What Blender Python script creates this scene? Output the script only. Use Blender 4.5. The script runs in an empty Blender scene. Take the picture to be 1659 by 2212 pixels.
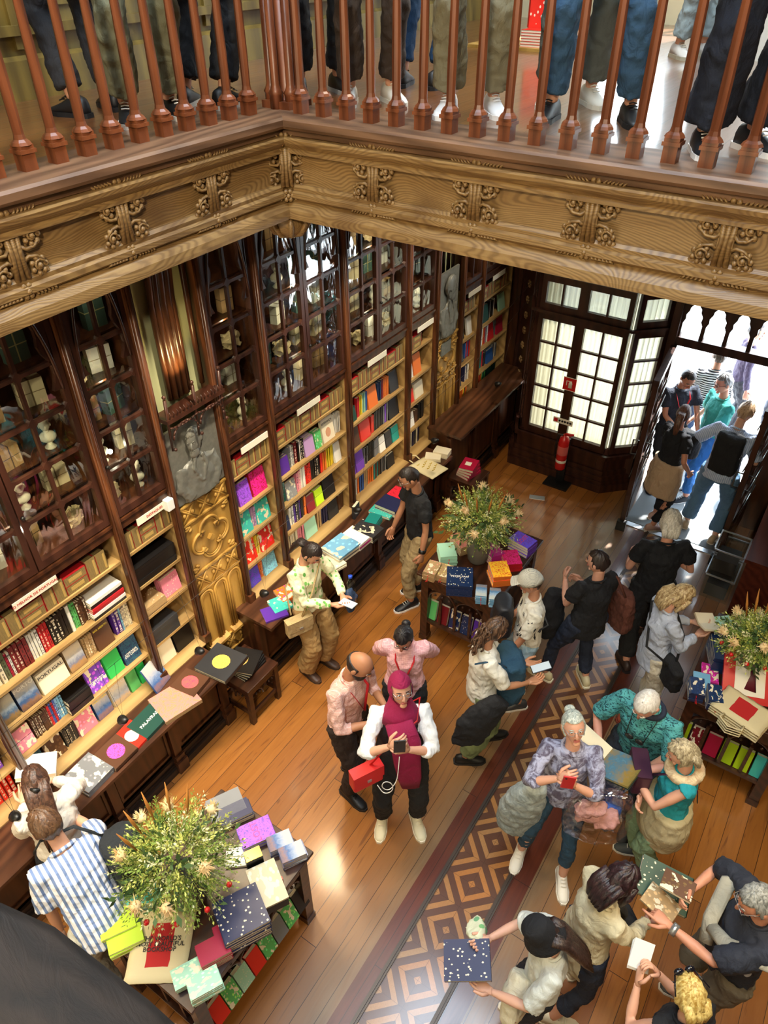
import bpy, bmesh, math, random
from mathutils import Vector, Matrix, Euler
R = math.radians
PI = math.pi
random.seed(7)
SC = bpy.context.scene
COL = SC.collection

# ------------------------------------------------------------------ mesh helper
class MB:
    def __init__(s):
        s.v = []; s.f = []; s.m = []; s.sm = []
    def add(s, verts, faces, mat=0, smooth=False):
        o = len(s.v)
        s.v.extend([tuple(p) for p in verts])
        for f in faces:
            s.f.append([o + i for i in f]); s.m.append(mat); s.sm.append(smooth)
        return s
    def box(s, x0, x1, y0, y1, z0, z1, mat=0, M=None):
        v = [Vector((x, y, z)) for x in (x0, x1) for y in (y0, y1) for z in (z0, z1)]
        if M: v = [M @ p for p in v]
        return s.add(v, [(0, 1, 3, 2), (4, 6, 7, 5), (0, 4, 5, 1), (2, 3, 7, 6), (0, 2, 6, 4), (1, 5, 7, 3)], mat)
    def cbox(s, cx, cy, cz, sx, sy, sz, mat=0, M=None):
        return s.box(cx - sx / 2, cx + sx / 2, cy - sy / 2, cy + sy / 2, cz - sz / 2, cz + sz / 2, mat, M)
    def loft(s, rings, mat=0, smooth=True, caps=True, closed=False):
        n = len(rings[0]); v = [p for r in rings for p in r]; f = []
        m = len(rings)
        for i in range(m if closed else m - 1):
            a = i * n; b = ((i + 1) % m) * n
            for j in range(n):
                k = (j + 1) % n
                f.append((a + j, a + k, b + k, b + j))
        if caps and not closed:
            f.append(tuple(range(n - 1, -1, -1))); f.append(tuple((m - 1) * n + j for j in range(n)))
        return s.add(v, f, mat, smooth)
    def tube(s, pts, rad, seg=8, mat=0, flat=1.0, up=None, smooth=True, caps=True):
        pts = [Vector(p) for p in pts]; n = len(pts)
        if not hasattr(rad, '__len__'): rad = [rad] * n
        rings = []; prev = None
        for i, p in enumerate(pts):
            t = (pts[min(i + 1, n - 1)] - pts[max(i - 1, 0)])
            t = t.normalized() if t.length > 1e-9 else Vector((0, 0, 1))
            if prev is None:
                a = Vector(up) if up else (Vector((0, 0, 1)) if abs(t.z) < .9 else Vector((0, 1, 0)))
            else: a = prev
            e1 = (a - t * a.dot(t))
            e1 = e1.normalized() if e1.length > 1e-6 else t.orthogonal().normalized()
            e2 = t.cross(e1); prev = e1
            r = rad[i]; ra, rb = (r if hasattr(r, '__len__') else (r, r * flat))
            rings.append([p + e1 * (math.cos(2 * PI * k / seg) * rb) + e2 * (math.sin(2 * PI * k / seg) * ra) for k in range(seg)])
        return s.loft(rings, mat, smooth, caps)
    def lathe(s, prof, seg=16, mat=0, c=(0, 0, 0), smooth=True, M=None):
        rings = []
        for r, z in prof:
            ring = [Vector((c[0] + r * math.cos(2 * PI * k / seg), c[1] + r * math.sin(2 * PI * k / seg), c[2] + z)) for k in range(seg)]
            if M: ring = [M @ p for p in ring]
            rings.append(ring)
        return s.loft(rings, mat, smooth)
    def ball(s, c, r, mat=0, nu=10, nv=6, M=None):
        r = r if hasattr(r, '__len__') else (r, r, r)
        rings = []
        for i in range(nv + 1):
            t = PI * (0.02 + .96 * i / nv)
            ring = [Vector((r[0] * math.sin(t) * math.cos(2 * PI * k / nu), r[1] * math.sin(t) * math.sin(2 * PI * k / nu), -r[2] * math.cos(t))) for k in range(nu)]
            if M: ring = [M @ p for p in ring]
            rings.append([p + Vector(c) for p in ring])
        return s.loft(rings, mat, True)
    def prism(s, poly, axis, a0, a1, mat=0):
        # poly: list of 2D pts; axis 'x' -> (a, p, q), 'y' -> (p, a, q), 'z' -> (p, q, a)
        def mk(a): 
            return [{'x': (a, p, q), 'y': (p, a, q), 'z': (p, q, a)}[axis] for p, q in poly]
        n = len(poly); v = mk(a0) + mk(a1)
        f = [tuple(range(n)), tuple(range(2 * n - 1, n - 1, -1))] + [(i, (i + 1) % n, n + (i + 1) % n, n + i) for i in range(n)]
        return s.add(v, f, mat)
    def sweep(s, prof, path, mat=0, smooth=False):
        # prof (out, up) swept along a horizontal polyline; out = right of travel
        path = [Vector(p) for p in path]; rings = []
        for i, p in enumerate(path):
            d0 = (path[i] - path[i - 1]).normalized() if i else None
            d1 = (path[i + 1] - path[i]).normalized() if i < len(path) - 1 else None
            if d0 is None: d0 = d1
            if d1 is None: d1 = d0
            n0 = Vector((d0.y, -d0.x, 0)); n1 = Vector((d1.y, -d1.x, 0)); b = (n0 + n1).normalized(); k = 1 / max(.3, b.dot(n0))
            rings.append([p + b * (o * k) + Vector((0, 0, u)) for o, u in prof])
        return s.loft(rings, mat, smooth)
    def mesh(s, name, mats):
        me = bpy.data.meshes.new(name)
        me.from_pydata(s.v, [], s.f)
        mats = mats if isinstance(mats, (list, tuple)) else [mats]
        for m in mats: me.materials.append(m)
        me.polygons.foreach_set('material_index', s.m)
        me.polygons.foreach_set('use_smooth', s.sm)
        me.update()
        bm = bmesh.new(); bm.from_mesh(me); bmesh.ops.recalc_face_normals(bm, faces=bm.faces); bm.to_mesh(me); bm.free()
        return me
    def build(s, name, mats, parent=None, loc=None, rot=None):
        return obj(name, s.mesh(name, mats), parent, loc, rot)

def obj(name, me, parent=None, loc=None, rot=None):
    o = bpy.data.objects.new(name, me); COL.objects.link(o)
    if parent: o.parent = parent
    if loc is not None: o.location = loc
    if rot is not None: o.rotation_euler = rot
    return o
def tag(o, label, cat=None, group=None, kind=None):
    if label: o['label'] = label
    if cat: o['category'] = cat
    if group: o['group'] = group
    if kind: o['kind'] = kind
    return o
def thing(name, label, cat, loc=(0, 0, 0), rz=0, group=None):
    o = bpy.data.objects.new(name, None); COL.objects.link(o); o.empty_display_size = .1
    o.location = loc; o.rotation_euler = (0, 0, rz)
    return tag(o, label, cat, group)
def struct(name, mb, mats):
    o = mb.build(name, mats); o['kind'] = 'structure'; return o
def copy_tree(root, loc=None, rz=None, label=None, group=None):
    r = root.copy(); COL.objects.link(r)
    if loc is not None: r.location = loc
    if rz is not None: r.rotation_euler = (0, 0, rz)
    if label: r['label'] = label
    if group: r['group'] = group
    for ch in list(root.children):
        c = ch.copy(); COL.objects.link(c); c.parent = r
        for g in list(ch.children):
            d = g.copy(); COL.objects.link(d); d.parent = c
    return r
def bevel(o, w=.004, seg=2):
    m = o.modifiers.new('bevel', 'BEVEL'); m.width = w; m.segments = seg; m.limit_method = 'ANGLE'; m.angle_limit = R(40)
    return o
ORD = ['first', 'second', 'third', 'fourth', 'fifth', 'sixth', 'seventh', 'eighth', 'ninth', 'tenth', 'eleventh', 'twelfth', 'thirteenth', 'fourteenth', 'fifteenth', 'sixteenth', 'seventeenth', 'eighteenth', 'nineteenth', 'twentieth', 'twenty-first', 'twenty-second', 'twenty-third', 'twenty-fourth', 'twenty-fifth']

# ------------------------------------------------------------------ materials
def srgb(h):
    if isinstance(h, str):
        c = [int(h[i:i + 2], 16) / 255 for i in (0, 2, 4)]
    else: c = list(h)
    return tuple((x / 12.92 if x <= .04045 else ((x + .055) / 1.055) ** 2.4) for x in c) + (1,)
class NT:
    def __init__(s, name):
        s.mat = bpy.data.materials.new(name); s.mat.use_nodes = True
        s.t = s.mat.node_tree; s.b = s.t.nodes['Principled BSDF']; s.out = s.t.nodes['Material Output']
    def n(s, typ, props=None, **inp):
        nd = s.t.nodes.new(typ)
        for k, v in (props or {}).items(): setattr(nd, k, v)
        for k, v in inp.items():
            k = int(k[1:]) if k[0] == '_' and k[1:].isdigit() else k.replace('_', ' ')
            sk = nd.inputs[k]
            s.set(sk, v)
        return nd
    def set(s, sk, v):
        if isinstance(v, bpy.types.NodeSocket): s.t.links.new(v, sk)
        elif isinstance(v, bpy.types.Node): s.t.links.new(v.outputs[0], sk)
        else: sk.default_value = v
    def m(s, op, a, b=0.0, c=0.0):
        nd = s.t.nodes.new('ShaderNodeMath'); nd.operation = op
        for i, x in enumerate((a, b, c)): s.set(nd.inputs[i], x)
        return nd.outputs[0]
    def mix(s, fac, a, b, mode='MIX'):
        nd = s.t.nodes.new('ShaderNodeMix'); nd.data_type = 'RGBA'; nd.blend_type = mode
        s.set(nd.inputs[0], fac); s.set(nd.inputs[6], a); s.set(nd.inputs[7], b)
        return nd.outputs[2]
    def ramp(s, fac, stops, interp='LINEAR'):
        nd = s.t.nodes.new('ShaderNodeValToRGB'); cr = nd.color_ramp; cr.interpolation = interp
        while len(cr.elements) < len(stops): cr.elements.new(.5)
        for e, (p, c) in zip(cr.elements, stops): e.position = p; e.color = c
        s.set(nd.inputs[0], fac); return nd.outputs[0]
    def co(s, kind='Object', scale=(1, 1, 1), rot=(0, 0, 0), loc=(0, 0, 0)):
        c = s.t.nodes.new('ShaderNodeTexCoord'); mp = s.n('ShaderNodeMapping', None, Vector=c.outputs[kind], Scale=scale, Rotation=rot, Location=loc)
        return mp.outputs[0]
    def noise(s, vec, scale=5, detail=3, dist=0, rough=.5):
        return s.n('ShaderNodeTexNoise', None, Vector=vec, Scale=scale, Detail=detail, Distortion=dist, Roughness=rough)
    def fin(s, col=None, rough=.5, bump=None, bstr=.3, bdist=.01, **kw):
        if col is not None: s.set(s.b.inputs['Base Color'], col)
        s.set(s.b.inputs['Roughness'], rough)
        if bump is not None:
            bn = s.n('ShaderNodeBump', None, Height=bump, Strength=bstr, Distance=bdist); s.t.links.new(bn.outputs[0], s.b.inputs['Normal'])
        for k, v in kw.items(): s.set(s.b.inputs[k.replace('_', ' ')], v)
        return s.mat

def flat(name, col, rough=.5, **kw):
    return NT(name).fin(srgb(col), rough, **kw)
def wood(name, dark, light, axis='y', rough=.4, grain=14, swirl=1.5, bstr=.15):
    t = NT(name)
    sc = {'x': (.12, 1, 1), 'y': (1, .12, 1), 'z': (1, 1, .12)}[axis]
    v = t.co('Object', sc)
    n1 = t.noise(v, grain, 4, swirl, .6); n2 = t.noise(t.co('Object'), 2.2, 2)
    w = t.n('ShaderNodeTexWave', {'wave_type': 'BANDS', 'bands_direction': 'DIAGONAL'}, Vector=v, Scale=grain * .5, Distortion=9.0, Detail=2.0, Detail_Scale=.7)
    f = t.m('ADD', t.m('MULTIPLY', n1.outputs[0], .6), t.m('MULTIPLY', w.outputs[1], .35))
    c = t.ramp(f, [(.15, srgb(dark)), (.75, srgb(light))])
    c = t.mix(t.m('MULTIPLY', n2.outputs[0], .45), c, srgb(dark))
    return t.fin(c, rough, f, bstr, .004)
M = {}
M['oak'] = wood('carved_oak', '574226', 'b09064', 'y', .42, 15, 3, .3)
M['oakx'] = wood('carved_oak_front', '574226', 'b09064', 'x', .42, 15, 3, .3)
def oak(name, axis):
    t = NT(name); sc = {'x': (.3, 1, 1), 'y': (1, .3, 1)}[axis]; v = t.co('Object', sc)
    n0 = t.noise(v, 2.2, 2, .6); off = t.n('ShaderNodeVectorMath', {'operation': 'ADD'}); t.set(off.inputs[0], v); t.set(off.inputs[1], t.n('ShaderNodeCombineXYZ', None, Z=t.m('MULTIPLY', n0.outputs[0], .9), X=0.0, Y=0.0))
    w = t.n('ShaderNodeTexWave', {'wave_type': 'BANDS', 'bands_direction': 'Z'}, Vector=off, Scale=19.0, Distortion=4.0, Detail=3.0, Detail_Scale=1.5)
    fine = t.noise(t.co('Object', {'x': (.05, 1, 1), 'y': (1, .05, 1)}[axis]), 90, 3); blot = t.noise(t.co(), 3.5, 3)
    c = t.ramp(w.outputs[1], [(.05, srgb('80623a')), (.4, srgb('937145')), (.9, srgb('a07f4e'))]); c = t.mix(t.m('MULTIPLY', fine.outputs[0], .45), c, srgb('4a3419')); c = t.mix(t.ramp(blot.outputs[0], [(.5, (0, 0, 0, 1)), (.7, (.55, .55, .55, 1))]), c, srgb('5c3f22'))
    return t.fin(c, .42, t.m('ADD', w.outputs[1], fine.outputs[0]), .22, .0015)
M['oak'] = oak('carved_oak', 'y'); M['oakx'] = oak('carved_oak_front', 'x')
M['golden'] = wood('golden_carved_wood', '8a6424', 'd2a552', 'z', .5, 6, 3, .2)
M['dark'] = wood('dark_cabinet_wood', '26120a', '5a331c', 'z', .32)
M['darky'] = wood('dark_wood_along', '2c160c', '6b3e22', 'y', .32)
M['frame'] = wood('window_frame_wood', '24110b', '4c2c20', 'z', .28, 10, 1, .08)
M['postw'] = wood('post_wood', '321a0e', '704226', 'z', .3)
M['shelf'] = wood('shelf_wood', '8a6a3c', 'c9a76c', 'y', .5, 8)
M['bal'] = wood('baluster_wood', '45200e', '925230', 'z', .35)
M['ledge'] = wood('ledge_wood', '4b3220', '8a664a', 'y', .5)
M['ledgex'] = wood('ledge_wood_front', '4b3220', '8a664a', 'x', .5)
M['table'] = wood('table_wood', '24130c', '54301e', 'y', .3)
M['counter'] = wood('counter_wood', '301a0f', '66402a', 'y', .35)
M['plaster'] = flat('green_plaster', 'a9ab80', .8)
M['wall'] = flat('cream_wall', 'd8cda8', .8)
M['black'] = flat('black_plastic', '141414', .4)
M['steel'] = flat('wire_steel', '8a8a88', .3, Metallic=1.0)
M['white'] = flat('white_card', 'ece6d2', .6)
M['whitepaint'] = flat('white_paint', 'ececea', .5)
M['red'] = flat('red_paint', 'c81e1e', .3)
M['page'] = flat('book_pages', 'e8ddc0', .8)
M['silver'] = flat('silver', 'b8bcc0', .3, Metallic=.8)
M['beam'] = flat('concrete_grey', '9a9a98', .7)
t = NT('bronze_relief'); n = t.noise(t.co(), 30, 3)
M['bronze'] = t.fin(t.mix(n.outputs[0], srgb('62625c'), srgb('8c8b82')), .42, n.outputs[0], .15, .004, Metallic=.25)
M['purpler'] = flat('text_paint', 'b9342c', .6)

def floor_mat(name, upstairs=False):
    t = NT(name); c = t.t.nodes.new('ShaderNodeTexCoord')
    sep = t.n('ShaderNodeSeparateXYZ', None, Vector=c.outputs['Object']); x = sep.outputs[0]; y = sep.outputs[1]
    W = .128
    xi = t.m('FLOOR', t.m('DIVIDE', x, W)); fx = t.m('FRACT', t.m('DIVIDE', x, W))
    wn = t.n('ShaderNodeTexWhiteNoise', {'noise_dimensions': '1D'}, W=xi)
    yo = t.m('ADD', t.m('DIVIDE', y, 2.6), t.m('MULTIPLY', wn.outputs[0], 7.3))
    yi = t.m('FLOOR', yo); fy = t.m('FRACT', yo)
    wn2 = t.n('ShaderNodeTexWhiteNoise', {'noise_dimensions': '2D'}, Vector=t.n('ShaderNodeCombineXYZ', None, X=xi, Y=yi))
    rnd = wn2.outputs[0]
    gv = t.n('ShaderNodeCombineXYZ', None, X=t.m('MULTIPLY', x, 1.0), Y=t.m('ADD', t.m('MULTIPLY', y, .09), t.m('MULTIPLY', rnd, 13)), Z=rnd)
    g = t.noise(gv, 24, 4, 1.5, .6); kn = t.noise(gv, 9, 2, 4)
    base = t.ramp(rnd, [(0, srgb('8a5320')), (.35, srgb('a06528')), (.65, srgb('b07232')), (1, srgb('905626'))])
    base = t.mix(t.ramp(g.outputs[0], [(.2, (.55, .55, .55, 1)), (.75, (0, 0, 0, 1))]), base, srgb('7a481f'))
    base = t.mix(t.ramp(kn.outputs[0], [(.6, (0, 0, 0, 1)), (.72, (.6, .6, .6, 1))]), base, srgb('5a2f14'))
    # worn grey-brown boards near the middle, partly daylight's cool tone painted in, patchy varnish
    d = t.m('ABSOLUTE', t.m('ADD', x, .87 if not upstairs else 1.2))
    wear_daylight = t.m('SUBTRACT', 1.0, t.m('DIVIDE', t.m('SUBTRACT', d, .35), .55)) 
    pat = t.noise(t.n('ShaderNodeCombineXYZ', None, X=t.m('MULTIPLY', x, 2.5), Y=t.m('MULTIPLY', y, .9)), 1.5, 4)
    wear_daylight = t.m('MULTIPLY', t.m('MINIMUM', t.m('MAXIMUM', wear_daylight, 0.0), 1.0), t.m('ADD', .35, t.m('MULTIPLY', pat.outputs[0], .9)))
    wear_daylight = t.m('MINIMUM', wear_daylight, .85)
    grey = t.mix(g.outputs[0], srgb('87745a'), srgb('5c4a36'))
    base = t.mix(wear_daylight, base, grey)
    if upstairs: base = t.mix(.6, base, srgb('5a3520'))
    seam = t.m('MAXIMUM', t.m('LESS_THAN', fx, .028), t.m('LESS_THAN', fy, .0016))
    if not upstairs:
        # red-brown border boards beside the rails
        bd = t.m('MULTIPLY', t.m('GREATER_THAN', d, .2), t.m('LESS_THAN', d, .345))
        base = t.mix(bd, base, t.mix(g.outputs[0], srgb('6e3420'), srgb('3f1c10')))
        far = 0.0
        pass
        # parquet strip
        px = t.m('ADD', x, .87); P = .365
        u = t.m('DIVIDE', t.m('ADD', px, t.m('ADD', y, .18 - 1.65)), P); v = t.m('DIVIDE', t.m('SUBTRACT', t.m('ADD', y, .18 - 1.65), px), P)
        fu = t.m('ABSOLUTE', t.m('SUBTRACT', t.m('FRACT', u), .5)); fv = t.m('ABSOLUTE', t.m('SUBTRACT', t.m('FRACT', v), .5))
        mm = t.m('MULTIPLY', t.m('MAXIMUM', fu, fv), 2.0)
        wcell = t.n('ShaderNodeTexWhiteNoise', {'noise_dimensions': '2D'}, Vector=t.n('ShaderNodeCombineXYZ', None, X=t.m('FLOOR', u), Y=t.m('FLOOR', v)))
        lt = t.mix(wcell.outputs[0], srgb('a88458'), srgb('b5793c')); dk = srgb('5a3826')
        edge = t.m('GREATER_THAN', px, .13)
        c1 = t.ramp(mm, [(0, (1, 1, 1, 1)), (.16, (0, 0, 0, 1)), (.55, (1, 1, 1, 1)), (.82, (0, 0, 0, 1))], 'CONSTANT')
        # diagonal mitre lines
        mit = t.m('LESS_THAN', t.m('ABSOLUTE', t.m('SUBTRACT', fu, fv)), .008)
        g2 = t.noise(t.co('Object', (1, 1, 1)), 60, 3, 2)
        pc = t.mix(c1, dk, lt); pc = t.mix(t.m('MULTIPLY', g2.outputs[0], .5), pc, srgb('4c3020')); pc = t.mix(t.m('MULTIPLY', mit, .6), pc, srgb('3a2216'))
        ins = t.m('LESS_THAN', d, .19)
        base = t.mix(ins, base, pc)
        seam = t.m('MULTIPLY', seam, t.m('GREATER_THAN', d, .2))
    base = t.mix(seam, base, srgb('2a160b'))
    rr = t.m('ADD', .22, t.m('MULTIPLY', g.outputs[0], .2)); t.b.inputs['Coat Weight'].default_value = .8; t.b.inputs['Coat Roughness'].default_value = .13
    return t.fin(base, rr, t.m('SUBTRACT', t.m('MULTIPLY', g.outputs[0], .15), seam), .25, .003)
M['floor'] = floor_mat('plank_floor')
M['floorup'] = floor_mat('upper_plank_floor', True)

# ------------------------------------------------------------------ camera
cam = bpy.data.cameras.new('camera'); camo = bpy.data.objects.new('camera', cam); COL.objects.link(camo)
yaw, pitch, roll, F = -0.590, 0.6687, -0.0066, 1597.0
fw = Vector((math.sin(yaw) * math.cos(pitch), math.cos(yaw) * math.cos(pitch), -math.sin(pitch)))
rt = Vector((math.cos(yaw), -math.sin(yaw), 0)); up = rt.cross(fw)
r2 = rt * math.cos(roll) + up * math.sin(roll); u2 = -rt * math.sin(roll) + up * math.cos(roll)
mw = Matrix((r2, u2, -fw)).transposed().to_4x4(); mw.translation = Vector((0, 0, 5.3))
camo.matrix_world = mw
cam.sensor_fit = 'VERTICAL'; cam.sensor_height = 36; cam.lens = 36 * F / 2212; cam.clip_start = .05
SC.camera = camo
CAMP = Vector((0, 0, 5.3))
def pix(x, y, z=None, X=None, Y=None):
    """point of the place seen at photo pixel (x, y) on a given plane: used to measure, at build time"""
    d = fw + r2 * ((x - 829.5) / F) - u2 * ((y - 1106) / F)
    if z is not None: k = (z - CAMP.z) / d.z
    elif X is not None: k = (X - CAMP.x) / d.x
    else: k = (Y - CAMP.y) / d.y
    return CAMP + d * k
SC.view_settings.view_transform = 'Standard'; SC.view_settings.look = 'None'; SC.view_settings.gamma = 1
SC.view_settings.use_curve_mapping = False
# ------------------------------------------------------------------ setting
struct('floor', MB().box(-3.95, 2.3, -3.5, 8.4, -.1, 0), M['floor'])
# rails beside the parquet runner
for i, x in enumerate((-1.075, -.665)):
    mb = MB().box(x - .018, x + .018, -3.4, 7.2, 0, .012); mb.box(x - .004, x + .004, -3.4, 7.2, .012, .02)
    struct('trim_%d' % (i + 1), mb, flat('rail_%d' % i, '4a4038', .35, Metallic=.4))
struct('wall_left', MB().box(-4.0, -3.86, -3.5, 8.6, 0, 4.0), M['wall'])
mb = MB().box(2.0, 2.15, -3.5, 8.4, 0, 9.6)
for k in range(12): mb.box(1.96, 2.0, -3.3 + k, -2.5 + k, .15, 3.7)
struct('wall_right', mb, M['dark'])
struct('wall_back', MB().box(-5.2, 2.2, -3.6, -3.5, 0, 9.6), M['wall'])
# end wall with the bay window and the entrance (openings left free)
mb = MB()
mb.box(-4.0, -2.9, 8.05, 8.2, 0, 4.1); mb.box(-3.1, -1.45, 7.8, 7.95, 2.5, 4.1)
mb.box(-1.5, -.2, 7.74, 7.95, 3.9, 4.1); mb.box(-.28, 2.0, 7.55, 7.7, 0, 4.1); 
struct('wall_front', mb, M['dark'])
# upper floor and its soffit
mb = MB(); mb.box(-5.0, -3.02, -3.5, 9.2, 4.40, 4.5); mb.box(-3.02, 2.2, 3.52, 9.2, 4.40, 4.5); mb.box(1.2, 2.2, -3.5, 3.52, 4.4, 4.5)
struct('floor_upper', mb, M['floorup'])
mb = MB(); mb.box(-4.0, -3.02, -3.5, 9.2, 4.0, 4.05); mb.box(-3.02, 2.2, 3.5, 8.6, 4.0, 4.05); mb.box(1.2, 2.2, -3.5, 3.5, 4.0, 4.05)
struct('ceiling_lower', mb, M['dark'])
mb = MB().box(-5.15, -5.0, -3.5, 9.4, 4.05, 9.6)
struct('wall_upper_left', mb, M['dark'])
mb = MB(); mb.box(-5.1, -3.4, 9.2, 9.35, 4.5, 9.6); mb.box(-3.4, 1.0, 9.2, 9.35, 4.5, 5.0); mb.box(-3.4, 1.0, 9.2, 9.35, 7.6, 9.6); mb.box(1.0, 2.2, 9.2, 9.35, 4.5, 9.6)
struct('wall_upper_front', mb, M['wall'])
mb = MB()
for a in (-5.1, -.3): mb.box(a, a + 2.5, -3.5, 9.3, 9.6, 9.75)
mb.box(-2.6, -.3, -3.5, -1.0, 9.6, 9.75); mb.box(-2.6, -.3, 5.5, 9.3, 9.6, 9.75)
struct('ceiling', mb, M['wall'])
# upper window frame (tall mullions)
mb = MB()
for k in range(9): mb.box(-3.4 + k * .54, -3.34 + k * .54, 9.22, 9.32, 5.0, 7.6)
for z in (5.0, 5.8, 6.7, 7.55): mb.box(-3.4, 1.0, 9.22, 9.32, z, z + .06)
struct('window_2', mb, M['frame'])

# ---------------- gallery edge: ledge, fascia mouldings, carved ornaments, balustrades
path = [(-2.97, -3.4, 0), (-2.97, 3.45, 0), (1.15, 3.45, 0), (1.15, -3.4, 0)]
def prof_pts(l): return l
gf = thing('gallery_fascia', 'carved oak beam running round the open edge of the upper gallery', 'beam', (-2.97, 3.45, 4.0))
def at_gf(mb, name, mats):
    o = mb.build(name, mats, gf); o.data.transform(Matrix.Translation((2.97, -3.45, -4.0))); return o
def lpath(off=0.0):
    return [Vector((-2.97 , -3.4, 0)), Vector((-2.97, 3.45, 0)), Vector((1.15, 3.45, 0))]
beam = [(-.12, 4.02), (-.12, 4.42), (0, 4.42), (0, 4.36), (.0, 4.34), (-.02, 4.33), (-.02, 4.155), (.0, 4.145), (.0, 4.12), (-.01, 4.11), (-.01, 4.0), (-.05, 3.98)]
def sweep2(prof, name, m1, m2, smooth=False):
    p = lpath(); a, b, c = p
    mb = MB(); 
    # left run and front run share one mitred sweep; faces of the front run get the second material
    s = len(mb.f); mb.sweep([(o, u) for o, u in prof], [a, b, c], 0, smooth)
    n = len(prof)
    for i in range(n): mb.m[n + i] = 1
    mb.m[-1] = 1
    return at_gf(mb, name, [m1, m2])
sweep2(beam, 'fascia_panel', M['oak'], M['oakx'])
sweep2([(-.03, 4.385), (-.03, 4.405), (.05, 4.405), (.055, 4.395), (.05, 4.375), (.02, 4.345), (.03, 4.335), (.03, 4.32), (0, 4.31), (-.03, 4.31)], 'upper_moulding', M['oak'], M['oakx'])
sweep2([(-.05, 4.15), (.0, 4.155), (.015, 4.14), (.012, 4.12), (.03, 4.11), (.03, 4.085), (.015, 4.075), (.0, 4.065), (.025, 4.045), (.045, 4.02), (.05, 3.99), (.05, 3.97), (.02, 3.96), (-.02, 3.955), (-.1, 3.955)], 'lower_moulding', M['oak'], M['oakx'])
sweep2([(-.3, 4.44), (-.3, 4.502), (.05, 4.502), (.062, 4.49), (.062, 4.46), (.05, 4.445), (.02, 4.435), (.015, 4.41), (.0, 4.40), (-.1, 4.40)], 'ledge_board', M['ledge'], M['ledgex'])

def ornament_mesh(name, mats):
    # local: x along beam, z up (0 = middle), y = out (negative toward viewer)
    mb = MB(); rnd = random.Random(3)
    for k in (-1, 0, 1): mb.tube([(k * .026, -.03, -.1), (k * .018, -.035, 0), (k * .026, -.03, .1)], [.014, .010, .014], 6)
    for sx in (-1, 1):
        mb.tube([(sx * .028, -.025, -.12), (sx * .03, -.03, -.04), (sx * .03, -.03, .04), (sx * .028, -.025, .12)], .006, 5)
        for sz in (-1, 1):
            c = Vector((sx * .088, -.028, sz * .062))
            # curling stems
            pts = [(sx * .03, -.03, sz * .03), (sx * .05, -.035, sz * .015), (sx * .085, -.04, sz * .02), (sx * .115, -.04, sz * .045)]
            mb.tube(pts, [.009, .008, .007, .005], 5)
            pts = [c + Vector((math.cos(a) * .03 * (1 - a / 9), -.012, math.sin(a) * .03 * (1 - a / 9))) for a in [k * .7 for k in range(9)]]
            mb.tube(pts, .006, 5)
            for a in range(7):
                q = c + Vector((math.cos(a * .9) * .033, -.006, math.sin(a * .9) * .033))
                mb.ball(q, (.013, .012, .013), nu=6, nv=4)
            mb.ball(c + Vector((0, -.012, 0)), .013, nu=7, nv=4)
            mb.ball((sx * .12, -.025, sz * .095), (.018, .012, .016), nu=6, nv=4)
    for sz in (-1, 1):
        zc = sz * .148
        mb.ball((0, -.045, zc), .013, nu=8, nv=5)
        for a in range(6):
            an = a * PI / 3; mb.ball((math.cos(an) * .024, -.038, zc + math.sin(an) * .024), (.014, .008, .014), nu=6, nv=4)
        for sx in (-1, 1):
            mb.tube([(0, -.03, zc), (sx * .06, -.033, zc + sz * .006), (sx * .125, -.03, zc + sz * .012)], [.007, .006, .003], 5)
            for k in range(6):
                bx = sx * (.03 + k * .018)
                for dz in (-1, 1):
                    mb.tube([(bx, -.03, zc + sz * .004), (bx + sx * .012, -.042, zc + dz * .016 + sz * .004), (bx + sx * .026, -.03, zc + dz * .028 + sz * .004)], [.003, .009, .002], 5, flat=.6)
    return mb.mesh(name, mats)
orn = ornament_mesh('carved_ornament', M['oak'])
def put_orn(x, y, ang):
    o = obj('carved_ornament', orn, gf, (x + 2.97, y - 3.45, .243), (0, 0, ang)); return o
for y in (-.05, .55, 1.12, 1.70, 2.27, 2.85): put_orn(-2.99, y, R(90))
for x in (-2.36, -1.75, -1.15, -.55, .05, .65): put_orn(x, 3.47, 0)
put_orn(-2.955, 3.435, R(45))
# carved corner boss under the beam
mb = MB(); mb.lathe([(.0, -.16), (.05, -.15), (.1, -.11), (.12, -.06), (.1, -.02), (.13, 0), (.13, .02)], 14)
for k in range(8):
    a = k * PI / 4; mb.tube([(0, 0, -.16), (math.cos(a) * .09, math.sin(a) * .09, -.13), (math.cos(a) * .135, math.sin(a) * .135, -.06), (math.cos(a) * .11, math.sin(a) * .11, -.01)], [.012, .016, .018, .01], 6)
o = at_gf(mb, 'corner_boss', M['oak']); o.data.transform(Matrix.Translation((-2.97 - .05, 3.45 + .05, 3.985)))

# balusters
def baluster_mesh(name):
    mb = MB()
    mb.cbox(0, 0, .035, .062, .062, .07); mb.cbox(0, 0, .078, .078, .078, .016); mb.cbox(0, 0, .094, .066, .066, .016)
    mb.lathe([(.045, .10), (.038, .112), (.026, .122), (.022, .14), (.0235, .30), (.021, .5), (.0185, .62), (.018, .635), (.027, .64), (.027, .652), (.019, .66)], 8, smooth=False)
    prof = [(.019, .66), (.021, .69), (.028, .73), (.045, .775), (.05, .79)]
    mb.lathe(prof, 8, smooth=False)
    for k in range(8):
        a = k * PI / 4; mb.tube([(math.cos(a) * .019, math.sin(a) * .019, .665), (math.cos(a) * .028, math.sin(a) * .028, .72), (math.cos(a) * .05, math.sin(a) * .05, .775)], [.004, .008, .011], 5)
    mb.cbox(0, 0, .80, .10, .10, .02)
    return mb.mesh(name, M['bal'])
bme = baluster_mesh('baluster')
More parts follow.
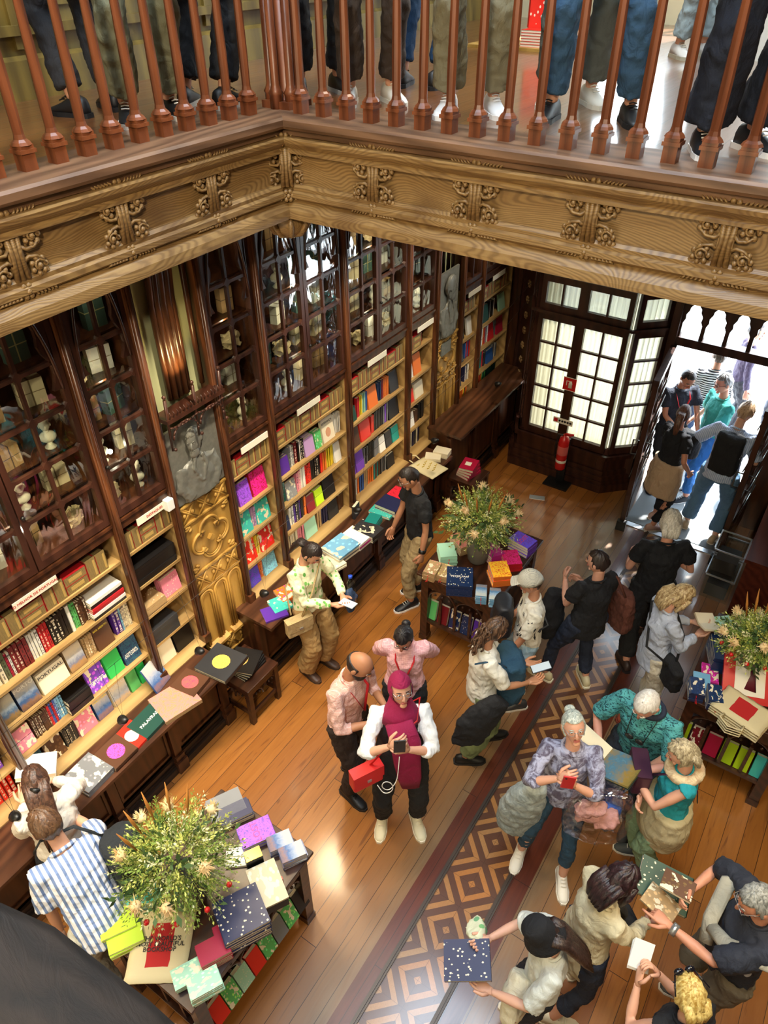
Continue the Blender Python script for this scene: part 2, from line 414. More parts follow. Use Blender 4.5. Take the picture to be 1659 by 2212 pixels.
bl = thing('gallery_balustrade', 'wooden balustrade along the left side of the upper gallery edge', 'balustrade', (-3.12, 0, 4.5))
bf = thing('gallery_balustrade', 'wooden balustrade along the far side of the upper gallery, people standing behind', 'balustrade', (0, 3.54, 4.5))
for k in range(32):
    y = 3.36 - k * .155
    if y > -1.4: obj('baluster', bme, bl, (0, y, 0))
for k in range(27):
    x = -2.9 + k * .1555
    if x < 1.1: obj('baluster', bme, bf, (x, 0, 0))
mb = MB().prism([(-.06, .82), (-.07, .86), (-.05, .9), (.05, .9), (.07, .86), (.06, .82)], 'y', -1.5, 3.4); mb.build('handrail', M['bal'], bl)
mb = MB().prism([(-.06, .82), (-.07, .86), (-.05, .9), (.05, .9), (.07, .86), (.06, .82)], 'x', -2.95, 1.2); mb.build('handrail', M['bal'], bf)
# clustered newel at the corner
mb = MB()
mb.lathe([(.075, 0), (.085, .02), (.06, .04), (.05, .06), (.05, .9)], 8)
for k in range(6):
    a = k * PI / 3 + .5; mb.lathe([(.036, 0), (.036, .07), (.042, .08), (.03, .1), (.024, .12), (.022, .9)], 8, c=(math.cos(a) * .085, math.sin(a) * .085, 0))
mb.cbox(0, 0, .02, .2, .2, .04)
tag(mb.build('newel_post', M['bal'], None, (-3.1, 3.66, 4.5)), 'clustered wooden newel post at the corner of the two balustrades', 'post')

# upper-floor panelling behind the left balustrade
mb = MB(); mb.box(-4.75, -4.62, -3.4, 9.1, 4.5, 7.5, 0)
for k in range(16):
    y = -3.2 + k * .78
    mb.box(-4.62, -4.595, y, y + .1, 4.75, 7.5); mb.box(-4.62, -4.60, y + .18, y + .70, 4.95, 7.3)
mb.box(-4.62, -4.56, -3.4, 9.1, 4.5, 4.68); mb.prism([(-4.56, 4.5), (-4.54, 4.5), (-4.56, 4.7), (-4.6, 4.72)], 'y', -3.4, 9.1); mb.box(-4.62, -4.57, -3.4, 9.1, 4.82, 4.87)
struct('wall_panelling_left', mb, wood('panelling_wood', '4d3d18', '8f7736', 'z', .5, 7, 2))

# window bay (ground floor), entrance frame, doors
GL = NT('clear_pane')
g = GL.n('ShaderNodeBsdfGlossy', None, Color=(1, 1, 1, 1), Roughness=.03); tr = GL.n('ShaderNodeBsdfTransparent', None, Color=(.95, .97, .97, 1)); fr = GL.n('ShaderNodeFresnel', None, IOR=1.45)
bfc = GL.n('ShaderNodeNewGeometry').outputs['Backfacing']
GL.t.links.new(GL.n('ShaderNodeMixShader', None, _0=GL.m('MULTIPLY', fr.outputs[0], GL.m('SUBTRACT', 1.0, bfc)), _1=tr, _2=g).outputs[0], GL.out.inputs[0]); M['pane'] = GL.mat
CU = NT('net_curtain')
d1 = CU.n('ShaderNodeBsdfDiffuse', None, Color=srgb('cfc8b2')); d2 = CU.n('ShaderNodeBsdfTranslucent', None, Color=srgb('8f8870')); d3 = CU.n('ShaderNodeBsdfTransparent')
mx = CU.n('ShaderNodeMixShader', None, _0=.6, _1=d1, _2=d2); mx2 = CU.n('ShaderNodeMixShader', None, _0=.03, _1=mx, _2=d3)
CU.t.links.new(mx2.outputs[0], CU.out.inputs[0]); M['curtain'] = CU.mat
def frame_seg(root, p0, p1, cols, zs, base=.5, th=.05, name='sash', door=False):
    """glazed wall segment between floor points p0,p1: stiles, rails, muntins, panes; zs = row boundaries"""
    p0 = Vector((*p0, 0)); p1 = Vector((*p1, 0)); L = (p1 - p0).length; ang = math.atan2(p1.y - p0.y, p1.x - p0.x)
    T = Matrix.Translation(p0) @ Matrix.Rotation(ang, 4, 'Z')
    mb = MB(); st = .055
    mb.box(0, st, -th / 2, th / 2, zs[0] - .09, zs[-1] + .07, 0, T); mb.box(L - st, L, -th / 2, th / 2, zs[0] - .09, zs[-1] + .07, 0, T)
    mb.box(st, L - st, -th / 2, th / 2, zs[0] - .09, zs[0], 0, T); mb.box(st, L - st, -th / 2, th / 2, zs[-1], zs[-1] + .07, 0, T)
    for z in zs[1:-1]: mb.box(st, L - st, -th / 3, th / 3, z - .011, z + .011, 0, T)
    for k in range(1, cols):
        x = st + (L - 2 * st) * k / cols; mb.box(x - .011, x + .011, -th / 2.6, th / 2.6, zs[0], zs[-1], 0, T)
    o = mb.build(name, M['frame'], root)
    gb = MB(); gb.box(st, L - st, -.003, .003, zs[0], zs[-1], 0, T); gb.build('pane', M['pane'], o)
    return T, L
wb = thing('window_bay', 'dark wooden window bay with small curtained panes beside the entrance', 'window', (0, 0, 0)); wb['kind'] = 'structure'; wb.name = 'window_1'
Z1 = [.56 + k * .272 for k in range(6)]; Z2 = [2.1, 2.34]
segs = [((-3.02, 7.62), (-2.9, 7.42), 1), ((-2.87, 7.40), (-2.39, 7.40), 2), ((-2.39, 7.40), (-1.86, 7.40), 2), ((-1.82, 7.42), (-1.54, 7.68), 1)]
for a, b, c in segs:
    frame_seg(wb, a, b, c, Z1, name='sash'); frame_seg(wb, a, b, c, Z2, name='transom')
mb = MB()
out = [(-3.08, 7.72), (-2.93, 7.37), (-1.83, 7.37), (-1.5, 7.70)]
def bandbay(z0, z1, o):
    mb.sweep([(0, z0), (o, z0), (o, z1), (0, z1)], [(x, y, 0) for x, y in out])
bandbay(0, .1, .10); bandbay(.1, .14, .075); bandbay(.14, .2, .06); bandbay(.2, .26, .035); bandbay(.42, .47, .05); bandbay(0, .47, .0 + .012)
for x in (-2.8, -2.3): mb.box(x, x + .38, 7.345, 7.36, .28, .41)
bandbay(2.0, 2.03, .03); bandbay(2.44, 2.6, .02)
mb.box(-3.0, -1.55, 7.55, 7.66, 0, .47)
mb.build('dado', M['frame'], wb)
# curtains
for (x0, y0), (x1, y1), c in segs:
    cb = MB(); n = 60; p0 = Vector((x0, y0, 0)); p1 = Vector((x1, y1, 0)); nn = Vector((-(p1 - p0).y, (p1 - p0).x, 0)).normalized()
    rows = []
    for z in (.5, 2.45):
        rows.append([p0.lerp(p1, k / n) + nn * (.07 + .015 * math.sin(k * .9 * (p1 - p0).length / .5) + .008 * math.sin(k * 2.3)) + Vector((0, 0, z)) for k in range(n + 1)])
    cb.add(rows[0] + rows[1], [(k, k + 1, n + 2 + k, n + 1 + k) for k in range(n)], 0, True)
    cb.build('curtain', M['curtain'], wb)
# ornamental pier between bookcase and bay
mb = MB(); a = Vector((-3.36, 8.02, 0)); b = Vector((-3.04, 7.66, 0)); d = (b - a).normalized(); nrm = Vector((d.y, -d.x, 0)) * 1
T = Matrix.Translation(a) @ Matrix.Rotation(math.atan2(d.y, d.x), 4, 'Z')
mb.box(0, (b - a).length, 0, .06, 0, 4.0, 0, T); mb.box(0.02, .07, -.03, .0, .3, 3.6, 0, T); mb.box((b - a).length - .07, (b - a).length - .02, -.03, 0, .3, 3.6, 0, T); mb.box(0, .5, -.06, 0, 0, .2, 0, T)
struct('trim_3', mb, M['frame'])
mb = MB()
for k in range(9):
    for q in range(6):
        an = q * PI / 3; mb.ball(T @ Vector((.24 + math.cos(an) * .03, -.01, .75 + k * .19 + math.sin(an) * .03)), .016, nu=6, nv=4)
    mb.ball(T @ Vector((.24, -.02, .75 + k * .19)), .015, nu=6, nv=4)
struct('trim_4', mb, M['oak'])

# entrance frame with cusped transom lights
mb = MB(); DY = 7.7
mb.box(-1.52, -1.44, DY - .08, DY + .1, 0, 2.6); mb.box(-.28, -.18, DY - .08, DY + .1, 0, 2.6); mb.box(-1.5, -.2, DY - .06, DY + .08, 1.86, 1.95)
mb.box(-1.5, -.2, DY - .05, DY + .08, 2.36, 2.48)
for k in range(6): mb.box(-1.48 + k * .25, -1.45 + k * .25, DY, DY + .05, 2.48, 3.9)
mb.box(-1.5, -.2, DY, DY + .05, 3.1, 3.14)
n = 5; w = (1.16) / n
for k in range(n):
    x0 = -1.44 + k * w; xm = x0 + w / 2; hw = w / 2 - .02
    # spandrel around a cusped pointed light: left and right halves
    arch = [(hw, 0), (hw, .16), (hw * .8, .2), (hw * .85, .25), (hw * .6, .29), (hw * .55, .33), (hw * .25, .365), (0, .40)]
    for sx in (-1, 1):
        poly = [(xm + sx * w / 2, 1.94)] + [(xm + sx * px, 1.94 + pz) for px, pz in arch] + [(xm, 2.38), (xm + sx * w / 2, 2.38)]
        for i in range(1, len(poly) - 2):
            q = [poly[i], poly[i + 1], (xm + sx * w / 2, poly[i + 1][1] if i + 1 < len(poly) - 2 else 2.38), (xm + sx * w / 2, poly[i][1])]
            mb.prism(q, 'y', DY - .03, DY + .04)
o = struct('door_1', mb, M['frame'])
def leaf(loc, rz, lab):
    r = thing('entrance_door', lab, 'door', loc, rz, None)
    zs = [.55 + k * .24 for k in range(6)]
    T, L = frame_seg(r, (0, 0), (.86, 0), 2, zs, name='door_leaf')
    mb = MB(); mb.box(0, .86, -.025, .025, .02, .5); mb.box(.08, .78, -.035, .035, .12, .4)
    mb.build('kick_panel', M['frame'], r)
    mb = MB(); mb.box(-.02, .88, -.03, .03, 1.8, 1.86); mb.build('top_rail', M['frame'], r)
    mb = MB(); mb.tube([(.8, -.03, .95), (.8, -.09, .95), (.8, -.09, 1.12), (.8, -.03, 1.12)], .009, 6); mb.tube([(.8, .03, .95), (.8, .09, .95), (.8, .09, 1.12), (.8, .03, 1.12)], .009, 6)
    mb.build('handle', M['steel'], r)
    for s in (-1, 1):
        mb = MB()
        for k in range(5):
            mb.tube([(.12, s * .05, .62 + k * .24), (.74, s * .05, .62 + k * .24)], .006, 5)
        mb.build('push_bar', M['steel'], r)
    mb = MB(); mb.box(.84, .9, -.05, .05, 0, .12); mb.build('door_stop', M['black'], r)
    return r
leaf((-1.44, 7.63, 0), R(-84), 'left leaf of the entrance door, opened inward into the shop')
leaf((-.28, 7.6, 0), R(-93), 'right leaf of the entrance door, opened inward with glossy edge')
# doormat / threshold
tag(MB().box(-1.36, -.3, 6.95, 8.3, .0, .014).build('doormat', flat('mat_grey', '6f7578', .8)), 'grey mat on the floor of the open entrance', 'doormat')
tag(MB().box(-1.4, -.26, 6.87, 6.94, .0, .012).build('threshold_strip', M['silver']), 'metal strip across the floor before the doormat', 'strip')
# street outside
struct('ground', MB().box(-14, 14, 8.4, 40, -.06, -.01), flat('street_stone', 'd4d2cc', .7))
mb = MB(); mb.box(-12, 12, 22, 22.4, 0, 14)
for k in range(10):
    for j in range(3): mb.box(-11 + k * 2.3, -10 + k * 2.3, 21.9, 22, 1 + j * 3.6, 3.2 + j * 3.6, 1)
tag(mb.build('street_building', [flat('render_white', 'e8e6e0', .8), flat('dim_window', '8f9aa2', .3)]), 'pale building across the street beyond the entrance', 'building')
# ------------------------------------------------------------------ light
w = bpy.data.worlds.new('sky'); SC.world = w; w.use_nodes = True
w.node_tree.nodes['Background'].inputs[0].default_value = (.72, .86, 1.0, 1); w.node_tree.nodes['Background'].inputs[1].default_value = 12.0
def area(name, loc, rot, sx, sy, e, col=(1, 1, 1), portal=False):
    l = bpy.data.lights.new(name, 'AREA'); l.shape = 'RECTANGLE'; l.size = sx; l.size_y = sy; l.energy = e; l.color = col
    o = bpy.data.objects.new(name, l); COL.objects.link(o); o.location = loc; o.rotation_euler = rot
    if portal: l.cycles.is_portal = True
    return o
def point(name, loc, e, col, rad=.015):
    l = bpy.data.lights.new(name, 'POINT'); l.energy = e; l.color = col; l.shadow_soft_size = rad
    o = bpy.data.objects.new(name, l); COL.objects.link(o); o.location = loc; return o
def spot(name, loc, target, e, col, ang=60, blend=.6, rad=.03):
    l = bpy.data.lights.new(name, 'SPOT'); l.energy = e; l.color = col; l.spot_size = R(ang); l.spot_blend = blend; l.shadow_soft_size = rad
    o = bpy.data.objects.new(name, l); COL.objects.link(o); o.location = loc
    o.rotation_euler = (Vector(target) - Vector(loc)).to_track_quat('-Z', 'Y').to_euler(); return o
area('skylight_portal', (-1.45, 2.25, 9.7), (0, 0, 0), 2.3, 6.5, 1, portal=True)
area('door_portal', (-.86, 8.0, 1.2), (R(-90), 0, 0), 1.2, 2.4, 1, portal=True)
area('window_portal', (-2.4, 7.75, 1.5), (R(-90), 0, 0), 1.3, 2.2, 1, portal=True)
area('fanlight_portal', (-.86, 8.05, 3.2), (R(-90), 0, 0), 1.25, 1.3, 1, portal=True)
area('upper_window_portal', (-1.2, 9.4, 6.3), (R(-90), 0, 0), 4.4, 2.6, 1, portal=True)
s = bpy.data.lights.new('sun', 'SUN'); s.energy = 14; s.angle = R(1.5); s.color = (1, .96, .9)
so = bpy.data.objects.new('sun', s); COL.objects.link(so); so.rotation_euler = Vector((-.10, -.75, -1.0)).to_track_quat('-Z', 'Y').to_euler()
WARM = (1.0, .78, .48); WARM2 = (1.0, .85, .62)
# ceiling lamps of the aisle and the hall
for y, e in ((.3, 110), (1.5, 120), (2.7, 120), (4.1, 120), (5.2, 110), (6.5, 70)): spot('aisle_lamp', (-2.75, y, 3.9), (-3.6, y, 1.3), e, WARM2, 74, .7, .05)
for y, e in ((.5, 140), (2.0, 170), (3.4, 110)): spot('hall_lamp', (-3.0, y, 3.85), (-2.1, y - .1, 0), e, WARM, 72, .7, .28)
for x, y in ((.7, 1.5), (.8, 3.2)): spot('hall_lamp', (1.0, y, 3.85), (x - .3, y, 0), 130, WARM, 85, .7, .28)
# floodlights of the stair well washing the gallery beam
spot('stair_lamp', (0.3, -1.2, 6.6), (-2.2, 3.4, 4.1), 520, WARM2, 90, .8, .15)
spot('stair_lamp', (-.3, -.5, 6.8), (-2.9, 1.2, 4.2), 160, WARM2, 80, .8, .15)
spot('upper_lamp', (-3.7, 4.5, 7.5), (-3.6, 3.5, 4.5), 60, WARM, 110, .8, .1)
spot('upper_lamp', (-1.8, 5.2, 7.5), (-1.8, 4.6, 4.5), 160, WARM2, 110, .8, .1)
spot('niche_lamp', (-3.42, 2.86, 2.98), (-3.6, 2.86, 3.9), 6, (1, .72, .3), 120, .8, .02)
SC.view_settings.exposure = 0.38
# ------------------------------------------------------------------ text + cover materials
_fm = {}
def text_mesh(body, size, mat, ext=.0008, align='CENTER', bold=0.0):
    key = (body, size, mat.name, bold, align)
    if key in _fm: return _fm[key]
    cu = bpy.data.curves.new('lettering', 'FONT'); cu.body = body; cu.size = size; cu.extrude = ext; cu.align_x = align; cu.align_y = 'CENTER'; cu.offset = bold; cu.space_line = .82
    cu.resolution_u = 2
    o = bpy.data.objects.new('tmp', cu); COL.objects.link(o)
    dg = bpy.context.evaluated_depsgraph_get(); me = bpy.data.meshes.new_from_object(o.evaluated_get(dg)); me.name = 'lettering'
    bpy.data.objects.remove(o); me.materials.clear(); me.materials.append(mat); _fm[key] = me
    return me
def letters(body, size, mat, parent, loc, rot, name='title_lettering', **k):
    return obj(name, text_mesh(body, size, mat, **k), parent, loc, rot)
t = NT('book_cover'); oi = t.n('ShaderNodeObjectInfo'); M['cover'] = t.fin(oi.outputs['Color'], .4)
t = NT('cover_light_print'); oi = t.n('ShaderNodeObjectInfo'); M['print'] = t.fin(t.mix(.75, oi.outputs['Color'], srgb('f3ead0')), .5)
t = NT('cover_dark_print'); oi = t.n('ShaderNodeObjectInfo'); M['printd'] = t.fin(t.mix(.75, oi.outputs['Color'], srgb('201818')), .5)
def art(name, kind):
    t = NT(name); oi = t.n('ShaderNodeObjectInfo'); c = oi.outputs['Color']; rnd = oi.outputs['Random']
    off = t.n('ShaderNodeVectorMath', {'operation': 'ADD'}); t.set(off.inputs[0], t.t.nodes.new('ShaderNodeTexCoord').outputs['Generated']); t.set(off.inputs[1], t.n('ShaderNodeCombineXYZ', None, X=t.m('MULTIPLY', rnd, 9), Y=rnd, Z=t.m('MULTIPLY', rnd, 5)))
    hs = t.n('ShaderNodeHueSaturation', None, Hue=t.m('ADD', .42, t.m('MULTIPLY', rnd, .16)), Saturation=1.0, Value=1.7, Color=c)
    if kind == 'blob':
        v = t.n('ShaderNodeTexVoronoi', None, Vector=off, Scale=5.0); f = t.ramp(v.outputs[0], [(.25, (1, 1, 1, 1)), (.34, (0, 0, 0, 1))]); n = t.noise(off, 3, 2)
        col = t.mix(f, c, hs.outputs[0]); col = t.mix(t.m('GREATER_THAN', n.outputs[0], .58), col, srgb('efe3c4'))
    elif kind == 'swirl':
        n = t.noise(off, 3.5, 2, 3.5); f = t.ramp(n.outputs[0], [(.38, (0, 0, 0, 1)), (.44, (1, 1, 1, 1)), (.56, (1, 1, 1, 1)), (.6, (0, 0, 0, 1))]); col = t.mix(f, c, hs.outputs[0])
    elif kind == 'land':
        gc = t.n('ShaderNodeSeparateXYZ', None, Vector=t.t.nodes.new('ShaderNodeTexCoord').outputs['Generated'])
        n = t.noise(off, 6, 4, 1); h = t.m('ADD', t.m('MULTIPLY', gc.outputs[2], gc.outputs[0]), t.m('MULTIPLY', n.outputs[0], .35))
        col = t.ramp(h, [(0, srgb('2a2f30')), (.35, srgb('a8763f')), (.5, srgb('3b6fa8')), (.72, srgb('b9c8d8')), (.95, srgb('efe6cf'))]); col = t.mix(.35, col, c)
    elif kind == 'dots':
        v = t.n('ShaderNodeTexVoronoi', None, Vector=off, Scale=9.0); col = t.mix(t.m('LESS_THAN', v.outputs[0], .22), c, srgb('f2e6c8'))
    return t.fin(col, .4)
for k in ('blob', 'swirl', 'land', 'dots'): M['art_' + k] = art('cover_' + k, k)

# ---- shared book meshes (unit size: y = thickness, x = depth backwards, z = height)
def spine_mesh(name, var):
    mb = MB(); r = random.Random(var)
    mb.box(-1, 0, -.5, -.40, 0, 1); mb.box(-1, 0, .40, .5, 0, 1); mb.box(-.02, .0, -.5, .5, 0, 1)
    mb.box(-.97, -.02, -.41, .41, .02, .97, 1)
    m = 2 if var % 2 else 3
    if var > 0:
        z = .12
        while z < .8:
            h = r.uniform(.03, .14); w = r.choice((.12, .22, .3)); mb.box(0, .004, -w, w, z, z + h, m); z += h + r.uniform(.02, .12)
    if var in (3, 4): mb.box(0, .004, -.5, .5, .86, .93, m); mb.box(0, .004, -.5, .5, .05, .08, m)
    return mb.mesh(name, [M['cover'], M['page'], M['print'], M['printd']])
SP = [spine_mesh('upright_book', v) for v in range(6)]
def face_mesh(name, artm):
    # faces +x, y = width 1, z = height 1, thickness 1 going to -x
    mb = MB(); mb.box(-.06, 0, -.5, .5, 0, 1, 2); mb.box(-1, -.94, -.5, .5, 0, 1); mb.box(-1, 0, -.5, -.485, 0, 1); mb.box(-.94, -.06, -.485, .49, .01, .99, 1)
    return mb.mesh(name, [M['cover'], M['page'], artm])
FM = {k: face_mesh('face_out_book', M['art_' + k] if k != 'plain' else M['cover']) for k in ('blob', 'swirl', 'land', 'dots', 'plain')}
def flat_mesh(name, artm):
    # lying: x = depth 1 (spine toward +x), y = width 1, z = thickness 1, cover on top
    mb = MB(); mb.box(-.5, .5, -.5, .5, .93, 1, 2); mb.box(-.5, .5, -.5, .5, 0, .07); mb.box(.485, .5, -.5, .5, 0, 1); mb.box(-.49, .485, -.49, .49, .07, .93, 1)
    return mb.mesh(name, [M['cover'], M['page'], artm])
LM = {k: flat_mesh('lying_book', M['art_' + k] if k != 'plain' else M['cover']) for k in ('blob', 'swirl', 'land', 'dots', 'plain')}
CN = {'cream': 'efe4c6', 'white': 'f0efe8', 'black': '151313', 'maroon': '7c1620', 'red': 'c8202a', 'green': '5fc06a', 'olive': '5f6a4c', 'navy': '20264f', 'purple': '5a2f9e', 'pink': 'e8899f', 'yellow': 'efd02c', 'orange': 'ef7a2c', 'teal': '15857f', 'blue': '2c5fae', 'grey': '7d8084', 'lilac': 'c59fd2', 'brown': '5b3a26', 'turquoise': '45c3b8', 'crimson': 'b3123c', 'dark green': '1f4a40', 'mint': 'a9dcc0', 'tan': 'b39468', 'azure': '78b3d8', 'lime': 'b9e01f', 'magenta': 'c22d8c', 'charcoal': '2f3033', 'peach': 'f0b48c', 'dark blue': '18305a', 'emerald': '2fbf5b', 'violet': '7d49c6', 'scarlet': 'ea2f1e'}
BOOKS = []   # collected upright books: (distance, maker)
def book(me, loc, scale, col, label, group, rz=0, rot=None, name='book'):
    o = bpy.data.objects.new(name, me); COL.objects.link(o); o.location = loc; o.scale = scale
    o.rotation_euler = rot or (0, 0, rz); o.color = srgb(CN.get(col, col)); tag(o, label, 'book' if name == 'book' else 'notebook', group)
    return o

XF = -3.50
BAYP = {'A0': 'leftmost bookcase', 'A': 'wide left bookcase', 'B': 'bookcase left of bronze portrait', 'C': 'bookcase right of bronze portrait', 'D': 'bookcase behind leaf-blouse woman', 'E': 'bookcase left of black-shirted man', 'F': 'bookcase above tote bag', 'G1': 'narrow bookcase before far corner', 'G2': 'wide far corner bookcase'}
BAYS = {'A0': (.02, .94), 'A': (1.0, 2.07), 'B': (2.13, 2.55), 'C': (3.14, 3.59), 'D': (3.66, 4.61), 'E': (4.68, 5.61), 'F': (5.68, 6.14), 'G1': (6.74, 7.14), 'G2': (7.2, 7.98)}
SZ = [2.0, 1.68, 1.385, 1.08, .80]
POSTS = [.97, 2.10, 2.57, 3.11, 3.625, 4.645, 5.645, 6.17, 6.71, 7.17]
for bi, (bn, (y0, y1)) in enumerate(BAYS.items()):
    t = thing('bookcase', 'open wooden ' + BAYP[bn].replace('bookcase', 'bookcase').strip() + ' with five shelves of books', 'bookcase', (XF, y0, 0))
    w = y1 - y0
    mb = MB(); mb.box(-.27, 0, -.02, .0, .78, 2.3); mb.build('side_panel', M['shelf'], t)
    mb = MB(); mb.box(-.27, 0, w, w + .02, .78, 2.3); mb.build('side_panel', M['shelf'], t)
    MB().box(-.29, -.27, -.02, w + .02, .78, 2.3).build('back_panel', M['shelf'], t)
    for z in SZ[:4]:
        MB().box(-.27, 0, 0, w, z - .022, z).build('shelf', M['shelf'], t)
    MB().prism([(-.27, .78), (.07, .78), (.07, .79), (0, .80), (-.27, .80)], 'y', 0, w).build('base_board', M['shelf'], t)
    o = MB().box(-.27, 0.015, 0, w, 2.235, 2.32).box(0.015, .03, 0, w, 2.30, 2.32).build('frieze', M['dark'], t)
    pl = MB().box(.012, .02, w * .3, w * .3 + .30, 2.18, 2.235).build('shelf_sign', M['white'], t)
    if bn in ('A', 'B'): letters('O MELHOR DE PORTUGAL' if bn == 'A' else 'DESTAQUES', .026, M['purpler'], pl, (.021, w * .3 + .15, 2.208), (R(90), 0, R(90)))
for y in POSTS:
    mb = MB(); mb.box(-3.50, -3.465, y - .028, y + .028, .78, 4.0); mb.tube([(-3.46, y, .80), (-3.46, y, 3.98)], .017, 8); mb.box(-3.5, -3.43, y - .034, y + .034, .78, .86); mb.tube([(-3.463, y - .02, .8), (-3.463, y - .02, 3.98)], .008, 6); mb.tube([(-3.463, y + .02, .8), (-3.463, y + .02, 3.98)], .008, 6)
    nb = [('wide left bookcase'), 'beside the destaques shelf', 'left edge of carved panel', 'right edge of carved panel', 'left of bookcase behind leaf-blouse woman', 'right of bookcase behind leaf-blouse woman', 'behind the black-shirted man', 'left edge of narrow far panel', 'right edge of narrow far panel', 'left of far corner bookcase'][POSTS.index(y)]
    tag(mb.build('bookcase_post', M['postw']), 'slim moulded wooden post standing on the counter, ' + nb, 'post', 'posts between the bookcases')
# ---------------- counters
def counter(y0, y1, zt, xe, lab, px, first):
    t = thing('counter', lab, 'counter', (xe, y0, 0)); L = y1 - y0
    MB().box(-.43, 0, 0, L, zt - .03, zt).box(-.43, -.02, .02, L - .02, zt - .045, zt - .03).build('countertop', M['counter'], t)
    fx = px + .05 - xe
    mb = MB().box(-.72 + .3, fx - .04, .02, L - .02, .0, zt - .045)
    mb.build('front_panel', M['dark'], t)
    mb = MB()
    for o_, a, b in ((.05, 0, .07), (.03, .07, .1), (.02, .1, .15), (.0, .15, .18)): mb.box(-.4, fx - .04 + o_, 0, L, a, b)
    mb.build('plinth', wood('plinth_wood', '150d09', '3a2a20', 'y', .3) if 'pl' not in M else M['pl'], t)
    n = max(1, round(L / .62)); s = L / n
    for k in range(n):
        a, b = k * s + .07, (k + 1) * s - .07
        mb = MB().box(fx - .05, fx - .033, a, b, .24, zt - .12); mb.box(fx - .05, fx - .02, a - .02, a, .22, zt - .1); mb.box(fx - .05, fx - .02, b, b + .02, .22, zt - .1); mb.box(fx - .05, fx - .02, a, b, .22, .24); mb.box(fx - .05, fx - .02, a, b, zt - .12, zt - .1)
        mb.build('cupboard_panel', M['dark'], t)
    for k in range(n + 1):
        y = min(max(k * s, .035), L - .035)
        mb = MB().box(fx - .05, fx + .005, y - .035, y + .035, .18, zt - .06); mb.box(fx - .05, fx + .035, y - .05, y + .05, 0, .13); mb.box(fx - .05, fx + .02, y - .042, y + .042, .13, .19)
        mb.build('pilaster', M['dark'], t)
    return t
M['pl'] = wood('plinth_wood', '150d09', '3a2a20', 'y', .3)
counter(-1.0, 2.50, .78, -3.10, 'long low wooden counter below the left bookcases with art books laid out', -3.30, 1)
counter(2.95, 5.98, .78, -3.10, 'long low wooden counter below the middle bookcases behind the black-shirted man', -3.30, 1)
counter(6.08, 7.92, .97, -3.06, 'taller wooden counter with empty top near the far corner window', -3.24, 1)

# ---------------- glazed cabinets
wp = NT('rippled_pane'); nn = wp.noise(wp.co('Object', (1, 1, .45)), 4.5, 2, 1.0); bn = wp.n('ShaderNodeBump', None, Height=nn.outputs[0], Strength=.3, Distance=.016)
gg = wp.n('ShaderNodeBsdfGlossy', None, Color=(1, 1, 1, 1), Roughness=.02, Normal=bn.outputs[0]); tt = wp.n('ShaderNodeBsdfTransparent', None, Color=(.93, .95, .92, 1)); ff = wp.n('ShaderNodeFresnel', None, IOR=2.3, Normal=bn.outputs[0])
bfc = wp.n('ShaderNodeNewGeometry').outputs['Backfacing']
wp.t.links.new(wp.n('ShaderNodeMixShader', None, _0=wp.m('MULTIPLY', ff.outputs[0], wp.m('SUBTRACT', 1.0, bfc)), _1=tt, _2=gg).outputs[0], wp.out.inputs[0]); M['ripple'] = wp.mat
ROWS = [2.38 + k * .275 for k in range(6)] + [3.99]
def door_parts(w):
    fr = MB(); st = .035; z0 = 2.33; z1 = 4.0
    fr.box(-.02, .02, 0, st, z0, z1); fr.box(-.02, .02, w - st, w, z0, z1); fr.box(-.02, .02, st, w - st, z0, 2.38)
    hw = w / 2 - st; xm = w / 2; zs = 3.32; H = .62
    arch = []
    for k in range(15):
        a = k / 14; base = hw * math.sqrt(max(0, 1 - a ** 1.7)); cusp = .04 * abs(math.sin(a * PI * 2.5)) if a < .96 else 0
        arch.append((max(0, base - .05 + cusp), zs + a * H))
    for s in (-1, 1):
        for i in range(len(arch) - 1):
            q = [(xm + s * arch[i][0], arch[i][1]), (xm + s * arch[i + 1][0], arch[i + 1][1]), (xm + s * hw, arch[i + 1][1]), (xm + s * hw, arch[i][1])]
            if hw - arch[i][0] > .004 or hw - arch[i + 1][0] > .004: fr.prism(q, 'x', -.012, .014)
        pts = [(.018, xm + s * hw * math.sqrt(max(0, 1 - (k / 10) ** 1.7)), zs + H * k / 10) for k in range(11)]
        fr.tube(pts, .011, 6)
    mu = MB()
    for z in ROWS[1:-1]: mu.box(-.012, .014, st, w - st, z - .011, z + .011)
    mu.box(-.012, .014, xm - .010, xm + .010, 2.38, 3.93)
    for z in ROWS[1:-1]: mu.prism([(xm - .034, z), (xm, z - .034), (xm + .034, z), (xm, z + .034)], 'x', -.012, .018)
    for z in ROWS[1:-1]:
        for yy, s in ((st, 1), (w - st, -1)): mu.prism([(yy, z - .026), (yy + s * .026, z), (yy, z + .026)], 'x', -.012, .018)
    gp = MB().box(-.004, -.001, st, w - st, 2.36, 3.98)
    return fr, mu, gp
CABS = {'A0': ('leftmost bookcase', .02, .94, 2), 'A': ('wide left bookcase', 1.0, 2.07, 2), 'B': ('destaques shelf', 2.13, 2.55, 1), 'C': ('bookcase right of bronze portrait', 3.14, 3.6, 1), 'D': ('bookcase behind leaf-blouse woman', 3.65, 4.62, 2), 'E': ('bookcase left of black-shirted man', 4.67, 5.62, 2), 'F': ('narrow bookcase above tote bag', 5.67, 6.14, 1), 'G1': ('narrow bookcase before far corner', 6.74, 7.14, 1), 'G2': ('far corner bookcase', 7.2, 7.98, 2)}
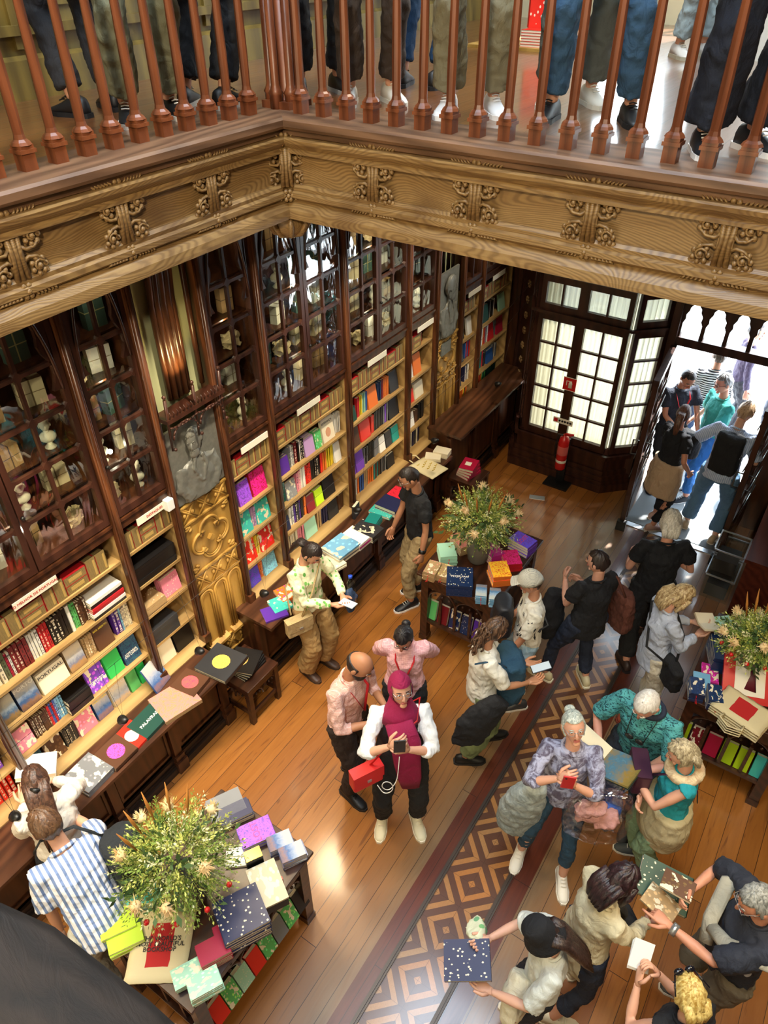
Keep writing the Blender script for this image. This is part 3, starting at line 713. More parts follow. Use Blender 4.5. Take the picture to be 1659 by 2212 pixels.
for bn, (ph, y0, y1, nd) in CABS.items():
    t = thing('glazed_cabinet', 'glazed gothic cabinet of small panes above the ' + ph, 'cabinet', (XF, y0, 0)); w = y1 - y0
    mb = MB(); mb.box(-.33, -.31, 0, w, 2.32, 4.0); mb.box(-.33, -.02, -.02, 0, 2.32, 4.0); mb.box(-.33, -.02, w, w + .02, 2.32, 4.0); mb.box(-.33, -.02, 0, w, 2.32, 2.345)
    mb.build('carcass', M['dark'], t)
    [point('cabinet_fill', (XF - .05, (y0 + y1) / 2, zz), .7 * nd, (1, .88, .66)) for zz in (2.6, 3.2, 3.75)]  # unseen fill points added to brighten the cabinet contents
    for z in (2.655, 2.93, 3.205, 3.48, 3.755): MB().box(-.31, -.07, 0, w, z - .012, z).build('inner_shelf', M['dark'], t)
    dw = w / nd
    for k in range(nd):
        fr, mu, gp = door_parts(dw - .008)
        d = fr.build('door', M['frame'], t, (0, k * dw + .004, 0)); mu.build('muntins', M['frame'], d); gp.build('pane', M['ripple'], d)
        if k or nd == 1: MB().tube([(.02, .02, 2.72), (.035, .02, 2.72)], .012, 8).build('knob', M['black'], d)
# parcels, busts and bunches behind the glass
rnd = random.Random(11)
def parcel(name, col, st):
    mb = MB(); mb.box(-.5, .5, -.5, .5, 0, 1); mb.box(-.51, .51, -.03, .03, -.0, 1.01, 1); mb.box(-.51, .51, -.51, .51, .5, .53, 1)
    return mb.mesh(name, [flat('wrap_' + col, col, .8), flat('string_' + st, st, .7)])
PM = [('cream', parcel('parcel', 'cfc09a', '7a6a48')), ('brown', parcel('parcel', '9a7a4e', '4c3820')), ('white', parcel('parcel', 'd9d5c4', '8a7a5c')), ('dark green', parcel('parcel', '38564a', 'b0a46a'))]
def bust_mesh():
    mb = MB(); mb.lathe([(.03, 0), (.035, .01), (.015, .03), (.02, .05)], 10); mb.ball((0, 0, .075), (.032, .05, .038), nu=12, nv=7); mb.tube([(0, 0, .09), (.004, 0, .13)], .017, 8); mb.ball((.004, 0, .16), (.036, .03, .042), nu=12, nv=8)
    mb.ball((.040, 0, .155), (.009, .006, .011), nu=6, nv=4); mb.ball((-.004, 0, .182), (.038, .034, .028), nu=10, nv=6); mb.ball((.01, .03, .155), (.008, .006, .012), nu=6, nv=4); mb.ball((.01, -.03, .155), (.008, .006, .012), nu=6, nv=4)
    return mb.mesh('bust', flat('plaster_bust', 'd4cdb4', .6))
BU = bust_mesh()
def crumple_mesh():
    mb = MB(); mb.ball((0, 0, .06), (.05, .08, .06), nu=14, nv=9); r = random.Random(2)
    mb.v = [(x + r.uniform(-.015, .015), y + r.uniform(-.018, .018), max(0, z + r.uniform(-.015, .015))) for x, y, z in mb.v]
    mb.sm = [False] * len(mb.sm); return mb.mesh('crumpled_paper', flat('crumpled_wrap', 'b9a67c', .8))
CR = crumple_mesh()
ZR = ['bottom', 'second', 'third', 'fourth', 'top']
for bn, (ph, y0, y1, nd) in CABS.items():
    if bn == 'G1': continue
    n = nd * 2; dy = (y1 - y0) / n
    for zi, z in enumerate((2.345, 2.655, 2.93, 3.205, 3.48)):
        if bn in ('G2',) and zi > 1: continue
        for k in range(n):
            y = y0 + (k + .5) * dy; r = rnd.random(); where = '%s level, %s pane, cabinet above %s' % (ZR[zi], ORD[k], ph.replace('bookcase', 'case'))
            if r < .6:
                nm, me = rnd.choice(PM); o = obj('parcel', me, None, (XF - .18 + rnd.uniform(-.02, .03), y + rnd.uniform(-.02, .02), z)); h = rnd.uniform(.13, .21); o.scale = (.06, rnd.uniform(.1, .15), h); o.rotation_euler = (0, 0, rnd.uniform(-.25, .25))
                tag(o, nm + ' string-tied parcel, ' + where, 'parcel', 'wrapped parcels in the glazed cabinets')
            elif r < .78:
                o = obj('bust', BU, None, (XF - .13, y, z), (0, 0, rnd.uniform(-.5, .3))); tag(o, 'small plaster bust, ' + where, 'bust', 'busts in the glazed cabinets')
            elif r < .93:
                o = obj('crumpled_paper', CR, None, (XF - .15, y, z), (0, 0, rnd.uniform(0, 3))); tag(o, 'crumpled brown wrapping, ' + where, 'paper', 'crumpled wrappings in the glazed cabinets')
em = NT('bulb_glow'); em.b.inputs['Emission Color'].default_value = (1, .93, .75, 1); em.b.inputs['Emission Strength'].default_value = 40
tag(MB().ball((0, 0, 0), .016).build('light_bulb', em.mat, None, (XF - .1, 2.28, 2.72)), 'small glowing bulb behind a pane above the destaques shelf', 'bulb')

# ---------------- carved panels and portraits
def carved_panel(y0, w, lab, zb, zt):
    t = thing('wood_carving', lab, 'panel', (XF, y0, 0)); 
    MB().box(-.05, 0, 0, w, zb, zt).build('backing_board', M['golden'], t)
    H = zt - zb; fz = lambda f: zb + H * f
    def lattice(z0, z1, nm):
        mb = MB(); mb.box(0, .018, 0, w, z0, z0 + .014); mb.box(0, .018, 0, w, z1 - .014, z1); n = 3; d = (w) / n
        for k in range(-1, n + 1):
            for a, b in (((k + 0) * d, (k + 1) * d), ((k + 1) * d, (k) * d)):
                p = Vector((.008, a, z0)); q = Vector((.008, b, z1))
                if min(a, b) < -.001 or max(a, b) > w + .001: continue
                mb.tube([p, q], .009, 4, flat=1); mb.tube([p + Vector((0, .02, 0)), q + Vector((0, .02, 0))], .005, 4)
        for k in range(n * 2): mb.ball((.01, (k + .5) * d / 2, (z0 + z1) / 2), (.01, .016, .02), nu=6, nv=4)
        mb.build(nm, M['golden'], t)
    lattice(fz(0), fz(.12), 'lattice_band'); lattice(fz(.5), fz(.62), 'lattice_band'); lattice(fz(.9), fz(1), 'lattice_band')
    # quatrefoil
    mb = MB(); cy = w / 2; cz = fz(.76); r = min(w * .2, .1)
    for (a, b) in ((0, 1), (1, 0), (0, -1), (-1, 0)):
        c = Vector((.01, cy + a * r * .95, cz + b * r * .95)); base = math.atan2(b, a)
        for rr, th in ((r, .012), (r * .8, .006)):
            mb.tube([c + Vector((0, math.cos(base + s) * rr, math.sin(base + s) * rr)) for s in [(-2.0 + 4.0 * k / 14) for k in range(15)]], th, 6)
    mb.prism([(cy - .03, cz), (cy, cz - .03), (cy + .03, cz), (cy, cz + .03)], 'x', 0, .03)
    for a in (-1, 1):
        for b in (-1, 1):
            for k in range(7):
                mb.ball((.008, cy + a * (w * .40 + .02 * math.cos(k)), cz + b * (H * .115 + .022 * math.sin(k * 1.3))), (.012, .018, .014), nu=6, nv=4)
    mb.build('quatrefoil', M['golden'], t)
    mb = MB()
    for k in range(3):
        c = w * (k + .5) / 3; hw = w / 6 - .012; z0 = fz(.14); z1 = fz(.44)
        for o_, th in ((0, .012), (.018, .007)):
            pts = [(.008, c - hw + o_, z0)] + [(.008, c - (hw - o_) * math.cos(a * PI / 20), z1 + (hw - o_) * 1.2 * math.sin(a * PI / 20)) for a in range(21)] + [(.008, c + hw - o_, z0)]
            mb.tube(pts, th, 6)
    mb.build('lancet_arches', M['golden'], t)
    MB().prism([(0, fz(.115)), (.05, fz(.12)), (.05, fz(.135)), (0, fz(.15))], 'y', 0, w * .45).prism([(0, fz(.115)), (.05, fz(.12)), (.05, fz(.135)), (0, fz(.15))], 'y', w * .55, w).build('ledge', M['golden'], t)
    return t
carved_panel(2.605, .475, 'golden carved wooden panel with quatrefoil and arches below the bronze portrait', .40, 2.08)
carved_panel(6.20, .47, 'narrow golden carved panel with quatrefoil near the far corner', .80, 1.9)
tag(MB().box(-3.49, -3.475, 6.3, 6.5, 1.72, 1.86).build('plaque', M['bronze']), 'small dark plaque just below the far bronze portrait', 'plaque')
# pierced canopy over the portrait
mb = MB(); 
for y in (2.6, 2.84, 3.08): mb.tube([(-3.40, y, 2.62), (-3.38, y, 3.0)], [.008, .012], 6); mb.ball((-3.38, y, 3.02), .014, nu=8, nv=5); mb.ball((-3.37, y, 2.64), .013, nu=8, nv=5)
mb.box(-3.5, -3.37, 2.58, 3.1, 2.83, 2.86)
for k in range(16):
    y = 2.61 + k * .031
    mb.tube([(-3.375, y, 2.86), (-3.37, y + .008, 2.885), (-3.375, y, 2.91)], [.004, .007, .002], 5)
    mb.tube([(-3.375, y - .012, 2.80 - .02 * abs(math.sin(k * .41))), (-3.375, y + .012, 2.80 - .02 * abs(math.sin((k + 1) * .41)))], .007, 5)
for s in range(2):
    a = 2.61 + s * .24
    for k in range(10):
        an = k * PI / 9; mb.tube([(-3.385, a + .115 - .11 * math.cos(an), 2.70 + .09 * math.sin(an)), (-3.385, a + .115 - .11 * math.cos(an + .35), 2.70 + .09 * math.sin(an + .35))], .008, 5)
tag(mb.build('carved_canopy', M['frame']), 'dark pierced carved canopy projecting over the seated-man portrait', 'canopy')
# niche wall and arch mouldings above the panels
struct('wall_niche', MB().box(-3.66, -3.62, 2.56, 3.14, 2.05, 4.0).box(-3.66, -3.62, 6.16, 6.74, 1.85, 4.0), M['plaster'])
mb = MB()
for k, (y, r) in enumerate(((2.79, .02), (2.83, .026), (2.875, .03), (2.925, .024), (2.96, .018))): mb.tube([(-3.56 + .01 * (k % 2), y, 2.86), (-3.56, y, 3.5), (-3.56, y + .03, 3.8), (-3.56, y + .12, 4.0)], r, 8)
for y in (2.62, 3.08): mb.tube([(-3.56, y, 2.86), (-3.56, y, 4.0)], .02, 8)
struct('trim_5', mb, M['postw'])
mb = MB()
for y in (6.24, 6.34, 6.44, 6.54, 6.64): mb.tube([(-3.58, y, 2.5), (-3.58, y, 4.0)], .017, 6)
struct('trim_6', mb, M['frame'])
struct('trim_7', MB().box(-3.84, -3.5, 2.59, 3.1, 0, .40).box(-3.86, -3.53, 6.16, 6.74, 0, .8), M['dark'])
# ------------------------------------------------------------------ books on the shelves
SPEC = []
def sbook(me, loc, sc, col, lab, grp, rot=(0, 0, 0), title=None):
    d = (Vector(loc) - CAMP).length; SPEC.append((d, me, loc, sc, col, lab, grp, rot, title))
cnt = {}
def shelfname(z):
    return {2.0: 'top shelf', 1.68: 'second shelf', 1.385: 'third shelf', 1.08: 'fourth shelf', .80: 'bottom shelf'}[z]
rb = random.Random(21)
W_LET = flat('white_lettering', 'f2f0e6', .5); Y_LET = flat('yellow_lettering', 'f0d84a', .5); K_LET = flat('black_lettering', '1a1614', .5); P_LET = flat('pink_lettering', 'f04fa0', .5); R_LET = flat('red_lettering', 'c02a2a', .5)
def row(bn, z, items, hmax=None):
    y0, y1 = BAYS[bn]; y = y0 + .012; k = 0; bay = BAYP[bn]; grp = 'books on the %s of the %s' % (shelfname(z), bay)
    hmax = hmax or .255
    tot = 0
    for it in items:
        if it[0] == 's': tot += it[1] * it[3]
        elif it[0] == 'f': tot += it[1] + .012
        elif it[0] == 'p': tot += it[2] + .012
        else: tot += it[1]
    f = min(1.22, (y1 - y0 - .03) / tot)
    for it in items:
        if it[0] == 'g': y += it[1] * f; continue
        if it[0] == 's':
            _, n, cols, t, h = it; cols = cols if isinstance(cols, (list, tuple)) else [cols]; t *= f
            for j in range(n):
                c = cols[j % len(cols)]; hh = min(hmax, h * rb.uniform(.96, 1.04)); dd = rb.uniform(.13, .16)
                nm = ORD[min(k, 24)]; v = rb.choice((1, 2, 3, 4, 5)) if c not in ('cream',) else rb.choice((0, 2, 4))
                sbook(SP[v], (XF - .05 - rb.uniform(0, .012), y + t / 2, z), (dd, t * .96, hh), c, '%s spine, %s book from left, %s, %s' % (c, nm, shelfname(z), bay), grp); y += t; k += 1
        elif it[0] == 'f':
            _, w, h, c, ar, ttl, n = it; w *= f; th = .024
            for j in range(n):
                nm = ORD[min(k, 24)]
                lab = '%s cover %s, %s book from left, %s, %s' % (c, 'facing out' if j == 0 else 'stacked upright behind', nm, shelfname(z), bay)
                sbook(FM[ar], (XF - .035 - j * (th + .003), y + w / 2, z + .002), (th, w * .97, h), c, lab, grp, (0, R(-9), 0), ttl if j == 0 else None); k += 1
            y += w + .012 * f
        elif it[0] == 'p':
            _, n, w, t, c, ar, d = it; w *= f; cols = c if isinstance(c, (list, tuple)) else [c]
            for j in range(n):
                cc = cols[j % len(cols)]
                sbook(LM[ar], (XF - d / 2 - .0 - rb.uniform(0, .012), y + w / 2, z + j * t), (d, w * rb.uniform(.94, 1), t), cc, '%s book lying flat, %s from pile bottom, %s, %s' % (cc, ORD[j], shelfname(z), bay), grp); k += 1
            y += w + .012 * f
H = .225
row('A', 1.68, [('s', 4, 'cream', .035, .24), ('s', 1, 'olive', .03, .22), ('s', 1, 'crimson', .018, .2), ('s', 1, 'white', .018, .2), ('s', 4, 'maroon', .03, .22), ('s', 4, 'white', .02, .22), ('s', 3, 'red', .024, .22), ('s', 5, 'black', .028, .22), ('s', 1, 'white', .026, .22), ('s', 2, 'green', .022, .22), ('s', 4, 'brown', .018, .2), ('p', 6, .27, .026, ('black', 'white', 'red', 'red', 'black', 'white'), 'plain', .2)])
row('A', 1.385, [('f', .12, .2, 'olive', 'land', None, 2), ('f', .155, .215, 'dark blue', 'land', 'PORTO', 3), ('f', .22, .17, 'cream', 'dots', 'PORTUGAL', 4), ('f', .14, .2, 'tan', 'land', None, 3), ('s', 5, 'tan', .018, .19), ('f', .15, .21, 'brown', 'plain', 'BAR ABERTO', 1), ('g', .02), ('s', 2, 'purple', .03, .22), ('s', 1, 'azure', .016, .22), ('s', 4, 'cream', .018, .22)])
row('A', 1.08, [('f', .13, .19, 'pink', 'blob', None, 1), ('s', 10, 'brown', .013, .18), ('s', 4, ('red', 'blue'), .017, .2), ('s', 3, 'azure', .018, .2), ('p', 3, .19, .045, 'black', 'plain', .22), ('f', .15, .22, 'violet', 'blob', 'LIVRARIA\nDO LIVRO', 1), ('f', .14, .21, 'emerald', 'plain', None, 4), ('f', .15, .22, 'dark blue', 'swirl', 'LIVRARIA\nDO LIVRO', 2)])
row('A', .80, [('f', .14, .21, 'dark blue', 'swirl', 'LIVRARIA\nDO LIVRO', 3), ('f', .16, .22, 'brown', 'blob', None, 3), ('s', 9, 'charcoal', .013, .17), ('f', .17, .2, 'pink', 'blob', None, 2), ('f', .15, .21, 'blue', 'land', 'PORTUGAL', 3), ('f', .17, .21, 'cream', 'land', 'PORTO', 4), ('f', .1, .2, 'green', 'plain', None, 2), ('f', .08, .2, 'emerald', 'plain', None, 2)])
row('A0', 1.08, [('s', 10, ('blue', 'white'), .02, .2), ('s', 12, ('navy', 'white'), .022, .2), ('s', 10, ('navy', 'violet'), .025, .21)])
row('A0', .80, [('f', .2, .2, 'violet', 'swirl', None, 2), ('s', 18, 'scarlet', .028, .23)])
row('A0', 1.385, [('f', .16, .2, 'tan', 'land', None, 2), ('f', .16, .2, 'cream', 'dots', None, 2), ('s', 8, ('white', 'red', 'black'), .025, .2), ('f', .16, .2, 'blue', 'land', None, 1)])
row('A0', 1.68, [('s', 14, ('cream', 'olive', 'black', 'white'), .03, .22), ('f', .16, .2, 'maroon', 'plain', None, 1)])
row('B', 1.68, [('p', 6, .33, .028, 'black', 'plain', .24)])
row('B', 1.385, [('p', 4, .2, .02, 'tan', 'dots', .22), ('f', .17, .17, 'pink', 'dots', None, 3)])
row('B', 1.08, [('p', 6, .26, .024, 'charcoal', 'plain', .22), ('g', .12)])
row('B', .80, [('f', .2, .25, 'cream', 'plain', None, 1), ('f', .2, .25, 'black', 'plain', None, 1)])
row('C', 1.68, [('s', 3, 'orange', .024, .2), ('f', .14, .2, 'violet', 'swirl', None, 1), ('f', .17, .22, 'red', 'swirl', None, 2)])
row('C', 1.385, [('s', 1, 'lilac', .02, .2), ('f', .15, .21, 'turquoise', 'blob', None, 4), ('s', 2, 'lilac', .02, .2), ('f', .15, .21, 'turquoise', 'blob', None, 4)])
row('C', 1.08, [('s', 1, 'yellow', .02, .2), ('f', .15, .21, 'scarlet', 'blob', None, 4), ('s', 2, 'yellow', .02, .2), ('f', .15, .21, 'scarlet', 'blob', None, 4)])
row('C', .80, [('s', 1, 'lilac', .02, .2), ('f', .16, .2, 'blue', 'swirl', None, 5), ('s', 2, 'orange', .02, .2), ('f', .16, .2, 'azure', 'swirl', None, 4)])
row('D', 1.68, [('f', .16, .15, 'purple', 'plain', None, 3), ('s', 3, ('grey', 'white'), .02, .2), ('s', 1, 'maroon', .04, .21), ('s', 4, ('black', 'white', 'black'), .018, .2), ('f', .12, .17, 'lilac', 'plain', None, 4), ('f', .08, .17, 'green', 'blob', None, 2), ('f', .15, .23, 'cream', 'plain', 'ESPERANÇA', 1), ('s', 4, 'white', .018, .21)])
row('D', 1.385, [('s', 1, 'cream', .03, .2), ('s', 2, 'teal', .03, .2), ('f', .11, .17, 'grey', 'blob', None, 1), ('s', 2, 'pink', .024, .2), ('s', 2, 'white', .026, .21), ('s', 3, 'scarlet', .024, .2), ('s', 5, 'black', .022, .21), ('s', 1, 'scarlet', .03, .21), ('s', 2, 'orange', .022, .2), ('s', 4, 'yellow', .023, .21), ('f', .08, .2, 'white', 'blob', None, 1)])
row('D', 1.08, [('f', .11, .15, 'navy', 'plain', None, 2), ('s', 2, 'white', .03, .2), ('s', 6, ('purple', 'black', 'charcoal'), .022, .2), ('s', 1, 'orange', .03, .2), ('f', .11, .17, 'maroon', 'blob', None, 2), ('f', .11, .17, 'lime', 'plain', None, 2), ('f', .16, .21, 'black', 'plain', 'HOMO\nDEUS', 1), ('g', .12)])
row('D', .80, [('s', 3, ('black', 'white', 'black'), .02, .19), ('s', 4, 'cream', .03, .2), ('s', 3, 'pink', .03, .2), ('f', .15, .21, 'mint', 'plain', 'ISTO\nCOMEÇA\nAQUI', 3), ('s', 2, 'tan', .03, .2), ('s', 3, 'navy', .028, .21), ('f', .14, .2, 'charcoal', 'blob', None, 2), ('s', 2, 'brown', .04, .17)])
row('E', 1.68, [('f', .12, .15, 'dark green', 'blob', None, 2), ('s', 1, 'red', .04, .21), ('s', 2, 'yellow', .02, .2), ('s', 2, 'mint', .02, .2), ('s', 1, 'blue', .03, .2), ('f', .13, .21, 'orange', 'swirl', None, 1), ('s', 2, 'dark blue', .026, .2), ('s', 1, 'maroon', .03, .2), ('s', 3, 'orange', .026, .2), ('f', .13, .21, 'charcoal', 'swirl', None, 1)])
row('E', 1.385, [('s', 1, 'white', .02, .2), ('f', .14, .2, 'brown', 'swirl', None, 1), ('f', .14, .2, 'scarlet', 'swirl', None, 1), ('s', 1, 'scarlet', .05, .2), ('s', 5, ('black', 'charcoal'), .026, .21), ('s', 3, ('grey', 'violet'), .026, .21), ('f', .16, .22, 'black', 'plain', None, 1)])
row('E', 1.08, [('f', .1, .2, 'violet', 'plain', None, 1), ('f', .13, .22, 'violet', 'swirl', None, 1), ('s', 3, ('grey', 'charcoal'), .026, .19), ('s', 3, 'black', .03, .2), ('s', 3, 'grey', .028, .2), ('f', .1, .17, 'white', 'blob', None, 1), ('f', .1, .17, 'charcoal', 'blob', None, 1), ('f', .12, .17, 'teal', 'plain', None, 2)])
row('E', .80, [('s', 2, 'crimson', .034, .21), ('s', 2, ('red', 'white'), .022, .2), ('s', 1, 'orange', .03, .2), ('s', 2, 'blue', .03, .2), ('s', 2, 'tan', .034, .2), ('s', 3, 'orange', .026, .2), ('s', 4, ('teal', 'brown'), .026, .2), ('s', 4, ('charcoal', 'grey'), .022, .2), ('f', .12, .15, 'black', 'blob', None, 2)])
row('F', 1.68, [('f', .14, .2, 'white', 'plain', None, 1), ('f', .14, .22, 'orange', 'blob', None, 1), ('g', .1)])
row('F', 1.385, [('s', 1, 'scarlet', .03, .2), ('f', .12, .15, 'scarlet', 'dots', None, 2), ('f', .15, .17, 'cream', 'dots', None, 4), ('g', .04)])
row('F', 1.08, [('s', 2, 'black', .03, .2), ('f', .1, .17, 'white', 'plain', None, 2), ('s', 2, 'brown', .03, .15), ('s', 4, 'black', .026, .2)])
row('F', .80, [('s', 2, 'cream', .03, .2), ('s', 7, ('navy', 'charcoal', 'cream'), .03, .2)])
row('G1', 1.68, [('f', .14, .14, 'black', 'blob', None, 3), ('g', .05), ('f', .09, .2, 'white', 'blob', None, 1)])
row('G1', 1.385, [('s', 1, 'pink', .03, .2), ('f', .13, .18, 'charcoal', 'blob', None, 2), ('g', .03), ('s', 4, ('blue', 'red'), .022, .2)])
row('G1', 1.08, [('g', .03), ('f', .12, .17, 'charcoal', 'blob', None, 1), ('g', .06), ('s', 4, ('navy', 'white'), .022, .2)])
row('G1', .80, [('s', 3, 'orange', .028, .19), ('s', 2, ('grey', 'yellow'), .032, .21), ('g', .05), ('s', 4, ('orange', 'yellow', 'charcoal'), .022, .19)])
row('G2', 1.68, [('f', .13, .2, 'dark green', 'plain', None, 1), ('f', .13, .2, 'dark green', 'plain', None, 2), ('s', 5, ('charcoal', 'white', 'black'), .026, .2), ('g', .1), ('f', .14, .2, 'mint', 'blob', None, 1)])
row('G2', 1.385, [('f', .12, .17, 'charcoal', 'blob', None, 1), ('s', 6, ('grey', 'white', 'orange', 'red'), .03, .21), ('f', .13, .2, 'red', 'plain', None, 1), ('s', 2, 'grey', .03, .2), ('f', .15, .22, 'crimson', 'plain', None, 2)])
row('G2', 1.08, [('s', 2, 'grey', .03, .2), ('s', 3, ('mint', 'yellow'), .035, .2), ('s', 2, ('teal', 'red'), .035, .21), ('s', 2, 'charcoal', .03, .18), ('f', .14, .16, 'blue', 'plain', None, 2), ('s', 3, ('grey', 'white'), .024, .18)])
row('G2', .80, [('s', 3, ('teal', 'tan'), .035, .21), ('s', 5, ('orange', 'red'), .024, .2), ('s', 3, ('green', 'dark green'), .03, .2), ('s', 7, 'dark green', .033, .22)])
SPEC.sort(key=lambda s: s[0] + (50 if 'leftmost' in s[5] and ('top' in s[5] or 'second' in s[5] or 'third' in s[5]) else 0))
NB = 265
for d, me, loc, sc, col, lab, grp, rot, title in SPEC[:NB]:
    o = book(me, loc, sc, col, lab, grp, rot=rot)
    if title:
        lm = {'BAR ABERTO': Y_LET, 'ESPERANÇA': K_LET, 'HOMO\nDEUS': R_LET, 'ISTO\nCOMEÇA\nAQUI': M['art_swirl'], 'PORTUGAL': Y_LET if col == 'blue' else K_LET}.get(title, W_LET)
        if title.startswith('ISTO'): lm = flat('teal_lettering', '2aa6a0', .5) if 'tl' not in M else M['tl']; M['tl'] = lm
        nl = title.count('\n') + 1; wd = max(len(s_) for s_ in title.split('\n'))
        sz = min(sc[1] * .9 / (wd * .62), .05)
        zf = .8 if nl == 1 else .35 if 'LIVRO' in title else .55
        c = letters(title, sz, lm, o, (.03, 0, zf), (R(90), 0, R(90)), bold=.0006); c.scale = (1 / sc[1], 1 / sc[2], 1)
        if title == 'ESPERANÇA':
            mb = MB(); mb.ball((0.02, 0, .36), (.03, .22, .2), nu=14, nv=8); mb.build('cover_portrait', flat('cover_skin', 'd9a07c', .5), o)
rest = MB(); rm = []; ri = {}
for d, me, loc, sc, col, lab, grp, rot, title in SPEC[NB:]:
    if col not in ri: ri[col] = len(rm); rm.append(flat('distant_' + col, CN[col], .5))
    if 'pg' not in ri: ri['pg'] = len(rm); rm.append(M['page'])
    T = Matrix.Translation(loc) @ Euler(rot).to_matrix().to_4x4() @ Matrix.Diagonal((*sc, 1))
    for p in me.polygons:
        vs = [T @ me.vertices[i].co for i in p.vertices]; rest.add(vs, [tuple(range(len(vs)))], ri['pg'] if p.material_index == 1 else ri[col])
if rest.v: tag(rest.build('distant_books', rm), 'many small upright books filling shelves near the far corner and left edge', 'books', None, 'stuff')

# slipcase boxes on the top shelf
def slip(name, wide):
    mb = MB()
    if wide:
        for z0 in (0, .5): mb.box(-1, 0, -.5, .5, z0 + .005, z0 + .495, 0)
        mb.box(-1, 0.004, -.5, .5, .99, 1.0, 1); mb.box(-.99, .006, -.505, .505, .485, .515, 1); mb.box(0, .006, -.3, .3, .15, .35, 2); mb.box(0, .006, -.3, .3, .65, .85, 2); mb.box(-1, .006, -.51, -.49, 0, 1, 1); mb.box(-1, .006, .49, .51, 0, 1, 1)
    else:
        mb.prism([(-1, 0), (0, 0), (0, 1), (-.12, .9), (-.4, .86), (-1, .9)], 'y', -.5, .5, 0); mb.box(-1, .006, -.5, -.46, 0, .93, 1); mb.box(-.2, .006, .2, .4, .1, .85, 2)
    return mb.mesh(name, [wood('tan_marbled_paper', '6b5a38', '9c8450', 'z', .6, 20), flat('red_box_edge', 'a0151b', .5), flat('gold_label', 'b89a58', .5)])
SW = slip('slipcase_box', True); SN = slip('slipcase_box', False)
for bn, pat in {'A0': 'WNNWNNWNN', 'A': 'WNNWNNWNN', 'B': 'NNWNN', 'C': 'NWNNN', 'D': 'WNNNWNNWNNN', 'E': 'WNNNWNNWNN', 'F': 'NW', 'G1': 'WNN', 'G2': 'WNNWNN'}.items():
    y0, y1 = BAYS[bn]; tot = sum(.135 if c == 'W' else .062 for c in pat) + (.14 if bn == 'F' else 0); f = min(1.25, (y1 - y0 - .03) / tot); y = y0 + .015; k = 0
    for c in pat:
        w = (.135 if c == 'W' else .062) * f
        o = obj('slipcase_box', SW if c == 'W' else SN, None, (XF - .012, y + w / 2, 2.0)); o.scale = (.2, w * .96, .14 if c == 'W' else .162)
        tag(o, '%s, %s from left, top shelf, %s' % ('broad red-topped double slipcase' if c == 'W' else 'slim tan slipcase with red edge', ORD[k], BAYP[bn]), 'box', 'slipcases along the top shelves'); y += w; k += 1
# ------------------------------------------------------------------ display tables, stools, counter displays
def arches(mb, T, L, z0, z1, n, th=.012):
    s = L / n
    for k in range(n):
        c = (k + .5) * s; hw = s / 2
        for e in (0, 1):
            pts = [T @ Vector((c + (-hw if e == 0 else hw) * math.cos(a * PI / 16), 0, z0 + (z1 - z0) * math.sin(a * PI / 16))) for a in range(9)]
            mb.tube(pts, th, 5)
        mb.ball(T @ Vector((c, 0, z0 + (z1 - z0) * .55)), .012, nu=6, nv=4)
        mb.ball(T @ Vector((c - hw * .5, 0, z0 + (z1 - z0) * .5)), .012, nu=6, nv=4); mb.ball(T @ Vector((c + hw * .5, 0, z0 + (z1 - z0) * .5)), .012, nu=6, nv=4)
def table(x0, x1, y0, y1, lab, h=.85):
    t = thing('display_table', lab, 'table', (x0, y0, 0)); w = x1 - x0; l = y1 - y0
    bevel(MB().box(0, w, 0, l, h - .025, h).box(.015, w - .015, .015, l - .015, h - .04, h - .025).build('tabletop', M['table'], t), .004)
    MB().box(.04, w - .04, .04, l - .04, h - .16, h - .04).build('apron', M['table'], t)
    for a in (.07, w - .07):
        for b in (.07, l - .07):
            MB().box(a - .035, a + .035, b - .035, b + .035, 0, h - .04).box(a - .042, a + .042, b - .042, b + .042, 0, .06).build('leg', M['table'], t)
    MB().box(.04, w - .04, .04, l - .04, .24, .27).build('lower_shelf', M['table'], t)
    mb = MB()
    arches(mb, Matrix.Translation((.1, .06, 0)), w - .2, h - .3, h - .17, 2); arches(mb, Matrix.Translation((.1, l - .06, 0)), w - .2, h - .3, h - .17, 2)
    T = Matrix.Translation((w - .06, .1, 0)) @ Matrix.Rotation(PI / 2, 4, 'Z'); arches(mb, T, l - .2, h - .3, h - .17, 3)
    T = Matrix.Translation((.06, .1, 0)) @ Matrix.Rotation(PI / 2, 4, 'Z'); arches(mb, T, l - .2, h - .3, h - .17, 3)
    mb.build('arched_tracery', M['table'], t)
    for x in (.3 * w, .5 * w, .7 * w): MB().box(x - .012, x + .012, .05, .07, .27, h - .26).build('slat', M['table'], t)
    for y in (.3 * l, .7 * l):
        MB().ball((w - .035, y, h - .1), .013, nu=8, nv=6).build('knob', M['black'], t)
    return t
table(-2.405, -1.635, .60, 1.64, 'dark display table at lower left with large bouquet and notebooks')
table(-2.42, -1.665, 4.12, 5.14, 'dark display table with bouquet beside the man in the patterned cap')
table(-.08, .70, 4.06, 5.08, 'dark display table at right edge with red framed picture and tote bags')
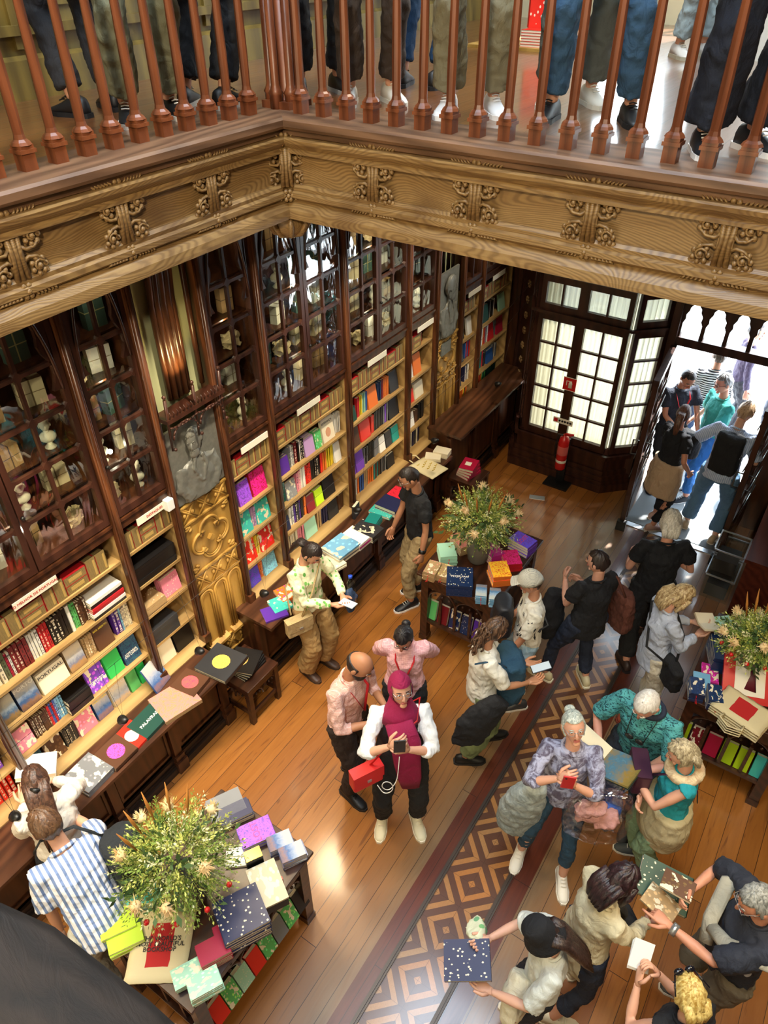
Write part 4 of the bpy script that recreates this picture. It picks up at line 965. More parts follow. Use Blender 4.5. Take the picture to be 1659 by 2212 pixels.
def stool(x, y, s, h, lab, rz=0):
    t = thing('stool', lab, 'stool', (x, y, 0), rz); a = s / 2
    bevel(MB().box(-a, a, -a, a, h - .03, h).build('seat', M['table'], t))
    mb = MB()
    for q in range(4):
        T = Matrix.Rotation(q * PI / 2, 4, 'Z') @ Matrix.Translation((-a + .03, -a + .03, 0)); mb.box(0, s - .06, -.01, .01, h - .1, h - .03, 0, T); mb.box(0, s - .06, -.01, .01, .1, .14, 0, T); arches(mb, T, s - .06, h - .2, h - .1, 2, .009)
    mb.build('apron', M['table'], t)
    for p in (-1, 1):
        for q in (-1, 1): MB().box(p * (a - .03) - .022, p * (a - .03) + .022, q * (a - .03) - .022, q * (a - .03) + .022, 0, h - .03).build('leg', M['table'], t)
    return t
stool(-3.22, 2.72, .38, .45, 'small dark stool in front of the golden panel carrying black books', R(0))
stool(-3.0, 6.2, .36, .45, 'small dark stool at the end of the middle counter carrying red books', R(0))
def pile(px, py, z, w, d, t, n, col, artk, rz, lab, title=None, tm=None, name='book', tsz=.04, jit=.1, tdir=0, ribbon=False, xy=None):
    p = pix(px, py, z=z + n * t) if xy is None else Vector((xy[0], xy[1], 0)); cols = col if isinstance(col, (list, tuple)) else [col]
    r = random.Random(int(px * 7 + py))
    for j in range(n):
        if n == 1: lb = lab
        else: lb = lab + ', ' + (('topmost' if j == n - 1 else 'lowest' if j == 0 else ORD[j] + ' from below') + ' in its stack')
        c = cols[j % len(cols)]
        a = rz + (r.uniform(-jit, jit) if j < n - 1 else 0)
        o = book(LM[artk], (p.x + r.uniform(-.004, .004), p.y + r.uniform(-.004, .004), z + j * t), (d, w, t * .97), c, lb, None, rz=a, name=name)
        if n > 1: o['group'] = 'stack of ' + lab.split(',')[0]
        if ribbon and j % 2 == 0:
            m_ = MB(); m_.box(.49, .62 + .1 * (j % 4), -.02, .02, .4, .6); m_.build('ribbon_marker', M['red'], o)
    if title:
        c = letters(title, tsz, tm or W_LET, o, (0, 0, 1.02), (0, 0, R(tdir)), bold=.0008)
        c.scale = (1 / d, 1 / w, 1) if tdir in (0, 180) else (1 / w, 1 / d, 1)
    return o
Z = .78
# long left counter, from its right end towards the left edge of the photo
pile(478, 1428, Z, .29, .30, .022, 2, 'charcoal', 'plain', R(6), 'dark photography book with yellow spiral, right end of left counter', jit=.03)
pile(410, 1474, Z, .2, .22, .02, 2, 'brown', 'plain', R(8), 'brown book with pink picture beside the dark photography book', jit=.03)
o = pile(378, 1512, Z, .30, .27, .035, 1, 'tan', 'swirl', R(-14), 'large cream map book with red-brown edge on left counter')
o = pile(322, 1556, Z, .25, .2, .03, 1, 'dark green', 'plain', R(4), 'dark green hardback with white title on left counter', 'PALAVRAS', W_LET, tsz=.036, tdir=90)
pile(285, 1590, Z, .2, .22, .02, 1, 'scarlet', 'plain', R(6), 'bright red square book with portrait on left counter')
pile(250, 1622, Z, .2, .22, .02, 2, 'brown', 'plain', R(2), 'brown book with pink picture beside the bright red book', jit=.03)
pile(190, 1668, Z, .22, .24, .025, 2, 'grey', 'blob', R(4), 'white and navy illustrated book near the long-haired woman', jit=.03)
pk = {'pink': 'd8486e', 'yel': 'd9a84a', 'face': 'd7cfc8'}
def decal(px, py, z, r, col, lab_parent, seg=16, sx=1.0):
    o = lab_parent; m_ = MB(); m_.lathe([(.0, 1.0), (.30 * r, 1.0), (.30 * r, 1.05), (0, 1.05)], seg, smooth=False)
    m_.build('cover_picture', M['art_swirl'], o).color = srgb(col)
for o in [q for q in bpy.data.objects if q.name.startswith('book')]:
    l = o.get('label', '')
    if 'top' in l or 'red square' in l:
        if 'pink picture' in l: decal(0, 0, 0, 1, pk['pink'], o)
        elif 'yellow spiral' in l: decal(0, 0, 0, .8, pk['yel'], o)
        elif 'red square' in l: decal(0, 0, 0, .8, pk['face'], o)
fb = book(FM['land'], (-3.40, 2.06, .785), (.02, .17, .23), 'blue', 'upright illustrated book leaning beside the cream map book', None, rot=(0, R(-25), R(12)))
# middle counter
pile(592, 1322, Z, .2, .16, .02, 1, 'purple', 'plain', R(-30), 'purple book showing its back cover, left end of middle counter')
pile(605, 1303, Z, .17, .17, .025, 1, 'turquoise', 'blob', R(-25), 'turquoise and pink paperback behind the leaf-blouse woman')
pile(617, 1280, Z, .15, .17, .03, 1, 'orange', 'blob', R(-20), 'orange paperback at left end of middle counter')
pile(735, 1178, Z, .28, .24, .022, 4, ('cream', 'grey', 'cream', 'azure'), 'blob', R(-6), 'big blue and white picture book', jit=.04)
pile(770, 1156, Z, .19, .24, .024, 3, ('white', 'magenta'), 'swirl', R(-3), 'magenta and orange patterned book', jit=.03)
pile(795, 1140, Z, .18, .25, .026, 3, 'charcoal', 'blob', R(-3), 'dark photo-cover book', jit=.03)
pile(715, 1215, Z, .2, .2, .02, 2, 'cream', 'blob', R(-15), 'cream portrait book beside the leaf-blouse woman', jit=.02)
pile(806, 1120, Z, .15, .12, .016, 5, 'teal', 'plain', R(12), 'teal notebook', name='notebook')
pile(828, 1102, Z, .16, .24, .026, 1, 'turquoise', 'dots', R(4), 'turquoise illustrated book behind the teal notebooks')
book(FM['plain'], (-3.36, 4.55, .782), (.03, .11, .15), 'charcoal', 'small dark notebook standing upright on the middle counter', None, rz=R(10), name='notebook')
pile(843, 1086, Z, .2, .24, .04, 2, 'navy', 'plain', R(0), 'thick navy patterned book', jit=.02)
pile(866, 1066, Z, .17, .24, .04, 2, 'red', 'swirl', R(0), 'thick red book with black figure', jit=.02)
pile(955, 972, Z, .13, .17, .02, 3, 'cream', 'plain', R(10), 'cream notebook with red dot', name='notebook')
pile(936, 985, Z, .13, .17, .02, 2, 'cream', 'plain', R(25), 'cream notebook beside the tote bag', name='notebook')
# tote bag on the counter
def tote(px, py, z, w, d, rz, lab, n=1, red=False, txt=None):
    p = pix(px, py, z=z + .02)
    for j in range(n):
        t = thing('tote_bag', lab + (', %s in its pile' % ('topmost' if j == n - 1 else ORD[j] + ' from below') if n > 1 else ''), 'bag', (p.x, p.y, z + j * .024), rz, 'folded tote bags stacked on the right table' if n > 1 else None)
        mb = MB(); nu = 10; r = random.Random(j + int(px)); top = []; bot = []
        for a in range(nu + 1):
            for b in range(nu + 1):
                x = (a / nu - .5) * d; y = (b / nu - .5) * w; e = min(a, b, nu - a, nu - b)
                top.append((x + r.uniform(-.003, .003), y + r.uniform(-.003, .003), .004 + (.016 if e > 0 else .006) + r.uniform(-.002, .003))); bot.append((x, y, 0.002))
        idx = lambda a, b: a * (nu + 1) + b
        fs = [(idx(a, b), idx(a + 1, b), idx(a + 1, b + 1), idx(a, b + 1)) for a in range(nu) for b in range(nu)]
        mats = [(1 if red and 2 <= a < 8 and 3 <= b < 7 else 0) for a in range(nu) for b in range(nu)]
        s = len(mb.f); mb.add(top + bot, fs + [tuple(len(top) + i for i in f) for f in fs], 0, True)
        for i, m_ in enumerate(mats): mb.m[s + i] = m_
        rim = [idx(0, b) for b in range(nu)] + [idx(a, nu) for a in range(nu)] + [idx(nu, b) for b in range(nu, 0, -1)] + [idx(a, 0) for a in range(nu, 0, -1)]
        for i in range(len(rim)):
            p_, q_ = rim[i], rim[(i + 1) % len(rim)]; mb.f.append([p_, q_, q_ + len(top), p_ + len(top)]); mb.m.append(0); mb.sm.append(True)
        mb.build('bag_body', [flat('canvas_cream', 'd9cba0', .8), flat('canvas_red', 'b81f1f', .8)], t)
        mb = MB()
        for s_ in (-1,): mb.tube([(-d / 2, -w * .2, .015), (-d / 2 - .06, -w * .22, .03), (-d / 2 - .1, 0, .035), (-d / 2 - .06, w * .22, .03), (-d / 2, w * .2, .015)], .009, 6, flat=.35)
        mb.build('bag_handle', flat('canvas_cream2', 'd9cba0', .8), t)
    if txt: letters(txt, .034, R_LET if not red else K_LET, t, (0, 0, .026), (0, 0, R(90)), name='printed_lettering', bold=.0004)
    return t
tt_ = tote(925, 1008, Z, .26, .34, R(-10), 'cream tote bag with yellow drawing lying on the middle counter')
mb = MB()
for k in range(10): mb.tube([(-.1 + .02 * k, -.07 + .014 * ((k * 7) % 10), .024), (-.09 + .02 * k, -.05 + .014 * ((k * 7) % 10), .027), (-.1 + .02 * k, -.03 + .014 * ((k * 7) % 10), .024)], .004, 5)
mb.build('printed_drawing', flat('yellow_print', 'c9a81e', .7), tt_)
# stool displays
for j in range(4):
    o = book(LM['plain'], (-3.24, 2.73, .45 + j * .018), (.24, .26, .017), 'black', 'black art book on the small stool, %s of the fan' % ('topmost' if j == 3 else ORD[j] + ' from below'), 'fanned black books on the stool', rz=R(14 + j * 7 - 14))
    if j == 3:
        mb = MB(); mb.ball((-.05, 0, 1.02), (.2, .24, .12), nu=14, nv=5); mb.build('cover_picture', M['art_swirl'], o).color = srgb('a07848')
for j in range(4):
    o = book(LM['plain'], (-3.0, 6.2, .45 + j * .035), (.17, .23, .034), 'crimson', 'red hardback on the far stool, %s of four' % ('topmost' if j == 3 else ORD[j] + ' from below'), 'red hardbacks stacked on the far stool', rz=R(-12 + j * 7))
    if j == 3: MB().box(-.25, .15, -.15, .15, 1.0, 1.03).build('cover_picture', M['white'], o)
# ---- table at lower left
Z = .85
pile(487, 1738, Z, .17, .22, .02, 3, 'grey', 'plain', R(62), 'grey book at far corner of lower left table', jit=.03)
pile(508, 1752, Z, .12, .2, .02, 3, 'navy', 'plain', R(62), 'navy and white book beside the grey books', jit=.03)
pile(552, 1795, Z, .15, .21, .03, 2, 'violet', 'swirl', R(60), 'violet book with pink lettering on lower left table', 'LOST', P_LET, tsz=.06, jit=.02, tdir=90)
pile(605, 1815, Z, .10, .15, .014, 5, 'blue', 'land', R(58), 'blue and white picture notebook, left of the pair', name='notebook', jit=.05)
pile(632, 1838, Z, .10, .15, .014, 6, 'blue', 'land', R(58), 'blue and white picture notebook, right of the pair', name='notebook', jit=.05)
pile(513, 1850, Z, .12, .14, .02, 1, 'white', 'plain', R(40), 'white glossy card box beside the bouquet', name='notebook')
tag(MB().cbox(0, 0, .07, .07, .1, .14).cbox(0, 0, .141, .068, .098, .004, 1).build('gift_box', [M['black'], flat('gold_foil', 'd8a63a', .2, Metallic=.9)], None, tuple(pix(552, 1870, z=Z).xy) + (Z,), (0, 0, R(-30))), 'black box with gold lid near the bouquet', 'box')
gb = thing('gift_box', 'large patterned white keepsake box with red ribbon on lower left table', 'box', tuple(pix(580, 1925, z=Z).xy) + (Z,), R(60))
MB().cbox(0, 0, .04, .17, .25, .08).build('box_base', M['black'], gb); MB().cbox(0, 0, .087, .176, .256, .014).build('lid', M['art_blob'], gb).color = srgb('cfc3a0'); MB().cbox(.09, .0, .05, .01, .02, .06).build('ribbon', M['red'], gb)
pile(520, 1972, Z, .24, .26, .022, 7, 'navy', 'dots', R(62), 'large dark blue starry book', jit=.02)
pile(252, 1990, Z, .13, .19, .016, 5, 'lime', 'plain', R(60), 'lime green notebook, front stack', name='notebook', jit=.06)
pile(268, 2022, Z, .13, .19, .016, 4, 'lime', 'plain', R(60), 'lime green notebook, lower stack of the two', name='notebook', jit=.06)
pile(300, 1928, Z, .16, .22, .014, 5, 'turquoise', 'dots', R(58), 'turquoise flowered notebook', name='notebook', jit=.04)
tote(347, 2040, Z, .33, .38, R(-55), 'cream tote bag with red panel and bookshop slogan on lower left table', 1, True, "THE WORLD'S\nMOST BEAUTIFUL\nBOOKSHOP")
pile(497, 2010, Z, .12, .17, .016, 5, 'crimson', 'plain', R(62), 'crimson notebook, far stack of the two', name='notebook', jit=.04)
pile(460, 2050, Z, .12, .17, .016, 6, 'crimson', 'plain', R(62), 'crimson notebook, near stack of the two', name='notebook', jit=.04)
pile(408, 2100, Z, .11, .17, .014, 4, 'mint', 'blob', R(62), 'mint and red patterned notebook, left stack', name='notebook', jit=.05)
pile(440, 2122, Z, .11, .17, .014, 6, 'mint', 'blob', R(62), 'mint and red patterned notebook, right stack', name='notebook', jit=.05)
for k, (c, a) in enumerate((('charcoal', 'plain'), ('scarlet', 'plain'), ('green', 'blob'), ('mint', 'dots'), ('scarlet', 'plain'), ('green', 'blob'), ('grey', 'plain'), ('green', 'blob'), ('charcoal', 'plain'))):
    book(FM[a], (-1.66, .66 + k * .108, .275), (.03, .1, .17), c, '%s notebook leaning on the under-shelf of lower left table, %s from the near corner' % (c, ORD[k]), 'notebooks along the under-shelf', rot=(0, R(-22), 0), name='notebook')
# ---- middle table
pile(933, 1225, Z, .11, .17, .016, 6, 'tan', 'blob', R(-80), 'tan and black patterned notebook on middle table', name='notebook', jit=.05, ribbon=True)
pile(905 + 50, 1240, Z, .11, .17, .016, 4, 'tan', 'blob', R(-80), 'tan patterned notebook beside its twin stack', name='notebook', jit=.05, ribbon=True, xy=(-2.2, 4.22))
pile(966, 1188, Z, .15, .19, .018, 6, 'mint', 'plain', R(-50), 'pale green notebook', name='notebook', jit=.05, ribbon=True)
pile(1000, 1165, Z, .16, .2, .02, 5, 'tan', 'swirl', R(-30), 'flowered notebook behind the vase', name='notebook', jit=.05)
pile(994, 1245, Z, .22, .24, .02, 6, 'dark blue', 'dots', R(-62), 'large blue moonlit storybook', 'PETER PAN', W_LET, tsz=.03, jit=.02, tdir=90)
pile(1040, 1275, Z, .09, .14, .014, 7, 'azure', 'land', R(-65), 'blue and red pocket notebook, left stack', name='notebook', jit=.05, ribbon=True)
pile(1070, 1282, Z, .09, .14, .014, 7, 'azure', 'land', R(-65), 'blue and red pocket notebook, right stack', name='notebook', jit=.05, ribbon=True)
pile(1080, 1228, Z, .16, .2, .024, 5, 'orange', 'swirl', R(-50), 'orange and pink ornate book', jit=.04)
pile(1105, 1203, Z, .15, .19, .018, 5, 'red', 'swirl', R(-50), 'red, black and green patterned book', jit=.06)
pile(1130, 1165, Z, .15, .21, .03, 4, 'violet', 'swirl', R(-10), 'violet book with pink lettering on middle table', 'LOST', P_LET, tsz=.06, jit=.02, tdir=90)
pile(1063, 1185, Z, .14, .2, .025, 4, 'magenta', 'plain', R(-30), 'magenta book half hidden by the vase', jit=.03)
for k, (c, a) in enumerate((('green', 'plain'), ('maroon', 'plain'), ('dark blue', 'blob'), ('dark blue', 'dots'), ('purple', 'plain'))):
    book(FM[a], (-2.3 + k * .12, 4.19, .275), (.03, .1, .2), c, '%s notebook standing under the middle table, %s from its left leg' % (c, ORD[k]), 'notebooks under the middle table', rot=(0, R(-12), R(-90)), name='notebook')
# ---- right table
pile(1566, 1350, Z, .16, .19, .016, 4, 'mint', 'dots', R(-50), 'mint flowered notebook at far end of right table', name='notebook', jit=.04)
pile(1562, 1385, Z, .16, .19, .014, 5, 'pink', 'blob', R(-60), 'pink and navy notebook on right table', name='notebook', jit=.05, xy=(.07, 4.78))
pile(1545, 1425, Z, .22, .26, .02, 8, 'dark blue', 'plain', R(-70), 'large navy book', jit=.04, xy=(.08, 4.56))
pile(1565, 1447, Z, .12, .18, .014, 2, 'magenta', 'blob', R(-75), 'magenta and green notebook on right table', name='notebook', xy=(.03, 4.37), jit=.03)
pile(1540, 1470, Z, .12, .17, .016, 2, 'azure', 'plain', R(-75), 'azure notebook on right table', name='notebook', xy=(-.005, 4.25), jit=.03)
pile(1508, 1500, Z, .10, .16, .016, 6, 'dark blue', 'blob', R(-72), 'navy and pink pocket notebook, left stack', name='notebook', jit=.04, ribbon=True, xy=(-.02, 4.13))
pile(1535, 1512, Z, .10, .16, .016, 6, 'dark blue', 'blob', R(-72), 'navy and pink pocket notebook, right stack', name='notebook', jit=.04, ribbon=True, xy=(.11, 4.13))
tote(1600, 1545, Z, .36, .26, R(75), 'cream tote bag with red block, folded on right table', 4, True)
pile(1655, 1560, Z, .12, .17, .018, 6, 'pink', 'plain', R(-75), 'pink notebook at the right edge of the photo', name='notebook', jit=.04, xy=(.56, 4.16))
pf = thing('framed_picture', 'red framed picture of a woman leaning at the back of right table', 'picture', tuple(pix(1620, 1520, z=Z).xy) + (Z + .0,), R(20))
Tf = Matrix.Rotation(R(-52), 4, 'X')
MB().box(-.2, .2, -.012, .012, 0, .38, 0, Tf).build('frame', M['red'], pf); MB().box(-.12, .09, -.016, -.012, .05, .33, 0, Tf).build('picture', M['white'], pf)
mb = MB(); mb.tube([Tf @ Vector((-.02, -.017, .09)), Tf @ Vector((0, -.017, .2)), Tf @ Vector((-.01, -.017, .28))], [.05, .02, .012], 8, flat=.1); mb.ball(Tf @ Vector((-.01, -.017, .29)), .02, nu=8, nv=5); mb.build('drawing', flat('maroon_ink', '5a1020', .5), pf)
l_ = letters('EVA', .05, K_LET, pf, Tf @ Vector((.15, -.0135, .2)), (R(38), 0, 0))
for k, (c, a) in enumerate((('lime', 'plain'), ('maroon', 'blob'), ('crimson', 'plain'), ('lime', 'plain'), ('lime', 'plain'), ('turquoise', 'plain'))):
    book(FM[a], (.0 + k * .115, 4.13, .275), (.03, .1, .2), c, '%s notebook standing under the right table, %s from its left leg' % (c, ORD[k]), 'notebooks under the right table', rot=(0, R(-14), R(-90)), name='notebook')

# ------------------------------------------------------------------ bouquets
def leafmat(name, a, b):
    t = NT(name); n = t.noise(t.co(), 7, 2); c = t.mix(n.outputs[0], srgb(a), srgb(b)); t.fin(c, .6); t.b.inputs['Subsurface Weight'].default_value = 0; return t.mat
LFM = [leafmat('leaf_yellow_green', 'a8b24a', 'd8d67c'), leafmat('leaf_green', '5f7f2e', '93a94a'), leafmat('leaf_pale', 'cfd2a0', 'e9e4b8'), leafmat('leaf_dark', '2f4a26', '4f6a38')]
def bouquet(x, y, z, rad, lab, seed, up=.25):
    r = random.Random(seed); t = thing('flower_arrangement', lab, 'flowers', (x, y, z), 0)
    MB().lathe([(.075, 0), (.09, .03), (.105, .15), (.1, .27), (.085, .31), (.09, .32), (.08, .32), (.07, .2)], 18).build('vase', flat('vase_grey_%d' % seed, '6b665c', .6), t)
    mb = MB(); c = Vector((0, 0, .42 + up * .2))
    for s in range(420):
        ph = r.uniform(0, 2 * PI); ct = r.uniform(-.62, 1); st = math.sqrt(1 - ct * ct); d = Vector((st * math.cos(ph), st * math.sin(ph), ct * .8)); L = rad * r.uniform(.72, 1.12)
        p0 = c + d * L * .35; bend = Vector((r.uniform(-.2, .2), r.uniform(-.2, .2), r.uniform(-.35, .1))); m = r.choices((0, 1, 2, 3), (4, 4, 2, 1))[0]
        n = 9; prev = None
        for k in range(n):
            f = k / (n - 1); p = p0 + d * (L * .65 * f) + bend * (L * .35 * f * f)
            if k:
                for q in range(3 if m != 3 else 1):
                    sz = r.uniform(.010, .02) if m != 3 else r.uniform(.03, .05)
                    a = Vector((r.gauss(0, 1), r.gauss(0, 1), r.gauss(0, 1))).normalized(); b = a.cross(d).normalized() if a.cross(d).length > .01 else Vector((1, 0, 0)); e = (d + a * .9).normalized()
                    o_ = p + a * .008
                    mb.add([o_, o_ + e * sz * .6 + b * sz * .32, o_ + e * sz * 1.3, o_ + e * sz * .6 - b * sz * .32], [(0, 1, 2, 3)], m)
                s_ = d.orthogonal().normalized() * .0014; mb.add([prev - s_, prev + s_, p + s_, p - s_], [(0, 1, 2, 3)], 1)
            prev = p
    mb.build('foliage', LFM, t)
    bm_ = leafmat('bloom_%d' % seed, 'd9b27a', 'efdcae')
    for k in range(7):
        ph = k * 2.4 + seed; ct = .25 + .1 * (k % 6); st = math.sqrt(1 - ct * ct); d = Vector((st * math.cos(ph), st * math.sin(ph), ct * .8)); p = c + d * rad * .93; b = MB()
        b.ball(p, .03, nu=10, nv=6)
        for q in range(46):
            a = (d * 1.2 + Vector((r.gauss(0, 1), r.gauss(0, 1), r.gauss(0, 1)))).normalized(); w = a.orthogonal().normalized() * .006; b.add([p + a * .015 - w, p + a * .015 + w, p + a * r.uniform(.05, .066)], [(0, 1, 2)])
        b.build('bloom', bm_, t)
    for k in range(5):
        ph = -1.2 + k * .55 + seed; p = c + Vector((math.cos(ph) * rad * .5, math.sin(ph) * rad * .5, rad * .55)); q = p + Vector((math.cos(ph) * .06, math.sin(ph) * .06, .2)); b = MB()
        b.tube([p, p.lerp(q, .5), q], [.004, .010, .002], 7); b.build('grass_plume', leafmat('plume_%d_%d' % (seed, k), '9a5a1e', 'c98a3c'), t)
    for k in range(4):
        ph = 2 + k * .5 + seed; p = c + Vector((math.cos(ph) * rad * .95, math.sin(ph) * rad * .95, -rad * .12)); MB().ball(p, .017, nu=7, nv=5).build('berry', M['red'], t)
p = pix(400, 1955, z=.85); bouquet(-2.06, 1.02, .85, .34, 'large wild bouquet in a vase on the lower left table', 3)
bouquet(-2.05, 4.56, .85, .33, 'wild bouquet with orange plumes on the middle table', 5, .3)
bouquet(.22, 4.52, .85, .25, 'wild bouquet at the right edge on the right table', 8, -.25)
# ------------------------------------------------------------------ extinguisher, signs, lamps, desk, crates
p = pix(1205, 1035, z=0)
ft = thing('fire_extinguisher', 'red fire extinguisher standing on a black stand before the window bay', 'extinguisher', (-2.28, 7.2, 0))
MB().box(-.15, .15, -.12, .12, 0, .02).box(-.05, .05, .03, .07, .02, .62).build('stand', M['black'], ft)
MB().lathe([(.055, .24), (.062, .26), (.062, .62), (.05, .67), (.02, .69), (.02, .71)], 18, c=(0, -.03, 0)).build('cylinder', M['red'], ft)
MB().lathe([(.0625, .34), (.0628, .345), (.0628, .37), (.0625, .375)], 18, c=(0, -.03, 0)).lathe([(.0625, .45), (.0628, .455), (.0628, .56), (.0625, .565)], 18, 1, c=(0, -.03, 0)).build('label_band', [M['white'], flat('label_red', 'd96a60', .5)], ft)
MB().tube([(0, -.03, .70), (.02, -.06, .74), (.11, -.06, .75)], .013, 6).tube([(0, -.03, .71), (.08, -.05, .72)], .009, 6).build('handle', M['red'], ft)
MB().tube([(0, -.03, .7), (-.07, -.05, .7), (-.085, -.05, .55), (-.08, -.04, .38)], .011, 7).build('hose', M['black'], ft)
sg = thing('fire_sign', 'red square fire extinguisher sign fixed to the window bay', 'sign', (-2.39, 7.36, 1.24)); MB().box(-.075, .075, -.004, 0, -.075, .075).build('plate', M['red'], sg)
mb = MB(); mb.box(-.078, .078, -.003, 0, -.082, -.075); mb.box(-.078, .078, -.003, 0, .075, .082); mb.lathe([(.0, 0), (.022, .0), (.022, .06), (.012, .075), (0, .075)], 10, M=Matrix.Translation((0.01, -.005, -.045)) @ Matrix.Scale(.12, 4, (0, 1, 0))); mb.box(-.03, .025, -.006, -.004, .032, .04); mb.box(-.04, -.032, -.006, -.004, -.02, .04); mb.build('pictogram', M['white'], sg)
sg = thing('notice_strip', 'narrow white strip of pictograms low on the window bay', 'sign', (-2.39, 7.345, .76)); MB().box(-.12, .12, -.004, 0, -.035, .035).build('plate', M['white'], sg)
mb = MB().box(-.11, -.065, -.006, -.004, -.022, .022); mb.build('red_symbol', M['red'], sg); mb = MB()
for k in range(5): mb.lathe([(.009, 0), (.014, 0), (.014, .002), (.009, .002)], 10, M=Matrix.Translation((-.04 + k * .033, -.004, 0)) @ Matrix.Rotation(PI / 2, 4, 'X'))
mb.build('symbols', M['black'], sg)
tag(MB().box(-.09, .09, -.035, .035, 0, .006).build('floor_socket', M['silver'], None, tuple(pix(1160, 1075, z=0).xy) + (0,), (0, 0, R(20))), 'small metal floor socket near the window bay', 'socket')
# cable track with hanging spot lamps
for k, (x, lb) in enumerate(((-3.10, 'thin steel cable over the counters, nearer the shelves'), (-2.98, 'thin steel cable over the counters, farther from the shelves'))):
    tag(MB().tube([(x, -1, 1.84), (x, 5.9, 1.84), (x, 7.7, 2.2)], .0014, 5).build('lamp_cable', M['black']), lb, 'cable')
for y, ph in ((1.5, 'above the red book'), (2.2, 'above the dark photography book'), (2.9, 'above the purple book'), (4.15, 'beside the post left of the black-shirted man'), (5.5, 'above the tote bag'), (.7, 'near the long-haired woman'), (6.9, 'above the far counter')):
    t_ = thing('spot_lamp', 'small black spot lamp on wires ' + ph, 'lamp', (-3.05, y, 1.26), 0, None)
    MB().tube([(-.05, -.03, .585), (0, 0, .03), (.07, .03, .585)], .0013, 4).build('suspension_wire', M['black'], t_)
    T = Matrix.Rotation(R(60), 4, 'Y'); mb = MB(); mb.lathe([(.012, .03), (.028, 0), (.034, -.035), (.0, -.036)], 12, M=T); mb.build('lamp_head', M['black'], t_)
    spot('spot_lamp_light', (-3.09, y, 1.25), (-3.6, y, 1.15), 5, (1, .82, .55), 150, .9, .02)
tag(bevel(MB().box(-3.50, -3.44, 2.49, 2.55, 2.16, 2.25).build('junction_box', M['whitepaint']), .006), 'small off-white box mounted beside the destaques sign', 'box')
# desk and crates at the right of the door
mb = MB().box(0, .8, 0, 1.0, 0, .95).box(-.02, .82, -.02, 1.02, .93, .965); 
tag(mb.build('sales_desk', wood('desk_wood', '3a1710', '6b3324', 'y', .3), None, (-.03, 5.75, 0)), 'plain brown counter desk at the right edge near the door', 'desk')
for k, (x, y, z) in enumerate(((-.2, 6.35, 0), (-.2, 6.72, 0), (-.2, 6.35, .32))):
    t_ = thing('clear_crate', ('clear plastic crate on the floor beside the desk', 'clear plastic crate on the floor behind the first, by the door leaf', 'clear plastic crate stacked upon another beside the desk')[k], 'crate', (x, y, z), 0)
    mb = MB(); 
    for a in ((-.13, -.125, -.16, .16), (.125, .13, -.16, .16), (-.13, .13, -.16, -.155), (-.13, .13, .155, .16)): mb.box(*a, 0, .3)
    mb.box(-.13, .13, -.16, .16, 0, .005); mb.build('crate_walls', M['pane'], t_); MB().sweep([(0, .29), (.012, .29), (.012, .305), (0, .305)], [(-.13, -.16, 0), (.13, -.16, 0), (.13, .16, 0), (-.13, .16, 0), (-.13, -.15, 0)]).build('rim', M['silver'], t_); MB().box(-.1, .1, -.12, .12, .01, .16).build('contents', M['black'], t_)
# ------------------------------------------------------------------ people
_cl = bpy.data.textures.new('folds', 'CLOUDS'); _cl.noise_scale = .085; _cl.noise_depth = 2
_cl2 = bpy.data.textures.new('folds_fine', 'CLOUDS'); _cl2.noise_scale = .035; _cl2.noise_depth = 1
def fuse(mb, vox=.014, smooth=5, disp=.0, fine=0.0):
    me = bpy.data.meshes.new('tmp'); me.from_pydata(mb.v, [], mb.f); me.update()
    bm = bmesh.new(); bm.from_mesh(me); bmesh.ops.recalc_face_normals(bm, faces=bm.faces); bm.to_mesh(me); bm.free()
    o = bpy.data.objects.new('tmp', me); COL.objects.link(o)
    m = o.modifiers.new('r', 'REMESH'); m.mode = 'VOXEL'; m.voxel_size = vox; m.use_smooth_shade = True
    if smooth: m = o.modifiers.new('s', 'SMOOTH'); m.factor = .5; m.iterations = smooth
    if disp: m = o.modifiers.new('d', 'DISPLACE'); m.texture = _cl; m.strength = disp; m.mid_level = .5
    if fine: m = o.modifiers.new('d2', 'DISPLACE'); m.texture = _cl2; m.strength = fine; m.mid_level = .45
    dg = bpy.context.evaluated_depsgraph_get(); res = bpy.data.meshes.new_from_object(o.evaluated_get(dg)); bpy.data.objects.remove(o); bpy.data.meshes.remove(me)
    return res
def mesh_join(a, mb, mats, name):
    """append the plain faces of mb (keeping its material slots) to mesh a (slot 0)"""
    v = [tuple(x.co) for x in a.vertices]; f = [list(p.vertices) for p in a.polygons]; n = len(v)
    me = bpy.data.meshes.new(name); me.from_pydata(v + mb.v, [], f + [[i + n for i in q] for q in mb.f])
    for m in mats: me.materials.append(m)
    me.polygons.foreach_set('material_index', [0] * len(f) + mb.m); me.polygons.foreach_set('use_smooth', [True] * (len(f) + len(mb.f))); me.update()
    bm = bmesh.new(); bm.from_mesh(me); bmesh.ops.recalc_face_normals(bm, faces=bm.faces); bm.to_mesh(me); bm.free()
    return me
_cm = {}
